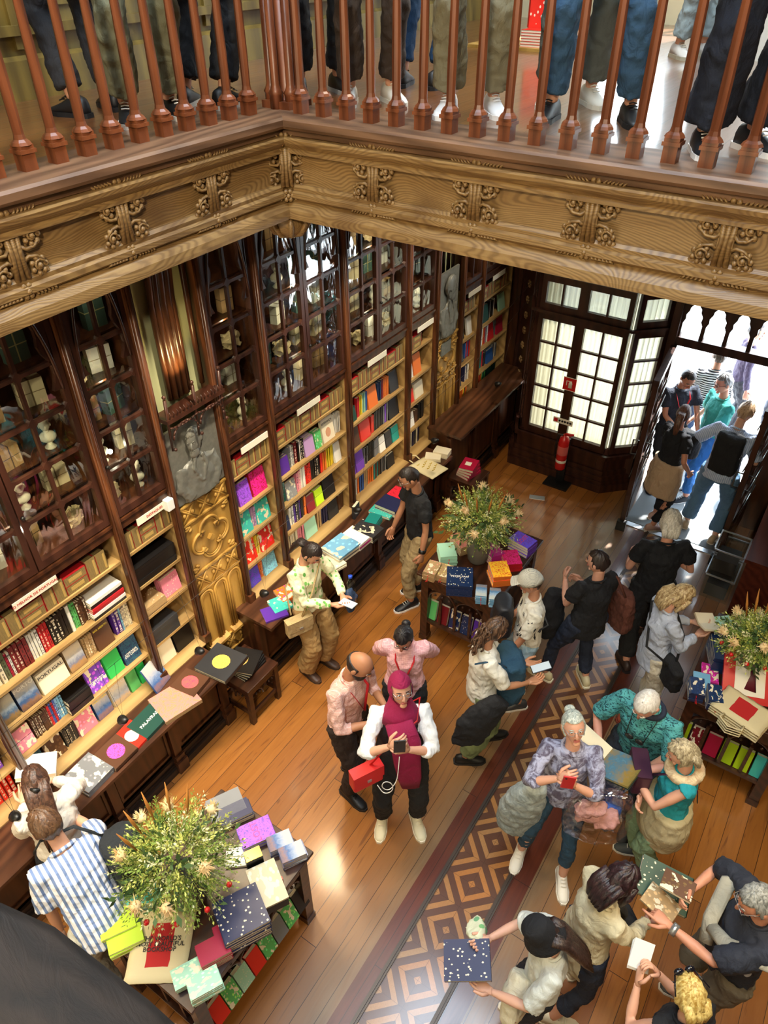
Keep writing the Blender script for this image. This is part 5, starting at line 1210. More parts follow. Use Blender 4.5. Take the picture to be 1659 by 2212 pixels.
def cloth(col, kind='plain', col2='ffffff', rough=.85, sc=1.0):
    key = (col, kind, col2, sc)
    if key in _cm: return _cm[key]
    t = NT('cloth_%s_%s' % (kind, col)); v = t.co('Object'); c1 = srgb(col); c2 = srgb(col2); w = t.noise(v, 160, 2); b = w.outputs[0]
    c = c1
    if kind == 'stripe':
        wv = t.n('ShaderNodeTexWave', {'bands_direction': 'X'}, Vector=v, Scale=9.0 * sc, Distortion=.6, Detail=1.0); c = t.mix(t.ramp(wv.outputs[1], [(.55, (0, 0, 0, 1)), (.65, (1, 1, 1, 1))]), c1, c2)
    elif kind == 'hstripe':
        wv = t.n('ShaderNodeTexWave', {'bands_direction': 'Z'}, Vector=v, Scale=12.0 * sc, Distortion=.3); c = t.mix(t.ramp(wv.outputs[1], [(.5, (0, 0, 0, 1)), (.55, (1, 1, 1, 1))]), c1, c2)
    elif kind == 'leaf':
        vo = t.n('ShaderNodeTexVoronoi', None, Vector=t.co('Object', (1, 1, .6), (.3, .5, .2)), Scale=26.0 * sc, Randomness=.9); f = t.ramp(vo.outputs[0], [(.0, (1, 1, 1, 1)), (.30, (1, 1, 1, 1)), (.34, (0, 0, 0, 1))])
        c = t.mix(f, c1, t.mix(vo.outputs[1], c2, srgb('8fd06a')))
    elif kind == 'fish':
        n = t.noise(t.co('Object', (1, 1, 2.2)), 22 * sc, 1, 2.5); c = t.mix(t.ramp(n.outputs[0], [(.54, (0, 0, 0, 1)), (.58, (1, 1, 1, 1))]), c1, c2)
    elif kind == 'mottle':
        n = t.noise(v, 12 * sc, 4, 1.5, .7); c = t.mix(t.ramp(n.outputs[0], [(.42, (0, 0, 0, 1)), (.58, (1, 1, 1, 1))]), c1, c2)
    elif kind == 'check':
        n = t.n('ShaderNodeTexBrick', None, Vector=t.co('Object', (1, 1, 1), (R(90), 0, 0)), Scale=14.0 * sc, Color1=c1, Color2=c1, Mortar=c2); n.inputs['Mortar Size'].default_value = .02; c = n.outputs[0]
    elif kind == 'graphic':
        n = t.noise(t.co('Object', (1, 1, .5)), 9 * sc, 3, 3); c = t.mix(t.ramp(n.outputs[0], [(.60, (0, 0, 0, 1)), (.63, (1, 1, 1, 1))]), c1, c2)
    elif kind == 'spot':
        vo = t.n('ShaderNodeTexVoronoi', None, Vector=v, Scale=13.0 * sc); c = t.mix(t.m('LESS_THAN', vo.outputs[0], .13), c1, c2)
    f2 = t.noise(v, 9, 3); c = t.mix(t.m('MULTIPLY', f2.outputs[0], .18), c, (c1[0] * .55, c1[1] * .55, c1[2] * .55, 1)) if kind in ('plain',) else c
    _cm[key] = t.fin(c, rough, t.m('ADD', t.m('MULTIPLY', b, .08), t.noise(t.co('Object', (1, 1, .6)), 13, 3, 1.2).outputs[0]), .55, .03)
    return _cm[key]
def skin(col):
    if ('skin', col) in _cm: return _cm[('skin', col)]
    t = NT('skin_' + col); n = t.noise(t.co(), 14, 3); c = srgb(col); c2 = (c[0] * .85, c[1] * .68, c[2] * .62, 1)
    t.fin(t.mix(t.m('MULTIPLY', n.outputs[0], .5), c, c2), .5); t.b.inputs['Subsurface Weight'].default_value = .05; t.b.inputs['Subsurface Scale'].default_value = .02
    _cm[('skin', col)] = t.mat; return t.mat
def hairmat(col, col2=None):
    k = ('hair', col, col2)
    if k in _cm: return _cm[k]
    t = NT('hair_' + col); n = t.noise(t.co('Object', (1, 1, .22)), 75, 3, .8); c = srgb(col); c2 = srgb(col2) if col2 else (min(1, c[0] * 2 + .015), min(1, c[1] * 1.9 + .01), min(1, c[2] * 1.8 + .008), 1)
    _cm[k] = t.fin(t.mix(t.ramp(n.outputs[0], [(.35, (0, 0, 0, 1)), (.68, (1, 1, 1, 1))]), c, c2), .42, n.outputs[0], .6, .006); return _cm[k]
def ik(a, b, l1, l2, hint):
    a = Vector(a); b = Vector(b); d = b - a; L = min(d.length, (l1 + l2) * .995)
    if d.length > 1e-6: b = a + d.normalized() * L
    u = (b - a).normalized(); x = (l1 * l1 - l2 * l2 + L * L) / (2 * L); h = math.sqrt(max(0, l1 * l1 - x * x)); hv = Vector(hint); hv = hv - u * hv.dot(u)
    hv = hv.normalized() if hv.length > 1e-5 else u.orthogonal().normalized()
    return a + u * x + hv * h, b
def add_hand(mb, wrist, d, n, side, curl=35, s=1.0, point=False, mat=0, spread=0.0):
    """palm with five separate fingers; d = finger direction, n = palm normal, side = +1 thumb toward lateral axis"""
    d = Vector(d).normalized(); n = Vector(n); n = (n - d * n.dot(d)).normalized(); l = d.cross(n) * side
    W = Vector(wrist); rings = []
    for f, hw, ht in ((-.012, .022, .018), (.02, .030, .018), (.055, .040, .015), (.085, .041, .012), (.094, .036, .008)):
        c = W + d * f * s; rings.append([c + l * (hw * s * math.cos(k * PI / 5)) + n * (ht * s * math.sin(k * PI / 5)) for k in range(10)])
    mb.loft(rings, mat)
    for k, (o, L) in enumerate(((.030, .070), (.0105, .078), (-.0095, .073), (-.029, .058))):
        cu = R(curl + k * 4); 
        if point and k == 0: cu = R(4)
        p = W + (d * .084 + l * o) * s; pts = [p - d * .012 * s, p]; di = d + l * (o * spread * 8)
        for seg, fr in enumerate((.42, .32, .26)):
            a = cu * (.55 if seg == 0 else .95 + .5 * seg) if not (point and k == 0) else .04
            di2 = (di * math.cos(a) + n * math.sin(a)).normalized(); p = p + di2 * L * fr * s; pts.append(p)
        mb.tube(pts, [.0095 * s, .0092 * s, .0085 * s, .0078 * s, .0062 * s], 7, mat)
    p = W + (d * .02 + l * .028) * s; a1 = (d * .62 + l * .7 + n * .25).normalized(); a2 = (d * .85 + l * .2 + n * .45).normalized()
    mb.tube([p - a1 * .012 * s, p + a1 * .03 * s, p + a1 * .034 * s + a2 * .03 * s, p + a1 * .034 * s + a2 * .055 * s], [.014 * s, .0125 * s, .0105 * s, .0075 * s], 7, mat)
def headshape(u, v, k=1.0):
    """u: azimuth (0 = forward), v: polar from crown; returns point in head space"""
    z = .118 * math.cos(v); sv_ = math.sin(v) if v < PI / 2 else math.sin(v) ** .72; rx = .074 * sv_; ry = .095 * sv_; x = rx * math.sin(u); y = ry * math.cos(u)
    if z < -.005:
        t = (-z - .005) / .113; x *= 1 - .45 * t ** 1.3
        if y < 0: y *= 1 - .6 * t
        else: y *= 1 - .22 * t; y += .006 * t
    else: y *= 1.0 + (.04 if y < 0 else 0)
    return Vector((x, y, z)) * k
def add_head(mb, T, sm, female=False, beard=None):
    nu, nv = 24, 16; rings = []
    for i in range(nv + 1):
        v = PI * (.02 + .96 * i / nv); ring = []
        for k in range(nu):
            u = 2 * PI * k / nu; p = headshape(u, v)
            if abs(p.x) < .05 and p.y > 0 and .005 < p.z < .035 and abs(p.x) > .012: p.y -= .006
            ring.append(T @ p)
        rings.append(ring)
    mb.loft(rings, 0)
    mb.tube([T @ Vector((0, .084, .028)), T @ Vector((0, .1, .0)), T @ Vector((0, .11, -.022)), T @ Vector((0, .092, -.03))], [.005, .0075, .0105, .006], 8, 0)
    for s in (-1, 1):
        mb.ball(T @ Vector((s * .008, .1, -.025)), .008, 0, 6, 4); mb.ball(T @ Vector((s * .077, -.004, -.002)), .001, 0, 4, 3)
        mb.ball((0, 0, 0), 1, 0, 8, 6, M=T @ Matrix.Translation((s * .078, -.006, -.002)) @ Matrix.Diagonal((.009, .018, .029, 1)))
        mb.ball((0, 0, 0), 1, 1, 8, 6, M=T @ Matrix.Translation((s * .030, .0805, .012)) @ Matrix.Diagonal((.0115, .009, .0055, 1)))
        mb.ball((0, 0, 0), 1, 2, 8, 5, M=T @ Matrix.Translation((s * .029, .0868, .012)) @ Matrix.Diagonal((.0048, .0035, .005, 1)))
        mb.tube([T @ Vector((s * .014, .093, .032)), T @ Vector((s * .030, .092, .037)), T @ Vector((s * .048, .078, .031))], [.0025, .0042, .002], 5, 3)
        mb.tube([T @ Vector((s * .017, .089, .019)), T @ Vector((s * .030, .091, .023)), T @ Vector((s * .044, .08, .017))], [.0018, .0024, .0018], 5, 3 if female else 0)
    mb.ball((0, 0, 0), 1, 4, 10, 5, M=T @ Matrix.Translation((0, .090, -.052)) @ Matrix.Diagonal((.024, .008, .0048, 1)))
    mb.ball((0, 0, 0), 1, 4, 10, 5, M=T @ Matrix.Translation((0, .089, -.061)) @ Matrix.Diagonal((.020, .008, .0055, 1)))
    mb.ball((0, 0, 0), 1, 0, 10, 6, M=T @ Matrix.Translation((0, .068, -.094)) @ Matrix.Diagonal((.026, .018, .018, 1)))
def hair_cap(mb, T, off=.012, low=-.05, front=.052, back=-.07, crown_cut=None, seed=0, amp=.004):
    nu, nv = 40, 24; r = random.Random(seed); idx = {}; vs = []; fs = []
    ph = [r.uniform(0, 6) for _ in range(4)]
    def P(i, k):
        v = PI * .86 * i / nv + .01; u = 2 * PI * k / nu; p = headshape(u, v); nrm = p.normalized(); w = amp * (math.sin(u * 11 + ph[0] + 2 * math.sin(v * 5)) + math.sin(u * 17 + ph[1]) * .6); e = off + w
        return p + nrm * e, p
    keep = lambda p: (p.y <= .028 and p.z > (low if abs(p.x) > .045 and p.y > -.045 else back)) or (p.z > front + .016 * (1 - abs(p.x) / .08))
    if crown_cut is not None: k0 = keep; keep = lambda p: k0(p) and p.z < crown_cut and p.y < .02
    for i in range(nv):
        for k in range(nu):
            q = [P(i, k), P(i, (k + 1) % nu), P(i + 1, (k + 1) % nu), P(i + 1, k)]
            if all(keep(b) for a, b in q):
                for key, (a, b) in zip(((i, k), (i, (k + 1) % nu), (i + 1, (k + 1) % nu), (i + 1, k)), q):
                    if key not in idx: idx[key] = len(vs); vs.append(T @ a)
                fs.append([idx[(i, k)], idx[(i, (k + 1) % nu)], idx[(i + 1, (k + 1) % nu)], idx[(i + 1, k)]])
    # skirt to the scalp along open edges
    from collections import Counter
    ec = Counter()
    for f in fs:
        for a, b in zip(f, f[1:] + f[:1]): ec[tuple(sorted((a, b)))] += 1
    c = T @ Vector((0, -.005, 0)); inner = {}
    for (a, b), n in list(ec.items()):
        if n == 1:
            for q in (a, b):
                if q not in inner: inner[q] = len(vs); vs.append(vs[q].lerp(c, .22))
            fs.append([a, b, inner[b], inner[a]])
    mb.add(vs, fs, 0, True)
def strands(mb, T, pts, rad, n=9, spreadx=.05, seed=1, thin=.016):
    r = random.Random(seed)
    for k in range(n):
        o = (k / (n - 1) - .5) * 2 * spreadx
        q = [T @ (Vector(p) + Vector((o * (1 - .25 * i / len(pts)) + r.uniform(-.004, .004), r.uniform(-.008, .008), 0))) for i, p in enumerate(pts)]
        mb.tube(q, [thin * f for f in rad], 6)
PW = {}
def person(key, label, a, H=1.7, head=None, foot=None, zb=0.0, lean=0, side=0, bld=1.0, fem=False, feet=((.1, 0, 10), (-.1, .0, -10)), hr=None, hl=None, er=None, el=None, palm=(('in'), ('in')), curl=(35, 35), hd=(0, 0, 0), sk='d8a384', top=None, sleeve='short', hem=0.0, pants=None, pw=1.0, phem=.07, shoe='222222', sole='e8e4dc', hair=('short', '2a1c14'), point=None, tw=None, shoed=None, knee=0, rxy=None):
    s = H / 1.75; rz = R(33.8 - a)
    hipz = .93 - knee
    hip = Vector((0, 0, hipz)); S = Matrix.Rotation(R(-lean), 3, 'X') @ Matrix.Rotation(R(side), 3, 'Y'); sv = S @ Vector((0, 0, 1)); fv = S @ Vector((0, 1, 0)); xv = S @ Vector((1, 0, 0))
    if tw: 
        q = Matrix.Rotation(R(tw), 3, sv); fv = q @ fv; xv = q @ xv
    bld = bld ** .8; sw = .166 * (1 if not fem else .9) * bld ** .5
    neck = hip + sv * .50 + fv * .0; sh = {1: hip + sv * .455 + xv * sw, -1: hip + sv * .455 - xv * sw}
    Hr = Matrix.Rotation(R(-hd[0]), 3, 'Z') @ Matrix.Rotation(R(-hd[1] - lean * .35), 3, 'X') @ Matrix.Rotation(R(hd[2]), 3, 'Y')
    hc = neck + sv * .055 + Hr @ Vector((0, .015, .118))
    T = Matrix.Translation(hc * s) @ (Hr.to_4x4()) @ Matrix.Scale(s * (1.0 if not fem else .96), 4)
    topz = (hc.z + .118) * s
    Rz = Matrix.Rotation(rz, 3, 'Z')
    if rxy: base = Vector((*rxy, zb))
    elif head: p = pix(*head, z=zb + topz); o = Rz @ Vector((hc.x * s, hc.y * s, 0)); base = Vector((p.x - o.x, p.y - o.y, zb))
    else: p = pix(*foot, z=zb); base = Vector((p.x, p.y, zb))
    root = thing('person', label, 'person', tuple(base), rz)
    L = lambda p: Vector(p) * s
    # legs
    legs = {}
    for i, sd in ((0, 1), (1, -1)):
        fx, fy, ya = feet[i]; hj = hip + Vector((sd * .09 * bld, 0, -.02)); lift = 0
        ank = Vector((fx, fy - .0, .085 if len(feet[i]) < 4 else .085))
        kn, ank = ik(hj, ank, .44, .425, (math.sin(R(ya)) * .6 + sd * .05, 1, .1)); legs[sd] = (hj, kn, ank, ya)
    # arms
    arms = {}
    for sd, h_, e_ in ((1, hr, er), (-1, hl, el)):
        h_ = h_ or (sd * (.24 + .03 * bld), .05, hipz - .1); e_ = e_ or (sd * .45, -.6, -.6)
        el_, wr = ik(sh[sd], h_, .29, .255, e_); arms[sd] = (sh[sd], el_, wr)
    # body
    mb = MB(); b = MB()
    b.tube([L(hip), L(hip + sv * .25), L(hip + sv * .40)], [(.10 * s, .07 * s), (.09 * s, .065 * s), (.09 * s, .05 * s)], 12, up=(0, 1, 0))
    b.tube([L(neck - sv * .06), L(neck + sv * .02), L(hc + Hr @ Vector((0, -.02, -.06)))], [.055 * s, .05 * s, .048 * s], 12)
    for sd in (1, -1):
        sh_, el_, wr = arms[sd]; b.tube([L(sh_), L(sh_.lerp(el_, .5)), L(el_), L(el_.lerp(wr, .4)), L(wr)], [.04 * s, .04 * s * bld ** .5, .033 * s, .035 * s, .023 * s], 10)
        b.tube([L(hip + sv * .38), L(sh_.lerp(hip, .03))], .036 * s, 8)
        hj, kn, ank, ya = legs[sd]; b.tube([L(hj), L(kn), L(kn.lerp(ank, .35)), L(ank)], [.07 * s, .05 * s, .05 * s, .035 * s], 10)
    core = fuse(b, .013 * s, 4)
    X = MB(); add_head(X, T, None, fem)
    for sd in (1, -1):
        sh_, el_, wr = arms[sd]; d = (wr - el_).normalized(); pm = palm[0 if sd == 1 else 1]
        n = {'in': Vector((-sd, .1, 0)), 'down': Vector((0, .1, -1)), 'up': Vector((0, -.2, 1)), 'back': Vector((0, -1, 0)), 'fwd': Vector((0, 1, 0))}.get(pm, None) if isinstance(pm, str) else Vector(pm)
        dd = d
        if isinstance(pm, str) and pm in ('up', 'down'): dd = Vector((d.x, d.y, d.z * .3)).normalized()
        # thumb side: choose so the thumb points up/forward
        l = dd.cross(n); s_ = 1 if (l.z + l.y * .4) > 0 else -1
        add_hand(X, L(wr), dd, n, s_, curl[0 if sd == 1 else 1], s, point == sd)
    sm = skin(sk); me = mesh_join(core, X, [sm, flat('eye_white', 'e9e6e0', .3) if 'ew' not in M else M['ew'], M['iris'], hairmat(hair[1]), skin_lip(sk)], 'body')
    obj('body', me, root)
    # top
    if top is not None:
        b = MB(); w = bld; hw = (.143 if not fem else .147) * w; e = .012
        b.tube([L(hip + sv * (-.04 - hem)), L(hip + sv * .02), L(hip + sv * .16), L(hip + sv * .33), L(hip + sv * .43), L(hip + sv * .485)],
               [((hw + e) * s, (.104 * w + e) * s), ((hw + e) * s, (.104 * w + e) * s), ((hw * (.93 if not fem else .82) + e) * s, (.095 * w + e) * s), ((.150 * (w ** .6) if not fem else .138 * w ** .5) * s + e * s, ((.105 if not fem else .112) * w + e) * s), ((sw * .95) * s, .085 * s), (.085 * s, .07 * s)], 18, up=(0, 1, 0))
        for sd in (1, -1):
            sh_, el_, wr = arms[sd]; k = {'short': .62, '34': 1.35, 'long': 1.9, 'none': .08, 'elbow': .9}[sleeve]; loose = 1.15 if sleeve in ('short', 'elbow') else 1.0
            pts = [hip + sv * .40 + xv * sd * .08, sh_ - sv * .008]; rr = [.07, .06 * bld ** .5]
            if k <= 1: pts += [sh_.lerp(el_, k * .6), sh_.lerp(el_, k)]; rr += [.058 * loose * bld ** .4, .057 * loose * bld ** .4]
            else: pts += [sh_.lerp(el_, .5), el_, el_.lerp(wr, (k - 1) * .5), el_.lerp(wr, k - 1)]; rr += [.055 * bld ** .4, .048, .045, .038 if k > 1.5 else .044]
            b.tube([L(p) for p in pts], [r_ * s for r_ in rr], 12)
        m_ = fuse(b, .012 * s, 3, .027, .011); m_.materials.clear(); m_.materials.append(top); m_.name = 'top'
        obj('shirt', m_, root)
        cb = MB(); nk = L(neck); cb.tube([nk + s * (xv * math.cos(q) * .072 + fv * (math.sin(q) * .062 + .006) + sv * (-.012 - .02 * math.sin(q))) for q in [k * PI / 8 for k in range(17)]], .011 * s, 6); cb.build('collar', top, root)
    if pants is not None:
        b = MB(); w = bld
        b.tube([L(hip + Vector((0, 0, -.10))), L(hip + Vector((0, 0, .0))), L(hip + sv * .1)], [(.148 * w * s, .108 * w * s), (.155 * w * s, .11 * w * s), (.135 * w * s, .095 * w * s)], 16, up=(0, 1, 0))
        for sd in (1, -1):
            hj, kn, ank, ya = legs[sd]; end = kn.lerp(ank, 1 - (phem - .0) / .45) if phem < .45 else hj.lerp(kn, .9)
            pts = [hj + Vector((0, 0, .02)), hj.lerp(kn, .45), kn, kn.lerp(end, .5), end] if phem < .45 else [hj, hj.lerp(kn, .5), end]
            rr = [.087 * w, .079 * w * pw ** .3, .060 * pw, .058 * pw ** 1.2, .056 * pw ** 1.4] if phem < .45 else [.1 * w, .095, .088]
            b.tube([L(p) for p in pts], [r_ * s for r_ in rr], 14)
        m_ = fuse(b, .012 * s, 3, .03, .012); m_.materials.clear(); m_.materials.append(pants); obj('trousers', m_, root)
    for sd in (1, -1):
        hj, kn, ank, ya = legs[sd]; an = L(ank); Tm = Matrix.Translation((an.x, an.y, 0)) @ Matrix.Rotation(R(-ya), 4, 'Z') @ Matrix.Scale(s, 4)
        rings = []; 
        for y_, hw, h_ in ((-.085, .022, .07), (-.07, .036, .10), (-.02, .040, .115), (.03, .040, .095), (.08, .045, .07), (.13, .046, .052), (.17, .036, .04), (.19, .016, .028)):
            rings.append([Tm @ Vector((hw * math.cos(q), y_, .018 + (h_ - .018) * max(0, math.sin(q)) ** .7)) for q in [k * PI / 7 for k in range(8)]])
        sb = MB().loft(rings, 0); 
        for k_ in range(3): sb.tube([Tm @ Vector((-.02, .045 + k_ * .022, .098 - k_ * .010)), Tm @ Vector((0, .047 + k_ * .022, .104 - k_ * .012)), Tm @ Vector((.02, .045 + k_ * .022, .098 - k_ * .010))], .0035 * s, 5, 1)
        so = sb.build('shoe', [flat('shoe_' + shoe, shoe, .5), flat('lace_' + sole, sole, .6)], root)
        rings = [[Tm @ Vector((hw * 1.1 * math.cos(q), y_ + .1 * 0, (.024 if math.sin(q) > 0 else 0))) for q in [k * PI / 4 for k in range(8)]] for y_, hw in ((-.09, .026), (-.05, .04), (.05, .043), (.11, .049), (.17, .038), (.195, .016))]
        MB().loft([[Tm @ Vector((sx * hw, y_, zz)) for sx, zz in ((-1, 0), (1, 0), (1, .024), (-1, .024))] for y_, hw in ((-.095, .024), (-.07, .04), (.03, .042), (.10, .050), (.16, .042), (.198, .016))], 0, False).build('sole', flat('sole_' + sole, sole, .6), so)
    # hair
    hb = MB(); hk, hcol = hair[0], hair[1]; hm = hairmat(hcol, hair[2] if len(hair) > 2 else None)
    if hk == 'short': hair_cap(hb, T, .010, -.02, .058, -.06, seed=len(label))
    elif hk == 'crop': hair_cap(hb, T, .007, -.01, .062, -.06, amp=.001)
    elif hk == 'bob': hair_cap(hb, T, .018, -.085, .055, -.09, amp=.006); strands(hb, T, [(0, -.075, .03), (0, -.10, -.04), (0, -.095, -.1)], [1.3, 1.6, .9], 9, .062, thin=.015)
    elif hk == 'bald': hair_cap(hb, T, .006, -.03, .2, -.07, crown_cut=.045, amp=.001)
    elif hk == 'wavy':
        hair_cap(hb, T, .015, -.08, .056, -.09, amp=.007); strands(hb, T, [(0, -.07, .03), (0, -.12, -.05), (0, -.11, -.12), (0, -.10, -.19)], [1.2, 1.6, 1.5, .7], 11, .07, thin=.016, seed=4)
        for sd in (1, -1): strands(hb, T, [(sd * .07, .02, .04), (sd * .08, .02, -.04), (sd * .075, .02, -.12)], [1, 1.2, .6], 4, .012, thin=.018, seed=5)
    elif hk == 'long': hair_cap(hb, T, .015, -.07, .056, -.09, amp=.003); strands(hb, T, [(0, -.07, .04), (0, -.115, -.05), (0, -.13, -.18), (0, -.135, -.34), (0, -.13, -.46)], [1.2, 1.5, 1.3, 1, .3], 10, .06, thin=.018)
    elif hk == 'pony': hair_cap(hb, T, .010, -.06, .056, -.07, amp=.002); strands(hb, T, [(0, -.09, .03), (0, -.14, .0), (0, -.15, -.12), (0, -.13, -.24)], [1, 1.5, 1.2, .3], 6, .02, thin=.018)
    elif hk == 'bun': hair_cap(hb, T, .010, -.06, .056, -.07, amp=.002); hb.ball((0, 0, 0), 1, 0, 12, 8, M=T @ Matrix.Translation((0, -.115, hair[3] if len(hair) > 3 else .0)) @ Matrix.Diagonal((.04, .034, .036, 1)))
    elif hk == 'curly':
        hair_cap(hb, T, .012, -.06, .056, -.07, amp=.005); r = random.Random(6)
        for k in range(26):
            x = r.uniform(-.07, .07); y = -.06 - r.random() * .05; pts = [T @ Vector((x + .012 * math.cos(q * 1.4 + k), y - .02 + .012 * math.sin(q * 1.4 + k), .03 - q * .028)) for q in range(r.randint(7, 11))]; hb.tube(pts, .008 * s, 5)
    if hb.v: hb.build('hair', hm, root)
    PW[key] = dict(root=root, T=T, s=s, arms={k: tuple(L(x) for x in v) for k, v in arms.items()}, hip=L(hip), neck=L(neck), sv=sv, fv=fv, xv=xv, legs=legs, sh={k: L(v) for k, v in sh.items()})
    return root
M['ew'] = flat('eye_white', 'e9e6e0', .3); M['iris'] = flat('iris_brown', '2a1a12', .2)
def skin_lip(col):
    k = ('lip', col)
    if k not in _cm: c = srgb(col); m = flat('lip_' + col, 'b0605a', .45); _cm[k] = m
    return _cm[k]
def soft(pts, n=3):
    pts = [Vector(p) for p in pts]
    for _ in range(n):
        q = [pts[0]]
        for a, b in zip(pts, pts[1:]): q += [a.lerp(b, .25), a.lerp(b, .75)]
        pts = q + [pts[-1]]
    return pts
def W(key, p):
    r = PW[key]['root']; return Matrix.Translation(r.location) @ Matrix.Rotation(r.rotation_euler.z, 4, 'Z') @ Vector(p)
def hand_mid(key): 
    a = PW[key]['arms']; return (a[1][2] + a[-1][2]) / 2
def glasses(key, col='black', tint=False):
    P = PW[key]; T = P['T']; mb = MB()
    for s in (-1, 1): mb.tube([T @ Vector((s * .032 + .022 * math.cos(q), .1, .012 + .017 * math.sin(q))) for q in [k * PI / 6 for k in range(13)]], .0018 * P['s'], 5); mb.tube([T @ Vector((s * .054, .098, .016)), T @ Vector((s * .08, 0, .01))], .0018, 5)
    mb.tube([T @ Vector((-.01, .1, .016)), T @ Vector((.01, .1, .016))], .0018, 5); mb.build('glasses', M[col], P['root'])
def lanyard(key, col='c8202a'):
    P = PW[key]; n, f, x, v, s = P['neck'], P['fv'], P['xv'], P['sv'], P['s']; mb = MB()
    low = n + f * .155 * s - v * .30 * s
    for sd in (-1, 1): mb.tube([n - f * .05 * s + x * sd * .03 * s, n + x * sd * .075 * s - v * .015 * s, n + x * sd * .075 * s + f * .115 * s - v * .10 * s, low], .011 * s, 6, flat=.25, up=tuple(f))
    mb.build('lanyard', flat('lanyard_red', col, .6), P['root']); MB().cbox(0, 0, 0, .05, .008, .07, 0, Matrix.Translation(low - v * .04 * s)).build('badge', M['black'], P['root'])
def held(key, name, label, cat, size, col, off=(0, 0, 0), rx=0, ry=0, rz=0, at=None, mats=None, kind='box'):
    """a thing resting in the hands: placed where the hands are in the place"""
    P = PW[key]; a = P['arms']; c = (at or (a[1][2] + a[-1][2]) / 2) + Vector(off) * P['s']
    t = thing(name, label, cat, tuple(W(key, c)), 0); t.rotation_euler = (Matrix.Rotation(P['root'].rotation_euler.z, 3, 'Z') @ Euler((R(rx), R(ry), R(rz))).to_matrix()).to_euler()
    return t
def phone(key, label, off=(0, .03, .06), rx=-20, col='1a1a1c', **k):
    t = held(key, 'phone', label, 'phone', None, col, off, rx, **k)
    bevel(MB().box(-.037, .037, -.005, .005, -.075, .075).build('phone_body', flat('phone_' + col, col, .3), t), .004); MB().box(-.033, .033, -.006, -.005, -.07, .07).build('screen', flat('phone_screen', 'cfe0ee', .1), t)
    MB().lathe([(.007, 0), (.007, .003), (0, .003)], 10, M=Matrix.Translation((.02, .005, .055)) @ Matrix.Rotation(-PI / 2, 4, 'X')).build('camera_lens', M['black'], t); return t
def openbook(key, label, off, rx=-50, w=.17, h=.24, cover='1d2b33', pic='land', **k):
    t = held(key, 'open_book', label, 'book', None, None, off, rx, **k)
    for s in (-1, 1):
        T_ = Matrix.Rotation(R(s * -14), 4, 'Y')
        MB().box(0 if s > 0 else -w, w if s > 0 else 0, -h / 2, h / 2, -.004, 0, 0, T_).build('cover', flat('cover_' + cover, cover, .4), t)
        o = MB().box(0.002 if s > 0 else -w * .97, w * .97 if s > 0 else -.002, -h * .48, h * .48, 0, .014, 0, T_).build('pages', M['page'] if not (pic and s < 0) else M['art_' + pic], t); o.color = srgb('5c7f3a')
    return t
def bag(key, label, c, size, col, mats=None, strap=None, rz=0, name='handbag', flap=True, rx=0, soft=.02, cat='bag'):
    P = PW[key]; t = thing(name, label, cat, tuple(W(key, Vector(c) * P['s'])), P['root'].rotation_euler.z + R(rz))
    w, d, h = [q_ * P['s'] * 1.03 for q_ in size]
    if flap: bevel(MB().box(-w * .47, w * .47, -d * .5, d * .5, -h * .5, h * .5).build('bag_body', mats or flat('bag_' + col, col, .4), t), .015, 3)
    b = MB(); b.tube([(0, 0, -h / 2), (0, 0, -h * .42), (0, 0, 0), (0, 0, h * .42), (0, 0, h / 2)], [(w * .42, d * .4), (w * .5, d * .5), (w * .5, d * .52), (w * .47, d * .42), (w * .4, d * .25)], 16, up=(0, 1, 0))
    for i, v in enumerate(b.v): 
        x, y, z = v; b.v[i] = (max(-w * .46, min(w * .46, x * 1.25)), max(-d * .48, min(d * .48, y * 1.2)), z)
    m_ = fuse(b, min(w, d, h) / 9, 2, soft * .6, soft * .4); m_.materials.clear(); m_.materials.append(mats or flat('bag_' + col, col, .5))
    if not flap: obj('bag_body', m_, t)
    if flap: MB().box(-w * .475, w * .475, d * .5, d * .54, -h * .12, h * .505).box(-w * .475, w * .475, -d * .4, d * .54, h * .5, h * .515).build('flap', mats or flat('flap_' + col, col, .45), t); MB().cbox(0, d * .56, -h * .02, .03, .01, .02).build('clasp', M['silver'], t)
    if strap:
        Ti = (Matrix.Translation(t.location) @ Matrix.Rotation(t.rotation_euler.z, 4, 'Z')).inverted()
        MB().tube([Ti @ W(key, Vector(p) * P['s']) for p in strap], .011, 6, flat=.3).build('strap', mats or flat('strap_' + col, col, .5), t)
    return t
def drape(key, label, pts, rad, mat, name='jacket', cat='jacket', flatv=.5, disp=.03, up=(0, 1, 0)):
    P = PW[key]; b = MB(); b.tube([Vector(p) * P['s'] for p in pts], [((r_, r_ * flatv) if not hasattr(r_, '__len__') else r_) for r_ in rad], 16, up=up)
    m_ = fuse(b, .014, 3, disp, .012); m_.materials.clear(); m_.materials.append(mat); r = P['root']
    o = obj(name, m_, None, r.location, (0, 0, r.rotation_euler.z)); return tag(o, label, cat)
BK = cloth('17181c'); NV = cloth('1b2438'); WH = cloth('e8e4d6')
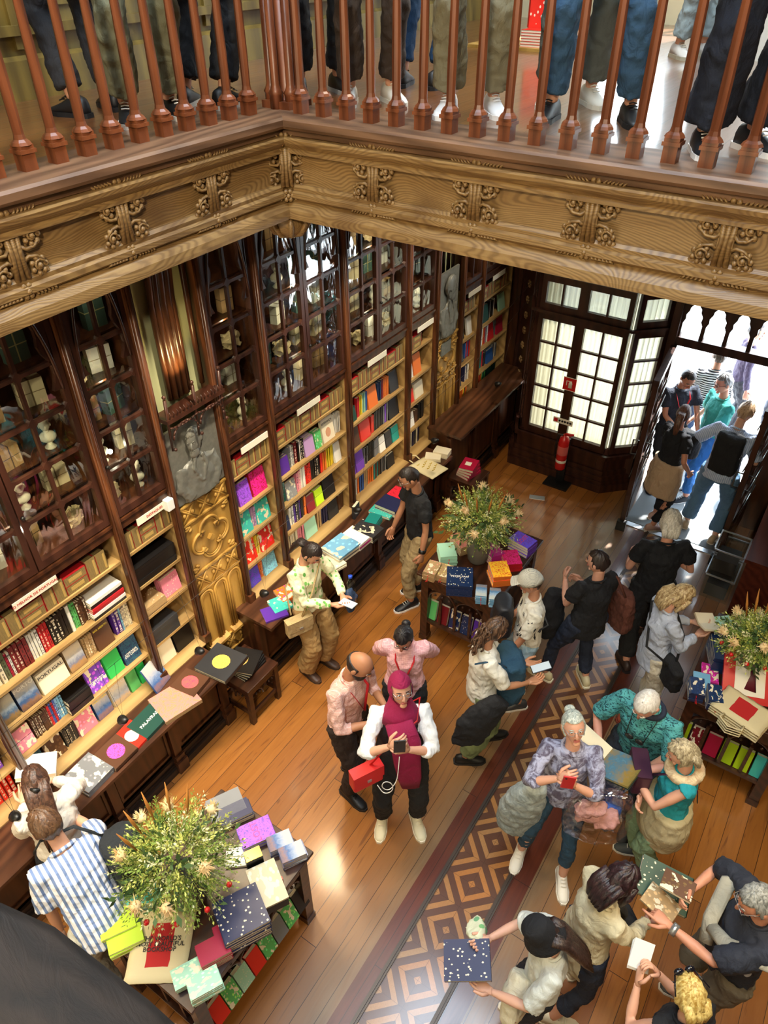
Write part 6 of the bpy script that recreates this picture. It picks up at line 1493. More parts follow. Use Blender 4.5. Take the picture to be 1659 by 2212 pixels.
# ---- woman in magenta headscarf
person('hijab', 'person in magenta headscarf and black vest photographing with a phone, red bag at hip', 176, 1.68, head=(865, 1462), fem=True, bld=1.12, sk='dca88c', top=cloth('eceef0'), sleeve='34', hem=.06, pants=cloth('141416'), pw=1.15, phem=.12, shoe='ddd8bc', sole='efe9d6', feet=((.13, 0, 12), (-.13, .02, -10)), hr=(.09, .27, 1.38), hl=(-.02, .27, 1.33), er=(1, -.1, -1.1), el=(-1, -.1, -1.1), palm=((-.8, -.5, .2), (.8, -.5, .2)), curl=(50, 45), hd=(-10, -12, 0), hair=('none', '1c1210'))
P = PW['hijab']; s = P['s']; b = MB(); v_ = BK
b.tube([P['hip'] + Vector((0, 0, z)) for z in (-.16, 0, .16, .32, .42, .46)], [(.178, .135), (.172, .13), (.152, .12), (.158, .132), (.14, .10), (.09, .07)], 18, up=(0, 1, 0)); m_ = fuse(b, .014, 3, .02); m_.materials.clear(); m_.materials.append(v_); obj('vest', m_, P['root'])
HM = cloth('8e0f44'); b = MB(); nu, nv = 32, 20; T = P['T']; rings = []
for i in range(nv + 1):
    v = PI * .92 * i / nv + .02; ring = []
    for k in range(nu):
        p = headshape(2 * PI * k / nu, v); ring.append(T @ (p + p.normalized() * .013))
    rings.append(ring)
for i in range(nv):
    for k in range(nu):
        q = [rings[i][k], rings[i][(k + 1) % nu], rings[i + 1][(k + 1) % nu], rings[i + 1][k]]; cen = sum((T.inverted() @ w_ for w_ in q), Vector()) / 4
        if cen.y > .025 and cen.z < .066 and abs(cen.x) < .068: continue
        b.add(q, [(0, 1, 2, 3)], 0, True)
n = P['neck']; b.tube([n + Vector((0, -.03, .06)), n + Vector((0, -.015, .02)), n + Vector((0, .01, -.02)), n + Vector((0, .02, -.08))], [(.07, .065), (.085, .08), (.115, .10), (.14, .115)], 20, up=(0, 1, 0))
b.tube([n + Vector((.02, .11, -.02)), n + Vector((-.02, .17, -.16)), n + Vector((-.03, .19, -.34)), n + Vector((-.05, .18, -.55)), n + Vector((-.06, .17, -.68))], [(.09, .03), (.10, .035), (.09, .03), (.08, .02), (.06, .008)], 12, up=(0, 1, 0))
b.build('headscarf', HM, P['root']); glasses('hijab', 'silver')
ph = phone('hijab', 'black phone with patterned case held upright by the person in headscarf', (.0, .05, .09), -8)
bag('hijab', 'bright red flap handbag hanging at the hip of the person in headscarf', (.25, .16, .90), (.24, .09, .17), 'd8202a', strap=[(.22, .14, .98), (.12, .17, 1.2), (-.1, .12, 1.42), (-.14, -.08, 1.4), (.1, -.17, 1.1), (.24, .1, .98)], rz=25)
h = hand_mid('hijab'); tag(MB().tube(soft([W('hijab', h + Vector(q)) for q in ((0, .05, -.02), (.01, .08, -.14), (.02, .08, -.25), (.07, .09, -.33), (.12, .1, -.26), (.10, .11, -.18), (.05, .1, -.22), (.04, .09, -.33), (.1, .08, -.38), (.14, .06, -.30))]), .003, 6).build('charging_cable', M['whitepaint']), 'white cable looping from the phone of the person in headscarf', 'cable')
# ---- bald man in pink shirt
PK = cloth('e2b0a2', 'check', 'f0d2c8'); PK2 = cloth('dfa8ae', 'check', 'f0c8ca', sc=1.2)
person('bald', 'bald bearded person in pink rolled-sleeve shirt and brown trousers with red lanyard', 125, 1.66, head=(775, 1412), bld=1.15, sk='b9835f', top=PK, sleeve='34', hem=.02, pants=cloth('2e211b'), pw=1.2, shoe='151313', sole='151313', feet=((.1, .06, 8), (-.1, -.06, -10)), hr=(.05, .30, 1.12), hl=(-.1, .30, 1.12), er=(1, -.5, -.8), lean=6, hd=(-10, 30, 0), hair=('bald', '1c1512')); lanyard('bald')
P = PW['bald']; mb = MB(); mb.ball((0, 0, 0), 1, 0, 14, 8, M=P['T'] @ Matrix.Translation((0, .045, -.07)) @ Matrix.Diagonal((.062, .055, .052, 1))); mb.build('beard', hairmat('1a1410'), P['root'])
# ---- woman in pink shirt
person('pinkw', 'person with black tied hair in pink shirt and black trousers, hands behind back', 184, 1.55, head=(872, 1354), fem=True, bld=1.12, sk='c98e78', top=PK2, sleeve='34', hem=.03, pants=BK, shoe='151313', sole='151313', hr=(.06, -.2, .98), hl=(-.06, -.2, .98), er=(.5, -.5, -.6), el=(-.5, -.5, -.6), hd=(10, 34, 0), hair=('bun', '0c0c10')); lanyard('pinkw'); glasses('pinkw')
# ---- leaf blouse
person('leaf', 'person in green leaf-print blouse and wide tan trousers looking at a phone', 128, 1.58, head=(670, 1172), fem=True, bld=1.08, sk='d39f80', top=cloth('e9e6bd', 'leaf', '4f9a3e'), sleeve='long', hem=.0, pants=cloth('a68350'), pw=1.55, phem=.04, shoe='4a3020', sole='3a281c', feet=((.11, 0, 5), (-.11, .03, -5)), hr=(.0, .32, 1.08), hl=(-.12, .33, 1.10), er=(1, -.4, -.8), el=(-1, -.4, -.8), palm=('up', 'up'), curl=(35, 35), hd=(-8, 38, 0), hair=('pony', '17100e'))
phone('leaf', 'pale phone held flat by the person in leaf blouse', (.0, .12, .035), -80, 'c8d6e0')
bag('leaf', 'tan monogrammed crossbody bag at the hip of the person in leaf blouse', (.24, .1, .88), (.26, .09, .18), 'a8875c', cloth('b39a6c', 'spot', '7c5e38', sc=4), [(.22, .12, .96), (.1, .16, 1.2), (-.1, .1, 1.43), (-.13, -.09, 1.4), (.12, -.16, 1.1), (.25, .02, .96)], rz=-20, flap=True, name='crossbody_bag')
t_ = held('leaf', 'water_bottle', 'clear water bottle with blue cap held by the person in leaf blouse', 'bottle', None, None, (-.1, .08, .12), 12, -10)
MB().lathe([(.0, -.12), (.032, -.12), (.034, -.05), (.03, 0), (.034, .05), (.015, .085), (.014, .1)], 14).build('bottle_body', M['pane'], t_); MB().lathe([(.017, .095), (.017, .12), (0, .12)], 12).build('cap', flat('cap_blue', '2850c8', .4), t_)
drape('leaf', 'denim jacket hanging from the forearm of the person in leaf blouse', [(-.22, .3, 1.06), (-.24, .32, .95), (-.25, .32, .82)], [.06, .07, .05], cloth('2c4468'))
# ---- man in black T-shirt
person('blackt', 'person with short dark hair in black T-shirt and khaki trousers leaning over the counter books', -112, 1.66, head=(885, 1010), bld=1.05, sk='c08a68', top=BK, sleeve='short', hem=.04, pants=cloth('a58f66'), pw=1.1, shoe='17171a', sole='efefec', feet=((.1, -.05, 5), (-.1, .12, -5)), hl=(-.27, .10, .80), hr=(.2, .2, .86), el=(-.3, -.8, -.1), lean=5, hd=(8, 26, 0), hair=('crop', '15100e'), palm=('in', 'in'), curl=(50, 50)); glasses('blackt', 'silver')
P = PW['blackt']; w_ = P['arms'][-1]; MB().tube([w_[2].lerp(w_[1], .06), w_[2].lerp(w_[1], .2)], .034, 10).build('wristwatch', M['black'], P['root'])
# ---- man in patterned cap
person('cap', 'person in patterned grey cap, glasses and white graphic T-shirt beside the middle table', -88, 1.54, head=(1150, 1236), bld=1.1, sk='c58f70', top=cloth('e6e2d2', 'graphic', '222222'), sleeve='elbow', hem=.02, pants=cloth('7f9fb4', 'mottle', '9ab4c4'), pw=1.35, phem=.2, shoe='333336', sole='d8d4cc', hl=(-.16, .18, .86), hr=(.12, .2, 1.0), el=(-.5, -.8, -.2), hd=(8, 16, 0), hair=('crop', '2c1d15'), palm=('in', 'in')); glasses('cap')
P = PW['cap']; T = P['T']; b = MB(); rings = []
for i in range(8):
    v = .02 + 1.45 * i / 7; rings.append([T @ (headshape(2 * PI * k / 24, v) * 1.0 + headshape(2 * PI * k / 24, v).normalized() * .02 + Vector((0, 0, .004))) for k in range(24)])
b.loft(rings, 0); b.loft([[T @ Vector((.07 * math.sin(q), .075 + y_ + .02 * math.cos(q), .045 - .15 * y_)) for q in [(-1.2 + 2.4 * k / 9) for k in range(10)]] for y_ in (0, .03, .06, .075)], 0, caps=False)
b.build('cap', cloth('d3cfc0', 'check', '8d8f88', sc=3), P['root'])
bag('cap', 'dark backpack worn on the front by the person in patterned cap', (.05, .24, 1.14), (.26, .17, .36), '22242a', strap=[(.2, .1, 1.36), (.1, .0, 1.43), (-.12, -.14, 1.2), (-.15, .1, 1.0)], flap=False, name='backpack')
# ---- person with braids
person('braid', 'person with curly braided hair in white T-shirt and green cargo trousers using a phone', 82, 1.56, head=(1073, 1338), fem=True, bld=1.1, sk='c08b68', top=WH, sleeve='elbow', hem=.06, pants=cloth('6c7850'), pw=1.35, shoe='141414', sole='1c1c1c', feet=((.11, -.12, 8), (-.1, .16, -6)), hr=(.12, .36, 1.05), hl=(-.08, .38, 1.06), er=(.6, -.3, -1), palm=('up', 'up'), hd=(-12, 26, 0), hair=('curly', '2c1c14', '7a5a42'))
phone('braid', 'phone held in both hands by the person with braids', (.0, .12, .04), -75, '26262a')
bag('braid', 'blue cloth backpack carried on the front of the person with braids', (.0, .22, 1.04), (.34, .22, .46), '2a4c66', cloth('234860'), [(.14, .14, 1.3), (.16, .02, 1.42), (.12, -.12, 1.36)], flap=False, name='backpack', soft=.06)
drape('braid', 'black jacket draped over the arm of the person with braids', [(.26, .1, 1.04), (.26, .0, .95), (.26, -.1, .78), (.25, -.16, .52)], [(.05, .08), (.07, .13), (.07, .16), (.05, .12)], BK)
drape('braid', 'black sleeve of a jacket hanging before the person with braids', [(-.05, .3, .82), (-.08, .3, .66)], [.07, .05], BK, name='jacket')
# ---- walking woman in black
person('walk', 'person with short dark hair in black T-shirt and navy trousers, brown bag on shoulder', -22, 1.58, head=(1297, 1192), fem=True, bld=1.22, sk='cf9e88', top=cloth('101116'), sleeve='short', hem=.12, pants=NV, pw=1.05, shoe='c8bd98', sole='e6dfc6', feet=((.12, -.02, 18), (-.22, .18, -28)), hr=(.08, .28, 1.12), hl=(-.10, .30, 1.2), er=(.5, -.5, -.9), el=(-.5, -.5, -.9), palm=((-1, 0, 0), (1, 0, 0)), curl=(60, 60), hd=(-28, 8, 0), hair=('short', '1f1614'))
bag('walk', 'brown cloth shoulder bag on the back of the dark-haired walking person', (.27, -.06, 1.02), (.12, .34, .40), '5a2f22', cloth('5a2f22'), [(.25, .06, 1.2), (.17, .05, 1.42), (.17, -.06, 1.42), (.25, -.14, 1.2)], flap=False, name='shoulder_bag', soft=.05)
drape('walk', 'black jacket over the forearm of the dark-haired walking person', [(-.2, .26, 1.12), (-.24, .24, .98), (-.25, .2, .8), (-.24, .18, .62)], [(.09, .06), (.12, .08), (.12, .08), (.09, .05)], cloth('0f1015'))
# ---- white-haired person
person('white', 'person with fluffy white hair in black T-shirt and black trousers walking toward the door', 4, 1.62, head=(1456, 1108), bld=1.22, sk='d6a088', top=cloth('0f1117'), sleeve='short', hem=.12, pants=cloth('0f1116'), pw=1.3, shoe='3a2a24', sole='2a2020', feet=((.11, .22, 5), (-.14, -.24, -8)), hr=(.20, .2, 1.06), hl=(-.2, .22, 1.06), er=(.5, -.6, -.8), el=(-.5, -.6, -.8), hd=(10, 14, 0), hair=('bob', 'b9b4aa', 'e9e6de'))
# ---- blonde in pale blue shirt
person('blue', 'person with wavy blonde hair in pale blue shirt reading a book at the right table', 84, 1.54, head=(1478, 1266), fem=True, bld=1.1, sk='d9a990', top=cloth('b9c3d8'), sleeve='long', hem=.14, pants=cloth('ddd6c2'), pw=1.25, shoe='a8543c', sole='8a4230', feet=((.1, -.12, 5), (-.1, .12, -5)), hr=(.06, .32, 1.12), hl=(-.08, .34, 1.14), palm=('up', 'up'), er=(.5, -.3, -1), hd=(2, 36, 0), hair=('wavy', '8a6a42', 'dcc79a')); glasses('blue')
openbook('blue', 'small open book in the hands of the blonde person in pale blue shirt', (0, .10, .04), -10, .1, .16, 'a88a6a', None)
bag('blue', 'black crossbody bag at the hip of the blonde person in pale blue shirt', (.25, .06, .88), (.28, .12, .24), '111114', BK, [(.24, .08, 1.0), (.12, .15, 1.2), (-.1, .1, 1.42), (-.13, -.08, 1.4), (.12, -.16, 1.1), (.26, 0, 1.0)], name='crossbody_bag', flap=False, soft=.03)
# ---- man in teal shirt reading
person('teal', 'person with white cropped hair in teal fish-print polo shirt reading an open book', -138, 1.66, head=(1405, 1496), bld=1.3, sk='d79a84', top=cloth('4f9fa2', 'fish', '174a54'), sleeve='elbow', hem=.06, pants=cloth('27303c'), pw=1.1, shoe='2c2e30', sole='1c1c1e', feet=((.12, .0, 14), (-.12, .06, -12)), hr=(.17, .36, 1.08), hl=(-.10, .38, 1.08), palm=('up', 'up'), er=(1, -.4, -.8), el=(-1, -.4, -.8), lean=10, hd=(6, 40, 0), hair=('crop', 'c9c2b8', 'eeeae2'))
openbook('teal', 'large open picture book held by the person in teal polo shirt', (.06, .10, .05), 12, .24, .30, '1a2622', 'land')
P = PW['teal']; cb = MB(); nk = P['neck']; cb.tube([nk + P['xv'] * math.cos(q) * .085 + P['fv'] * (math.sin(q) * .07) + P['sv'] * (-.004) for q in [k * PI / 8 for k in range(17)]], .02, 8); cb.build('polo_collar', NV, P['root'])
mb = MB(); T2 = Matrix.Translation(nk + P['fv'] * .17 - P['sv'] * .13); 
for s_ in (-1, 1): mb.ball((0, 0, 0), 1, 0, 10, 6, M=T2 @ Matrix.Translation((s_ * .035, 0, -.03)) @ Matrix.Diagonal((.03, .01, .022, 1))); mb.tube([T2 @ Vector((s_ * .06, 0, -.02)), nk + P['xv'] * s_ * .08 + P['fv'] * .05], .003, 5)
mb.build('hanging_sunglasses', M['black'], P['root'])
# ---- woman in turquoise
person('turq', 'person with short grey-blonde hair in turquoise top and beige scarf, arms crossed', -82, 1.5, head=(1482, 1606), fem=True, bld=1.15, sk='d9a68c', top=cloth('1d97a6'), sleeve='none', hem=.12, pants=cloth('7f9a78'), pw=1.35, shoe='4a5256', sole='ecece8', feet=((.1, .04, 5), (-.1, -.02, -5)), hr=(-.06, .25, 1.10), hl=(.06, .28, 1.16), er=(1, .1, -.6), el=(-1, .1, -.6), hd=(4, 22, 0), hair=('bob', '7d6f56', 'cdbf9c'))
P = PW['turq']; n = P['neck']; mb = MB(); mb.tube([n + Vector((math.cos(q) * .09, math.sin(q) * .085, -.012 - .02 * math.sin(q))) for q in [k * PI / 8 for k in range(17)]], .034, 8); mb.build('scarf', cloth('d8c6a0', 'mottle', 'b89a78'), P['root'])
mb = MB(); mb.tube([P['hip'] + Vector((0, 0, .06)), P['hip'] + Vector((0, 0, -.12)), P['hip'] + Vector((0, 0, -.26))], [(.19, .14), (.225, .17), (.21, .15)], 18, up=(0, 1, 0)); m_ = fuse(mb, .014, 3, .03); m_.materials.clear(); m_.materials.append(cloth('b8ab86')); obj('waist_cardigan', m_, P['root'])
bag('turq', 'dark purple handbag held against the chest of the person in turquoise', (.08, .26, 1.2), (.26, .12, .22), '3a1830', strap=[(.0, .2, 1.3), (-.06, .1, 1.42), (-.14, -.08, 1.36), (-.12, -.12, 1.2)], flap=True)
bag('turq', 'navy and grey cloth bag hanging low in front of the person in turquoise', (.03, .42, .80), (.28, .16, .34), '2a2f55', cloth('3a3f63', 'mottle', '9aa0a8', sc=.5), [(.0, .4, .95), (.02, .32, 1.06)], flap=False, name='cloth_bag', soft=.04)
# ---- blonde photographing with red phone
person('blond', 'smiling person with tied pale blonde hair photographing with a red phone', 190, 1.6, head=(1245, 1546), fem=True, bld=1.12, sk='dda98e', top=cloth('5a5468', 'mottle', 'a6aac4'), sleeve='34', hem=.06, pants=cloth('24435a'), pw=.95, phem=.16, shoe='ece8dc', sole='ece8dc', feet=((.2, .06, 16), (-.12, .22, -4)), hr=(.10, .30, 1.47), hl=(.0, .30, 1.42), er=(1, -.1, -1), el=(-1, -.1, -1), palm=((-.8, -.4, 0), (.8, -.4, 0)), curl=(50, 45), hd=(-8, -18, 8), hair=('bun', '8f9a94', 'd8ddd2', .06))
glasses('blond', 'silver'); phone('blond', 'red phone raised in both hands by the smiling person', (.0, .05, .07), -8, 'c81e28')
drape('blond', 'grey fleece jacket hanging over the arm of the smiling person with red phone', [(.20, .14, 1.10), (.24, .13, .95), (.27, .1, .72), (.28, .08, .48), (.26, .06, .36)], [(.07, .06), (.12, .08), (.15, .10), (.14, .09), (.08, .05)], cloth('7f8a8c', 'mottle', '98a2a2'))
cbg = thing('plastic_bag', 'clear plastic bag with pink clothes hanging from the arm of the smiling person', 'bag', tuple(W('blond', (-.20, .22, .93))), PW['blond']['root'].rotation_euler.z)
b = MB(); b.tube([(0, 0, -.2), (0, 0, -.1), (0, 0, .1), (0, 0, .26)], [(.19, .09), (.21, .11), (.2, .1), (.17, .03)], 16, up=(0, 1, 0)); m_ = fuse(b, .016, 1, .03, .02); m_.materials.clear()
PL = NT('clear_plastic'); g_ = PL.n('ShaderNodeBsdfGlossy', None, Roughness=.12, Color=(.9, .92, 1, 1)); t2 = PL.n('ShaderNodeBsdfTransparent', None, Color=(.93, .93, .95, 1)); PL.t.links.new(PL.n('ShaderNodeMixShader', None, _0=.16, _1=t2, _2=g_).outputs[0], PL.out.inputs[0]); m_.materials.append(PL.mat); obj('bag_film', m_, cbg)
b = MB(); r_ = random.Random(4)
for k in range(9): q = Vector((r_.uniform(-.1, .1), r_.uniform(-.03, .03), r_.uniform(-.13, .12))); b.tube([q + Vector((-.06, 0, .02)), q, q + Vector((.06, .01, -.03))], [(.04, .03), (.055, .035), (.035, .02)], 10)
m_ = fuse(b, .01, 1, .045, .03); m_.materials.clear(); m_.materials.append(cloth('d9a19a')); obj('folded_clothes', m_, cbg)
MB().lathe([(.03, -.16), (.03, -.04), (.012, -.02), (.012, 0)], 12, M=Matrix.Rotation(R(70), 4, 'Y') @ Matrix.Translation((0, -.08, .0))).build('water_bottle_inside', flat('bottle_blue', '3a66c0', .3), cbg)
# ---- cream blazer
person('cream', 'person with loose dark hair in cream blazer and white sneakers showing two books', 78, 1.58, head=(1350, 1880), fem=True, bld=1.15, sk='cf9b84', top=cloth('cdc3a2'), sleeve='long', hem=.24, pants=NV, pw=1.0, phem=.16, shoe='ddd6c4', sole='e9e4d6', feet=((.14, -.16, 28), (-.1, .14, -12)), hr=(.03, .38, 1.02), hl=(-.14, .42, 1.06), palm=('up', 'up'), er=(.8, -.4, -.9), lean=4, hd=(-10, 26, 0), hair=('wavy', '120d10', '3a2226'))
MB().tube([PW['cream']['neck'] + Vector((0, .06, -.03)), PW['cream']['neck'] + Vector((0, .142, -.2)), PW['cream']['neck'] + Vector((0, .155, -.34))], [(.05, .02), (.045, .02), (.02, .02)], 10, up=(0, 1, 0)).build('dark_blouse', BK, PW['cream']['root'])
h = hand_mid('cream'); o = book(LM['dots'], tuple(W('cream', h + Vector((-.06, .14, .03)))), (.3, .22, .03), 'dark green', 'large dark green illustrated book held between the two right-hand people', None, rz=R(20)); o.rotation_euler = (R(12), R(12), R(10))
o = book(LM['blob'], tuple(W('cream', h + Vector((.04, .06, .065)))), (.19, .13, .02), 'tan', 'tan and black card-covered book on top of the dark green one', None, name='book'); o.rotation_euler = (R(12), R(12), R(-10))
bag('cream', 'small black handbag below the books of the person in cream blazer', (-.02, .3, .9), (.22, .1, .15), '101012', BK, flap=False)
# ---- man at the right edge
person('navy', 'grey-haired person in dark patterned T-shirt with sweater round shoulders pointing at a book', -84, 1.66, head=(1652, 1925), bld=1.25, sk='cf9478', top=cloth('262b38', 'spot', 'b9bcc0', sc=.5), sleeve='elbow', hem=.06, pants=cloth('6b6252'), pw=1.2, phem=.5, shoe='3c3a38', sole='d8d4cc', hl=(.0, .42, 1.20), hr=(.22, .25, 1.18), el=(-1, -.2, -.8), er=(1, -.5, -.5), palm=('in', 'down'), point=-1, curl=(50, 60), hd=(-6, 24, 0), hair=('short', '5f625f', 'a8aaa6')); glasses('navy', 'silver')
P = PW['navy']; n = P['neck']; mb = MB(); mb.tube([n + Vector((.2, -.06, -.08)), n + Vector((.12, -.1, .0)), n + Vector((0, -.1, .01)), n + Vector((-.12, -.1, .0)), n + Vector((-.2, .0, -.06)), n + Vector((-.1, .14, -.16)), n + Vector((.02, .18, -.22))], [.03, .05, .05, .05, .05, .045, .035], 10, flat=.6); mb.tube([n + Vector((.2, -.06, -.08)), n + Vector((.2, .08, -.1)), n + Vector((.05, .18, -.2)), n + Vector((-.03, .2, -.3))], [.04, .045, .04, .035], 10, flat=.6); mb.build('shoulder_sweater', cloth('a8a596'), P['root'])
w_ = P['arms'][-1]; MB().tube([w_[2].lerp(w_[1], .05), w_[2].lerp(w_[1], .18)], .034, 12).build('wristwatch', M['silver'], P['root'])
tag(book(LM['blob'], tuple(W('navy', P['arms'][1][2] + Vector((0, .08, .03)))), (.17, .12, .02), 'brown', 'small brown book in the far hand of the grey-haired pointing person', None), None)
# ---- bucket hat
person('bucket', 'person in black bucket hat and pale T-shirt holding a dark notebook open', -84, 1.48, head=(1180, 2002), fem=True, bld=1.0, sk='dcae98', top=cloth('d2d8d4'), sleeve='elbow', hem=.02, pants=cloth('1c2230'), pw=1.1, shoe='e4e0d4', sole='e4e0d4', hr=(.12, .36, 1.16), hl=(-.14, .34, 1.05), palm=('up', 'up'), er=(.8, -.3, -.8), el=(-.8, -.3, -.8), hd=(0, 30, 0), hair=('long', '1d1312', '43302a'))
P = PW['bucket']; T = P['T']; b = MB(); b.loft([[T @ (Vector((r_ * math.sin(2 * PI * k / 24) * .9, r_ * math.cos(2 * PI * k / 24) * 1.05, z_))) for k in range(24)] for r_, z_ in ((.01, .165), (.07, .16), (.09, .13), (.097, .06), (.100, .04), (.122, -.0), (.134, -.02), (.13, -.024), (.09, .03))], 0); b.build('bucket_hat', cloth('111319'), P['root'])
h = hand_mid('bucket'); o = book(LM['dots'], tuple(W('bucket', h + Vector((0, .12, .02)))), (.25, .2, .02), 'navy', 'dark starry notebook held by the person in bucket hat', None, name='notebook'); o.rotation_euler = (R(5), R(-12), R(30))
drape('bucket', 'cream cherry-print cardigan tied at the waist of the person in bucket hat', [(.0, .12, .98), (-.12, .18, .9), (-.16, .2, .76)], [(.12, .07), (.12, .08), (.09, .05)], cloth('e3dcc2', 'spot', '9a3a34', sc=1.1), name='cardigan', cat='cardigan')
drape('bucket', 'pale floral cloth pouch beyond the dark starry notebook', [(.2, .45, 1.14), (.16, .42, 1.08)], [(.09, .06), (.08, .05)], cloth('d6dcc0', 'leaf', '6aa88c', sc=.7), name='cloth_pouch', cat='pouch')
# ---- blonde at the bottom edge
person('low', 'person with golden blonde hair and sunglasses on head in black, holding white cards', -12, 1.46, head=(1500, 2132), fem=True, bld=1.05, sk='dcaa90', top=BK, sleeve='none', hem=.05, pants=cloth('15171e'), pw=1.2, shoe='1a1a1a', sole='1a1a1a', hr=(-.02, .27, 1.34), hl=(-.15, .25, 1.30), er=(.5, -.2, -1), el=(-.5, -.2, -1), palm=((-1, 0, 0), (1, 0, 0)), curl=(50, 50), hd=(0, 20, 0), hair=('bob', 'a8843a', 'ecd78c'))
P = PW['low']; T = P['T']; mb = MB()
for s_ in (-1, 1): mb.ball((0, 0, 0), 1, 0, 12, 7, M=T @ Matrix.Translation((s_ * .036, .06, .125)) @ Matrix.Diagonal((.032, .02, .02, 1))); mb.tube([T @ Vector((s_ * .062, .06, .11)), T @ Vector((s_ * .11, -.03, .06))], .004, 5)
mb.build('sunglasses', flat('shades', '15151c', .08), P['root'])
for k in range(3):
    h = hand_mid('low'); o = MB().box(-.055, .055, -.07, .07, 0, .003).build('postcard', M['whitepaint'], None, tuple(W('low', h + Vector((0, .09, .03 + k * .012)))), (R(40), R(10 + 4 * k), R(20))); tag(o, ('lowest', 'middle', 'topmost')[k] + ' white card held by the golden blonde person at the bottom', 'card', 'white cards in hand')
# ---- long-haired person at lower left
person('long', 'person with very long brown hair and clip in white sweater facing the shelves', -42, 1.54, head=(66, 1668), fem=True, bld=1.25, sk='d8a88c', top=cloth('e6dfd2'), sleeve='long', hem=.1, pants=cloth('15161c'), pw=1.05, shoe='17181c', sole='e8e8e8', hr=(.12, .38, 1.12), hl=(-.1, .36, 1.1), palm=('up', 'up'), er=(1, -.3, -.7), hd=(14, 28, 0), hair=('long', '2a1a14', '5f4030'))
P = PW['long']; MB().tube([P['T'] @ Vector((-.03, -.115, .02)), P['T'] @ Vector((0, -.13, .0)), P['T'] @ Vector((.03, -.115, -.02))], [.006, .016, .006], 6).build('hair_clip', M['black'], P['root'])
h = hand_mid('long'); o = book(LM['plain'], tuple(W('long', h + Vector((.06, .14, .03)))), (.24, .17, .04), 'white', 'thick white-paged book held by the long-haired person at lower left', None); o.rotation_euler = (0, R(10), R(50))
# ---- striped shirt, leaning over
person('stripe', 'person in blue striped white shirt bending forward over the counter', -42, 1.68, rxy=(-2.40, .66), bld=1.12, sk='cf9d80', top=cloth('e8eaf0', 'stripe', '6f86b4', sc=1.05), sleeve='elbow', hem=.1, pants=cloth('b9b7a8'), pw=1.3, shoe='9a9080', sole='d8d4cc', feet=((.12, .05, 8), (-.14, -.08, -10)), lean=34, hl=(-.22, .16, .70), hr=(.12, .68, 1.06), el=(-.3, -.6, .2), hd=(-18, 8, 0), hair=('short', '3c281c', '6e5038'))
bag('stripe', 'black backpack slung on the back of the person in striped shirt', (.27, .10, 1.12), (.24, .3, .40), '14171c', cloth('1a2026'), [(.22, .2, 1.3), (.1, .3, 1.42), (-.08, .36, 1.40), (-.14, .42, 1.25)], flap=False, name='backpack', soft=.04)
# ---- person under the stair rail, one hand on the table
person('rail', 'person mostly hidden behind the stair handrail, one hand reaching to the lower left table', 60, 1.5, rxy=(-1.78, .02), bld=1.1, sk='c99678', top=cloth('3a2a24'), sleeve='34', pants=cloth('2a2a2e'), hl=(-.12, .50, .98), hr=(.22, .1, .9), el=(-1, -.3, -.6), palm=('in', 'down'), curl=(30, 25), lean=14, hd=(0, 20, 0), hair=('short', '2a1c16'))
# ---- people at and beyond the door
person('o1', 'person in dark short-sleeve shirt with red lanyard checking tickets outside the door', 176, 1.66, head=(1492, 797), bld=1.1, sk='b98468', top=cloth('1f2634'), sleeve='short', hem=.05, pants=cloth('1c2028'), shoe='1a1a1c', sole='1a1a1c', hr=(.06, .3, 1.0), hl=(-.16, .32, 1.0), hd=(0, 34, 0), palm=('up', 'up'), hair=('crop', '1d1715')); lanyard('o1', 'e0303a')
phone('o1', 'blue phone in the hands of the ticket checker outside the door', (.0, .1, .03), -60, '2448b0')
person('o2', 'person with ponytail in black T-shirt, beige jacket round the waist, in the doorway', 66, 1.54, head=(1482, 876), fem=True, bld=1.12, sk='c89078', top=cloth('15171e'), sleeve='short', hem=.0, pants=cloth('14161c'), pw=.9, shoe='b9968a', sole='e4dcd2', feet=((.1, -.1, 20), (-.08, .1, 5)), hr=(.24, .1, .92), hl=(-.1, .34, 1.1), hd=(-30, 18, 0), hair=('pony', '3a241c', '7a5240'))
P = PW['o2']; mb = MB(); mb.tube([P['hip'] + Vector((0, 0, .06)), P['hip'] + Vector((0, -.01, -.14)), P['hip'] + Vector((0, -.02, -.36))], [(.18, .13), (.2, .15), (.2, .15)], 18, up=(0, 1, 0)); m_ = fuse(mb, .014, 3, .035); m_.materials.clear(); m_.materials.append(cloth('c3a88c')); obj('waist_jacket', m_, P['root'])
bag('o2', 'black backpack on the front of the person with ponytail in the doorway', (-.02, .26, 1.14), (.28, .18, .3), '14151a', BK, [(.14, .1, 1.3), (.15, .0, 1.4), (.12, -.12, 1.3)], flap=False, name='backpack')
person('o3', 'person in teal T-shirt with grey hair and glasses outside the door', -96, 1.64, head=(1570, 808), bld=1.3, sk='cf9078', top=cloth('2c8f86'), sleeve='elbow', hem=.06, pants=cloth('2f6fb4'), pw=1.05, shoe='20242c', sole='dddddd', feet=((.1, -.05, 5), (-.1, .15, -5)), hr=(.2, .2, 1.0), hl=(-.2, .32, .98), hd=(0, 14, 0), hair=('short', '6a6a6a', 'a5a5a5')); glasses('o3')
person('o4', 'person in light shirt and jeans with black backpack bending in the doorway', 40, 1.66, head=(1618, 870), bld=1.2, sk='d0a088', top=cloth('9fb4d8', 'stripe', 'c8d4ea', sc=2), sleeve='elbow', hem=.06, pants=cloth('5a7ea0'), pw=1.35, shoe='b8a488', sole='ded6c8', feet=((.16, .0, 10), (-.2, .08, -14)), hl=(-.36, .3, 1.06), hr=(.2, .3, 1.1), el=(-.6, -.6, -.4), palm=('in', 'up'), lean=14, hd=(10, 16, 0), hair=('short', '8a6a50', 'c4a888'))
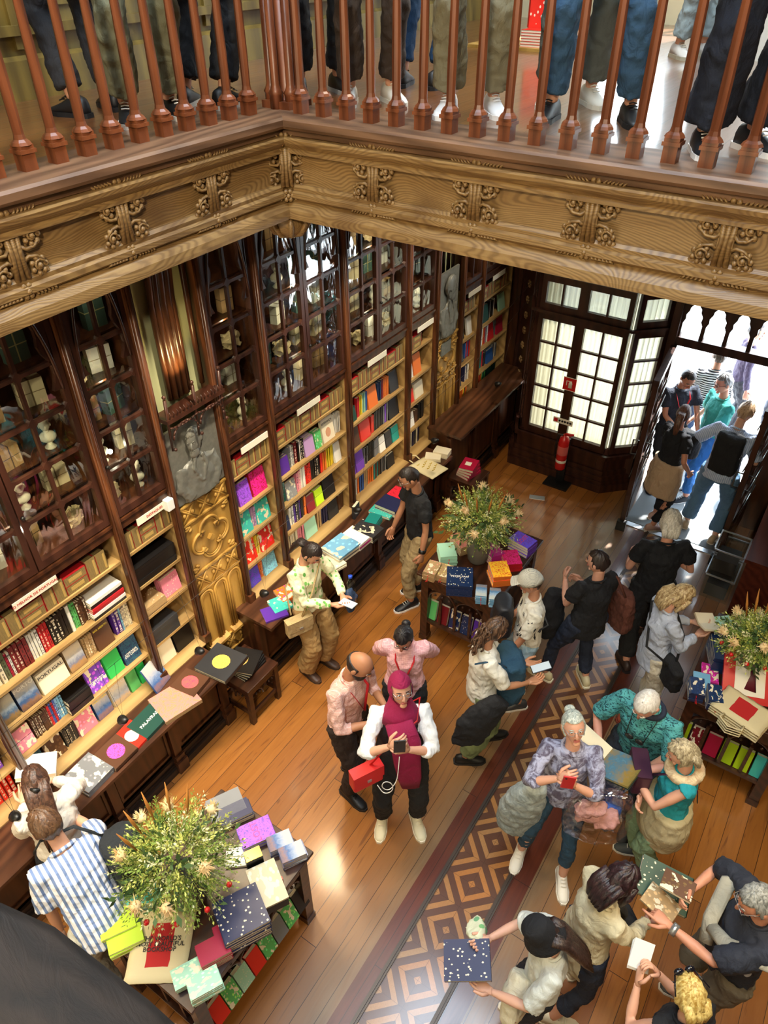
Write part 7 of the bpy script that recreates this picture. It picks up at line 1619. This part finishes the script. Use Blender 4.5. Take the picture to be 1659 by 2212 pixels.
bag('o4', 'black backpack worn by the bending person in light shirt', (.02, -.10, 1.22), (.30, .18, .44), '14161c', BK, [(.14, .0, 1.4), (.16, .16, 1.34), (.16, .12, 1.15)], flap=False, name='backpack', soft=.03)
person('o5', 'person in black and white striped top seen from behind outside the door', 10, 1.6, head=(1560, 750), sk='c08a70', top=cloth('e8e8ec', 'hstripe', '1c1e26', sc=1.0), sleeve='34', pants=cloth('3c5a80'), hair=('short', '3c3028'))
person('o6', 'person with brown hair standing farthest right outside in the glare', 150, 1.55, rxy=(-.35, 8.75), sk='c89880', top=cloth('8a8a98'), sleeve='long', pants=cloth('555a68'), hair=('short', '4a3428'))
person('o7', 'person with dark hair in a purple-grey top standing in the street behind the others', 100, 1.6, rxy=(-.9, 9.4), sk='b98870', top=cloth('4a4058'), sleeve='long', pants=cloth('33363e'), hair=('short', '2a2220'))
# ---- people behind the gallery balustrade
UP = [('u1', 'person in charcoal trousers and dark shoes behind the left balustrade', -50, (210, 245), '26262a', 1.25, '16161a', '16161a'),
      ('u2', 'person in olive-grey loose trousers behind the left balustrade', 150, (323, 258), '6c6a50', 1.45, '1c1c1e', 'e8e4da'),
      ('u3', 'person in black trousers behind the olive trousers at the left balustrade', 20, (445, 232), '121214', 1.4, '141414', 'b8b4aa'),
      ('u4', 'person in black trousers standing right behind the corner newel post', 165, (690, 200), '0f1014', 1.4, '121214', '9a9a9a'),
      ('u5', 'person in dark brown trousers and white shoes behind the far balustrade', 172, (800, 222), '33261c', 1.35, 'd8d4c8', 'd8d4c8'),
      ('u6', 'person in deep blue jeans standing farther back on the gallery', 30, (905, 190), '173a5c', 1.1, '1a1a1c', '1a1a1c'),
      ('u7', 'person in khaki-green wide trousers and white sneakers at the far balustrade', 186, (1015, 246), '7a745c', 1.6, 'e6e8ec', 'e6e8ec'),
      ('u8', 'person in grey jeans behind the blue jeans on the gallery', 185, (1225, 225), '565c58', 1.4, 'd4d4cc', 'd4d4cc'),
      ('u9', 'person in mid-blue jeans and black shoes at the far balustrade', 196, (1270, 262), '2f4f6c', 1.35, '111214', '111214'),
      ('u10', 'person in pale washed jeans far back on the gallery', 160, (1485, 122), '8fa0a4', 1.3, 'd0ccc4', 'b0a890'),
      ('u11', 'person in very wide navy trousers and striped sneakers at the right of the balustrade', 176, (1560, 326), '131a2a', 2.0, '16181e', 'e8e8ea')]
for k, lb, a, ft, pc, pw, sc_, so in UP:
    wide = .2 if k == 'u9' else .12
    person(k, lb, a, 1.74, foot=ft, zb=4.5, pants=cloth(pc), pw=pw ** .7, shoe=sc_, sole=so, top=cloth('5a5550'), sleeve='long', feet=((wide, .02, 14), (-wide, .0, -14)), phem=.06, hair=('short', '2a1e18'))
def portrait(y0, w, z0, z1, lab, turn):
    t = thing('bronze_portrait', lab, 'relief', (XF + .012, y0, z0)); h = z1 - z0
    MB().box(-.02, 0, 0, w, 0, h).build('plate', M['bronze'], t)
    mb = MB(); c = w * .5; k = h / .68; Fl = Matrix.Diagonal((.38, 1, 1, 1))
    T = Matrix.Translation((.02, c, h * .74)) @ Fl @ Matrix.Rotation(R(-90 + turn), 4, 'Z') @ Matrix.Rotation(R(-8), 4, 'X') @ Matrix.Scale(k * 1.0, 4); add_head(mb, T, None); hair_cap(mb, T, .012, -.02, .058, -.06, amp=.004); mb.ball((0, 0, 0), 1, 0, 12, 7, M=T @ Matrix.Translation((0, .05, -.085)) @ Matrix.Diagonal((.055, .055, .05, 1)))
    B = MB(); B.tube([(0, c, -.05), (0, c, h * .25), (0, c, h * .45), (0, c, h * .54)], [(w * .34, .10), (w * .36, .10), (w * .30, .08), (w * .12, .05)], 18, up=(1, 0, 0)); B.tube([(0, c, h * .5), (.01, c, h * .66)], .05 * k, 10)
    for s_ in (-1, 1): B.tube([(0, c + s_ * w * .27, h * .44), (.02, c + s_ * w * .38, h * .22), (.05, c + s_ * w * .22, h * .04)], [.06, .055, .05], 10)
    for s_ in (-1, 1): B.tube([(.08, c + s_ * .03, h * .55), (.10, c + s_ * w * .13, h * .42), (.11, c + s_ * .01, h * .2)], [.012, .016, .008], 6)
    m_ = fuse(B, .009, 1, .03, .015)
    for v in m_.vertices: v.co = (v.co.x * .42, min(max(v.co.y, .004), w - .004), min(max(v.co.z, .003), h))
    mb.m = [0] * len(mb.m); me = mesh_join(m_, mb, [M['bronze']], 'portrait_relief'); obj('portrait_relief', me, t)
portrait(2.61, .465, 2.10, 2.70, 'large grey bronze portrait relief of a seated man above the golden panel', -40)
portrait(6.24, .38, 1.93, 2.62, 'smaller bronze portrait relief of a head in profile near the far corner', 75)
# upper gallery furniture: low table with red boxes, white wall end
q_ = pix(1172, 98, Y=6.8); zt = q_.z
t_ = thing('gallery_table', 'wooden table holding red boxed books on the upper gallery', 'table', (q_.x - .1, q_.y - .25, 4.5)); 
MB().box(-.5, .5, 0, .7, zt - 4.54, zt - 4.5).build('tabletop', M['golden'], t_); MB().box(-.45, .45, .05, .65, 0.0, zt - 4.54).build('base_cabinet', M['dark'], t_)
for k in range(6): tag(book(LM['plain'], (q_.x, q_.y, zt + k * .02), (.26, .34, .019), 'scarlet', 'flat red book on the upper gallery table, ' + ('topmost' if k == 5 else ORD[k] + ' from below') + ' in its pile', 'red books on the gallery table'), None)
book(FM['dots'], (q_.x - .02, q_.y + .05, zt + .12), (.05, .28, .42), 'scarlet', 'upright red boxed book with pale emblem on the upper gallery table', None, rz=R(-56))
tag(MB().box(0, .12, 0, 2.2, 0, 3.0).build('display_screen', flat('white_partition', 'e6e2d4', .8), None, (-1.25, 6.9, 4.5), (0, 0, R(20))), 'white partition standing on the upper gallery at the right', 'partition')
# ---- stair handrail descending past the viewpoint (cross-sections of the moulded rail, in metres)
mb = MB()
rings = [[(-0.665, 0.071, 4.365), (-0.651, 0.06, 4.378), (-0.618, -0.024, 4.367), (-0.556, -0.211, 4.327), (-0.49, -0.415, 4.277), (-0.514, -0.448, 4.218), (-0.564, -0.389, 4.184), (-0.688, 0.055, 4.318)], [(-0.637, 0.084, 4.347), (-0.624, 0.073, 4.361), (-0.594, -0.013, 4.351), (-0.537, -0.202, 4.315), (-0.478, -0.409, 4.269), (-0.5, -0.441, 4.209), (-0.547, -0.38, 4.173), (-0.66, 0.069, 4.3)], [(-0.577, 0.107, 4.311), (-0.566, 0.096, 4.327), (-0.546, 0.007, 4.323), (-0.51, -0.189, 4.298), (-0.473, -0.403, 4.265), (-0.498, -0.437, 4.206), (-0.536, -0.373, 4.165), (-0.6, 0.093, 4.265)], [(-0.514, 0.115, 4.278), (-0.504, 0.103, 4.294), (-0.493, 0.013, 4.295), (-0.476, -0.187, 4.281), (-0.46, -0.405, 4.26), (-0.485, -0.439, 4.201), (-0.515, -0.373, 4.156), (-0.535, 0.1, 4.23)], [(-0.443, 0.124, 4.246), (-0.435, 0.111, 4.263), (-0.427, 0.021, 4.265), (-0.416, -0.179, 4.254), (-0.407, -0.399, 4.235), (-0.429, -0.432, 4.175), (-0.453, -0.366, 4.127), (-0.462, 0.109, 4.198)], [(-0.365, 0.127, 4.217), (-0.358, 0.115, 4.234), (-0.353, 0.024, 4.238), (-0.348, -0.177, 4.229), (-0.345, -0.396, 4.213), (-0.366, -0.429, 4.152), (-0.387, -0.363, 4.103), (-0.383, 0.112, 4.168)]]
mb.loft(rings, 0, True)
tag(mb.build('stair_handrail', wood('handrail_wood', '120c08', '2c2119', 'x', .75, 26, 3, .5)), 'broad dark wooden stair handrail out of focus in the bottom left corner', 'handrail')
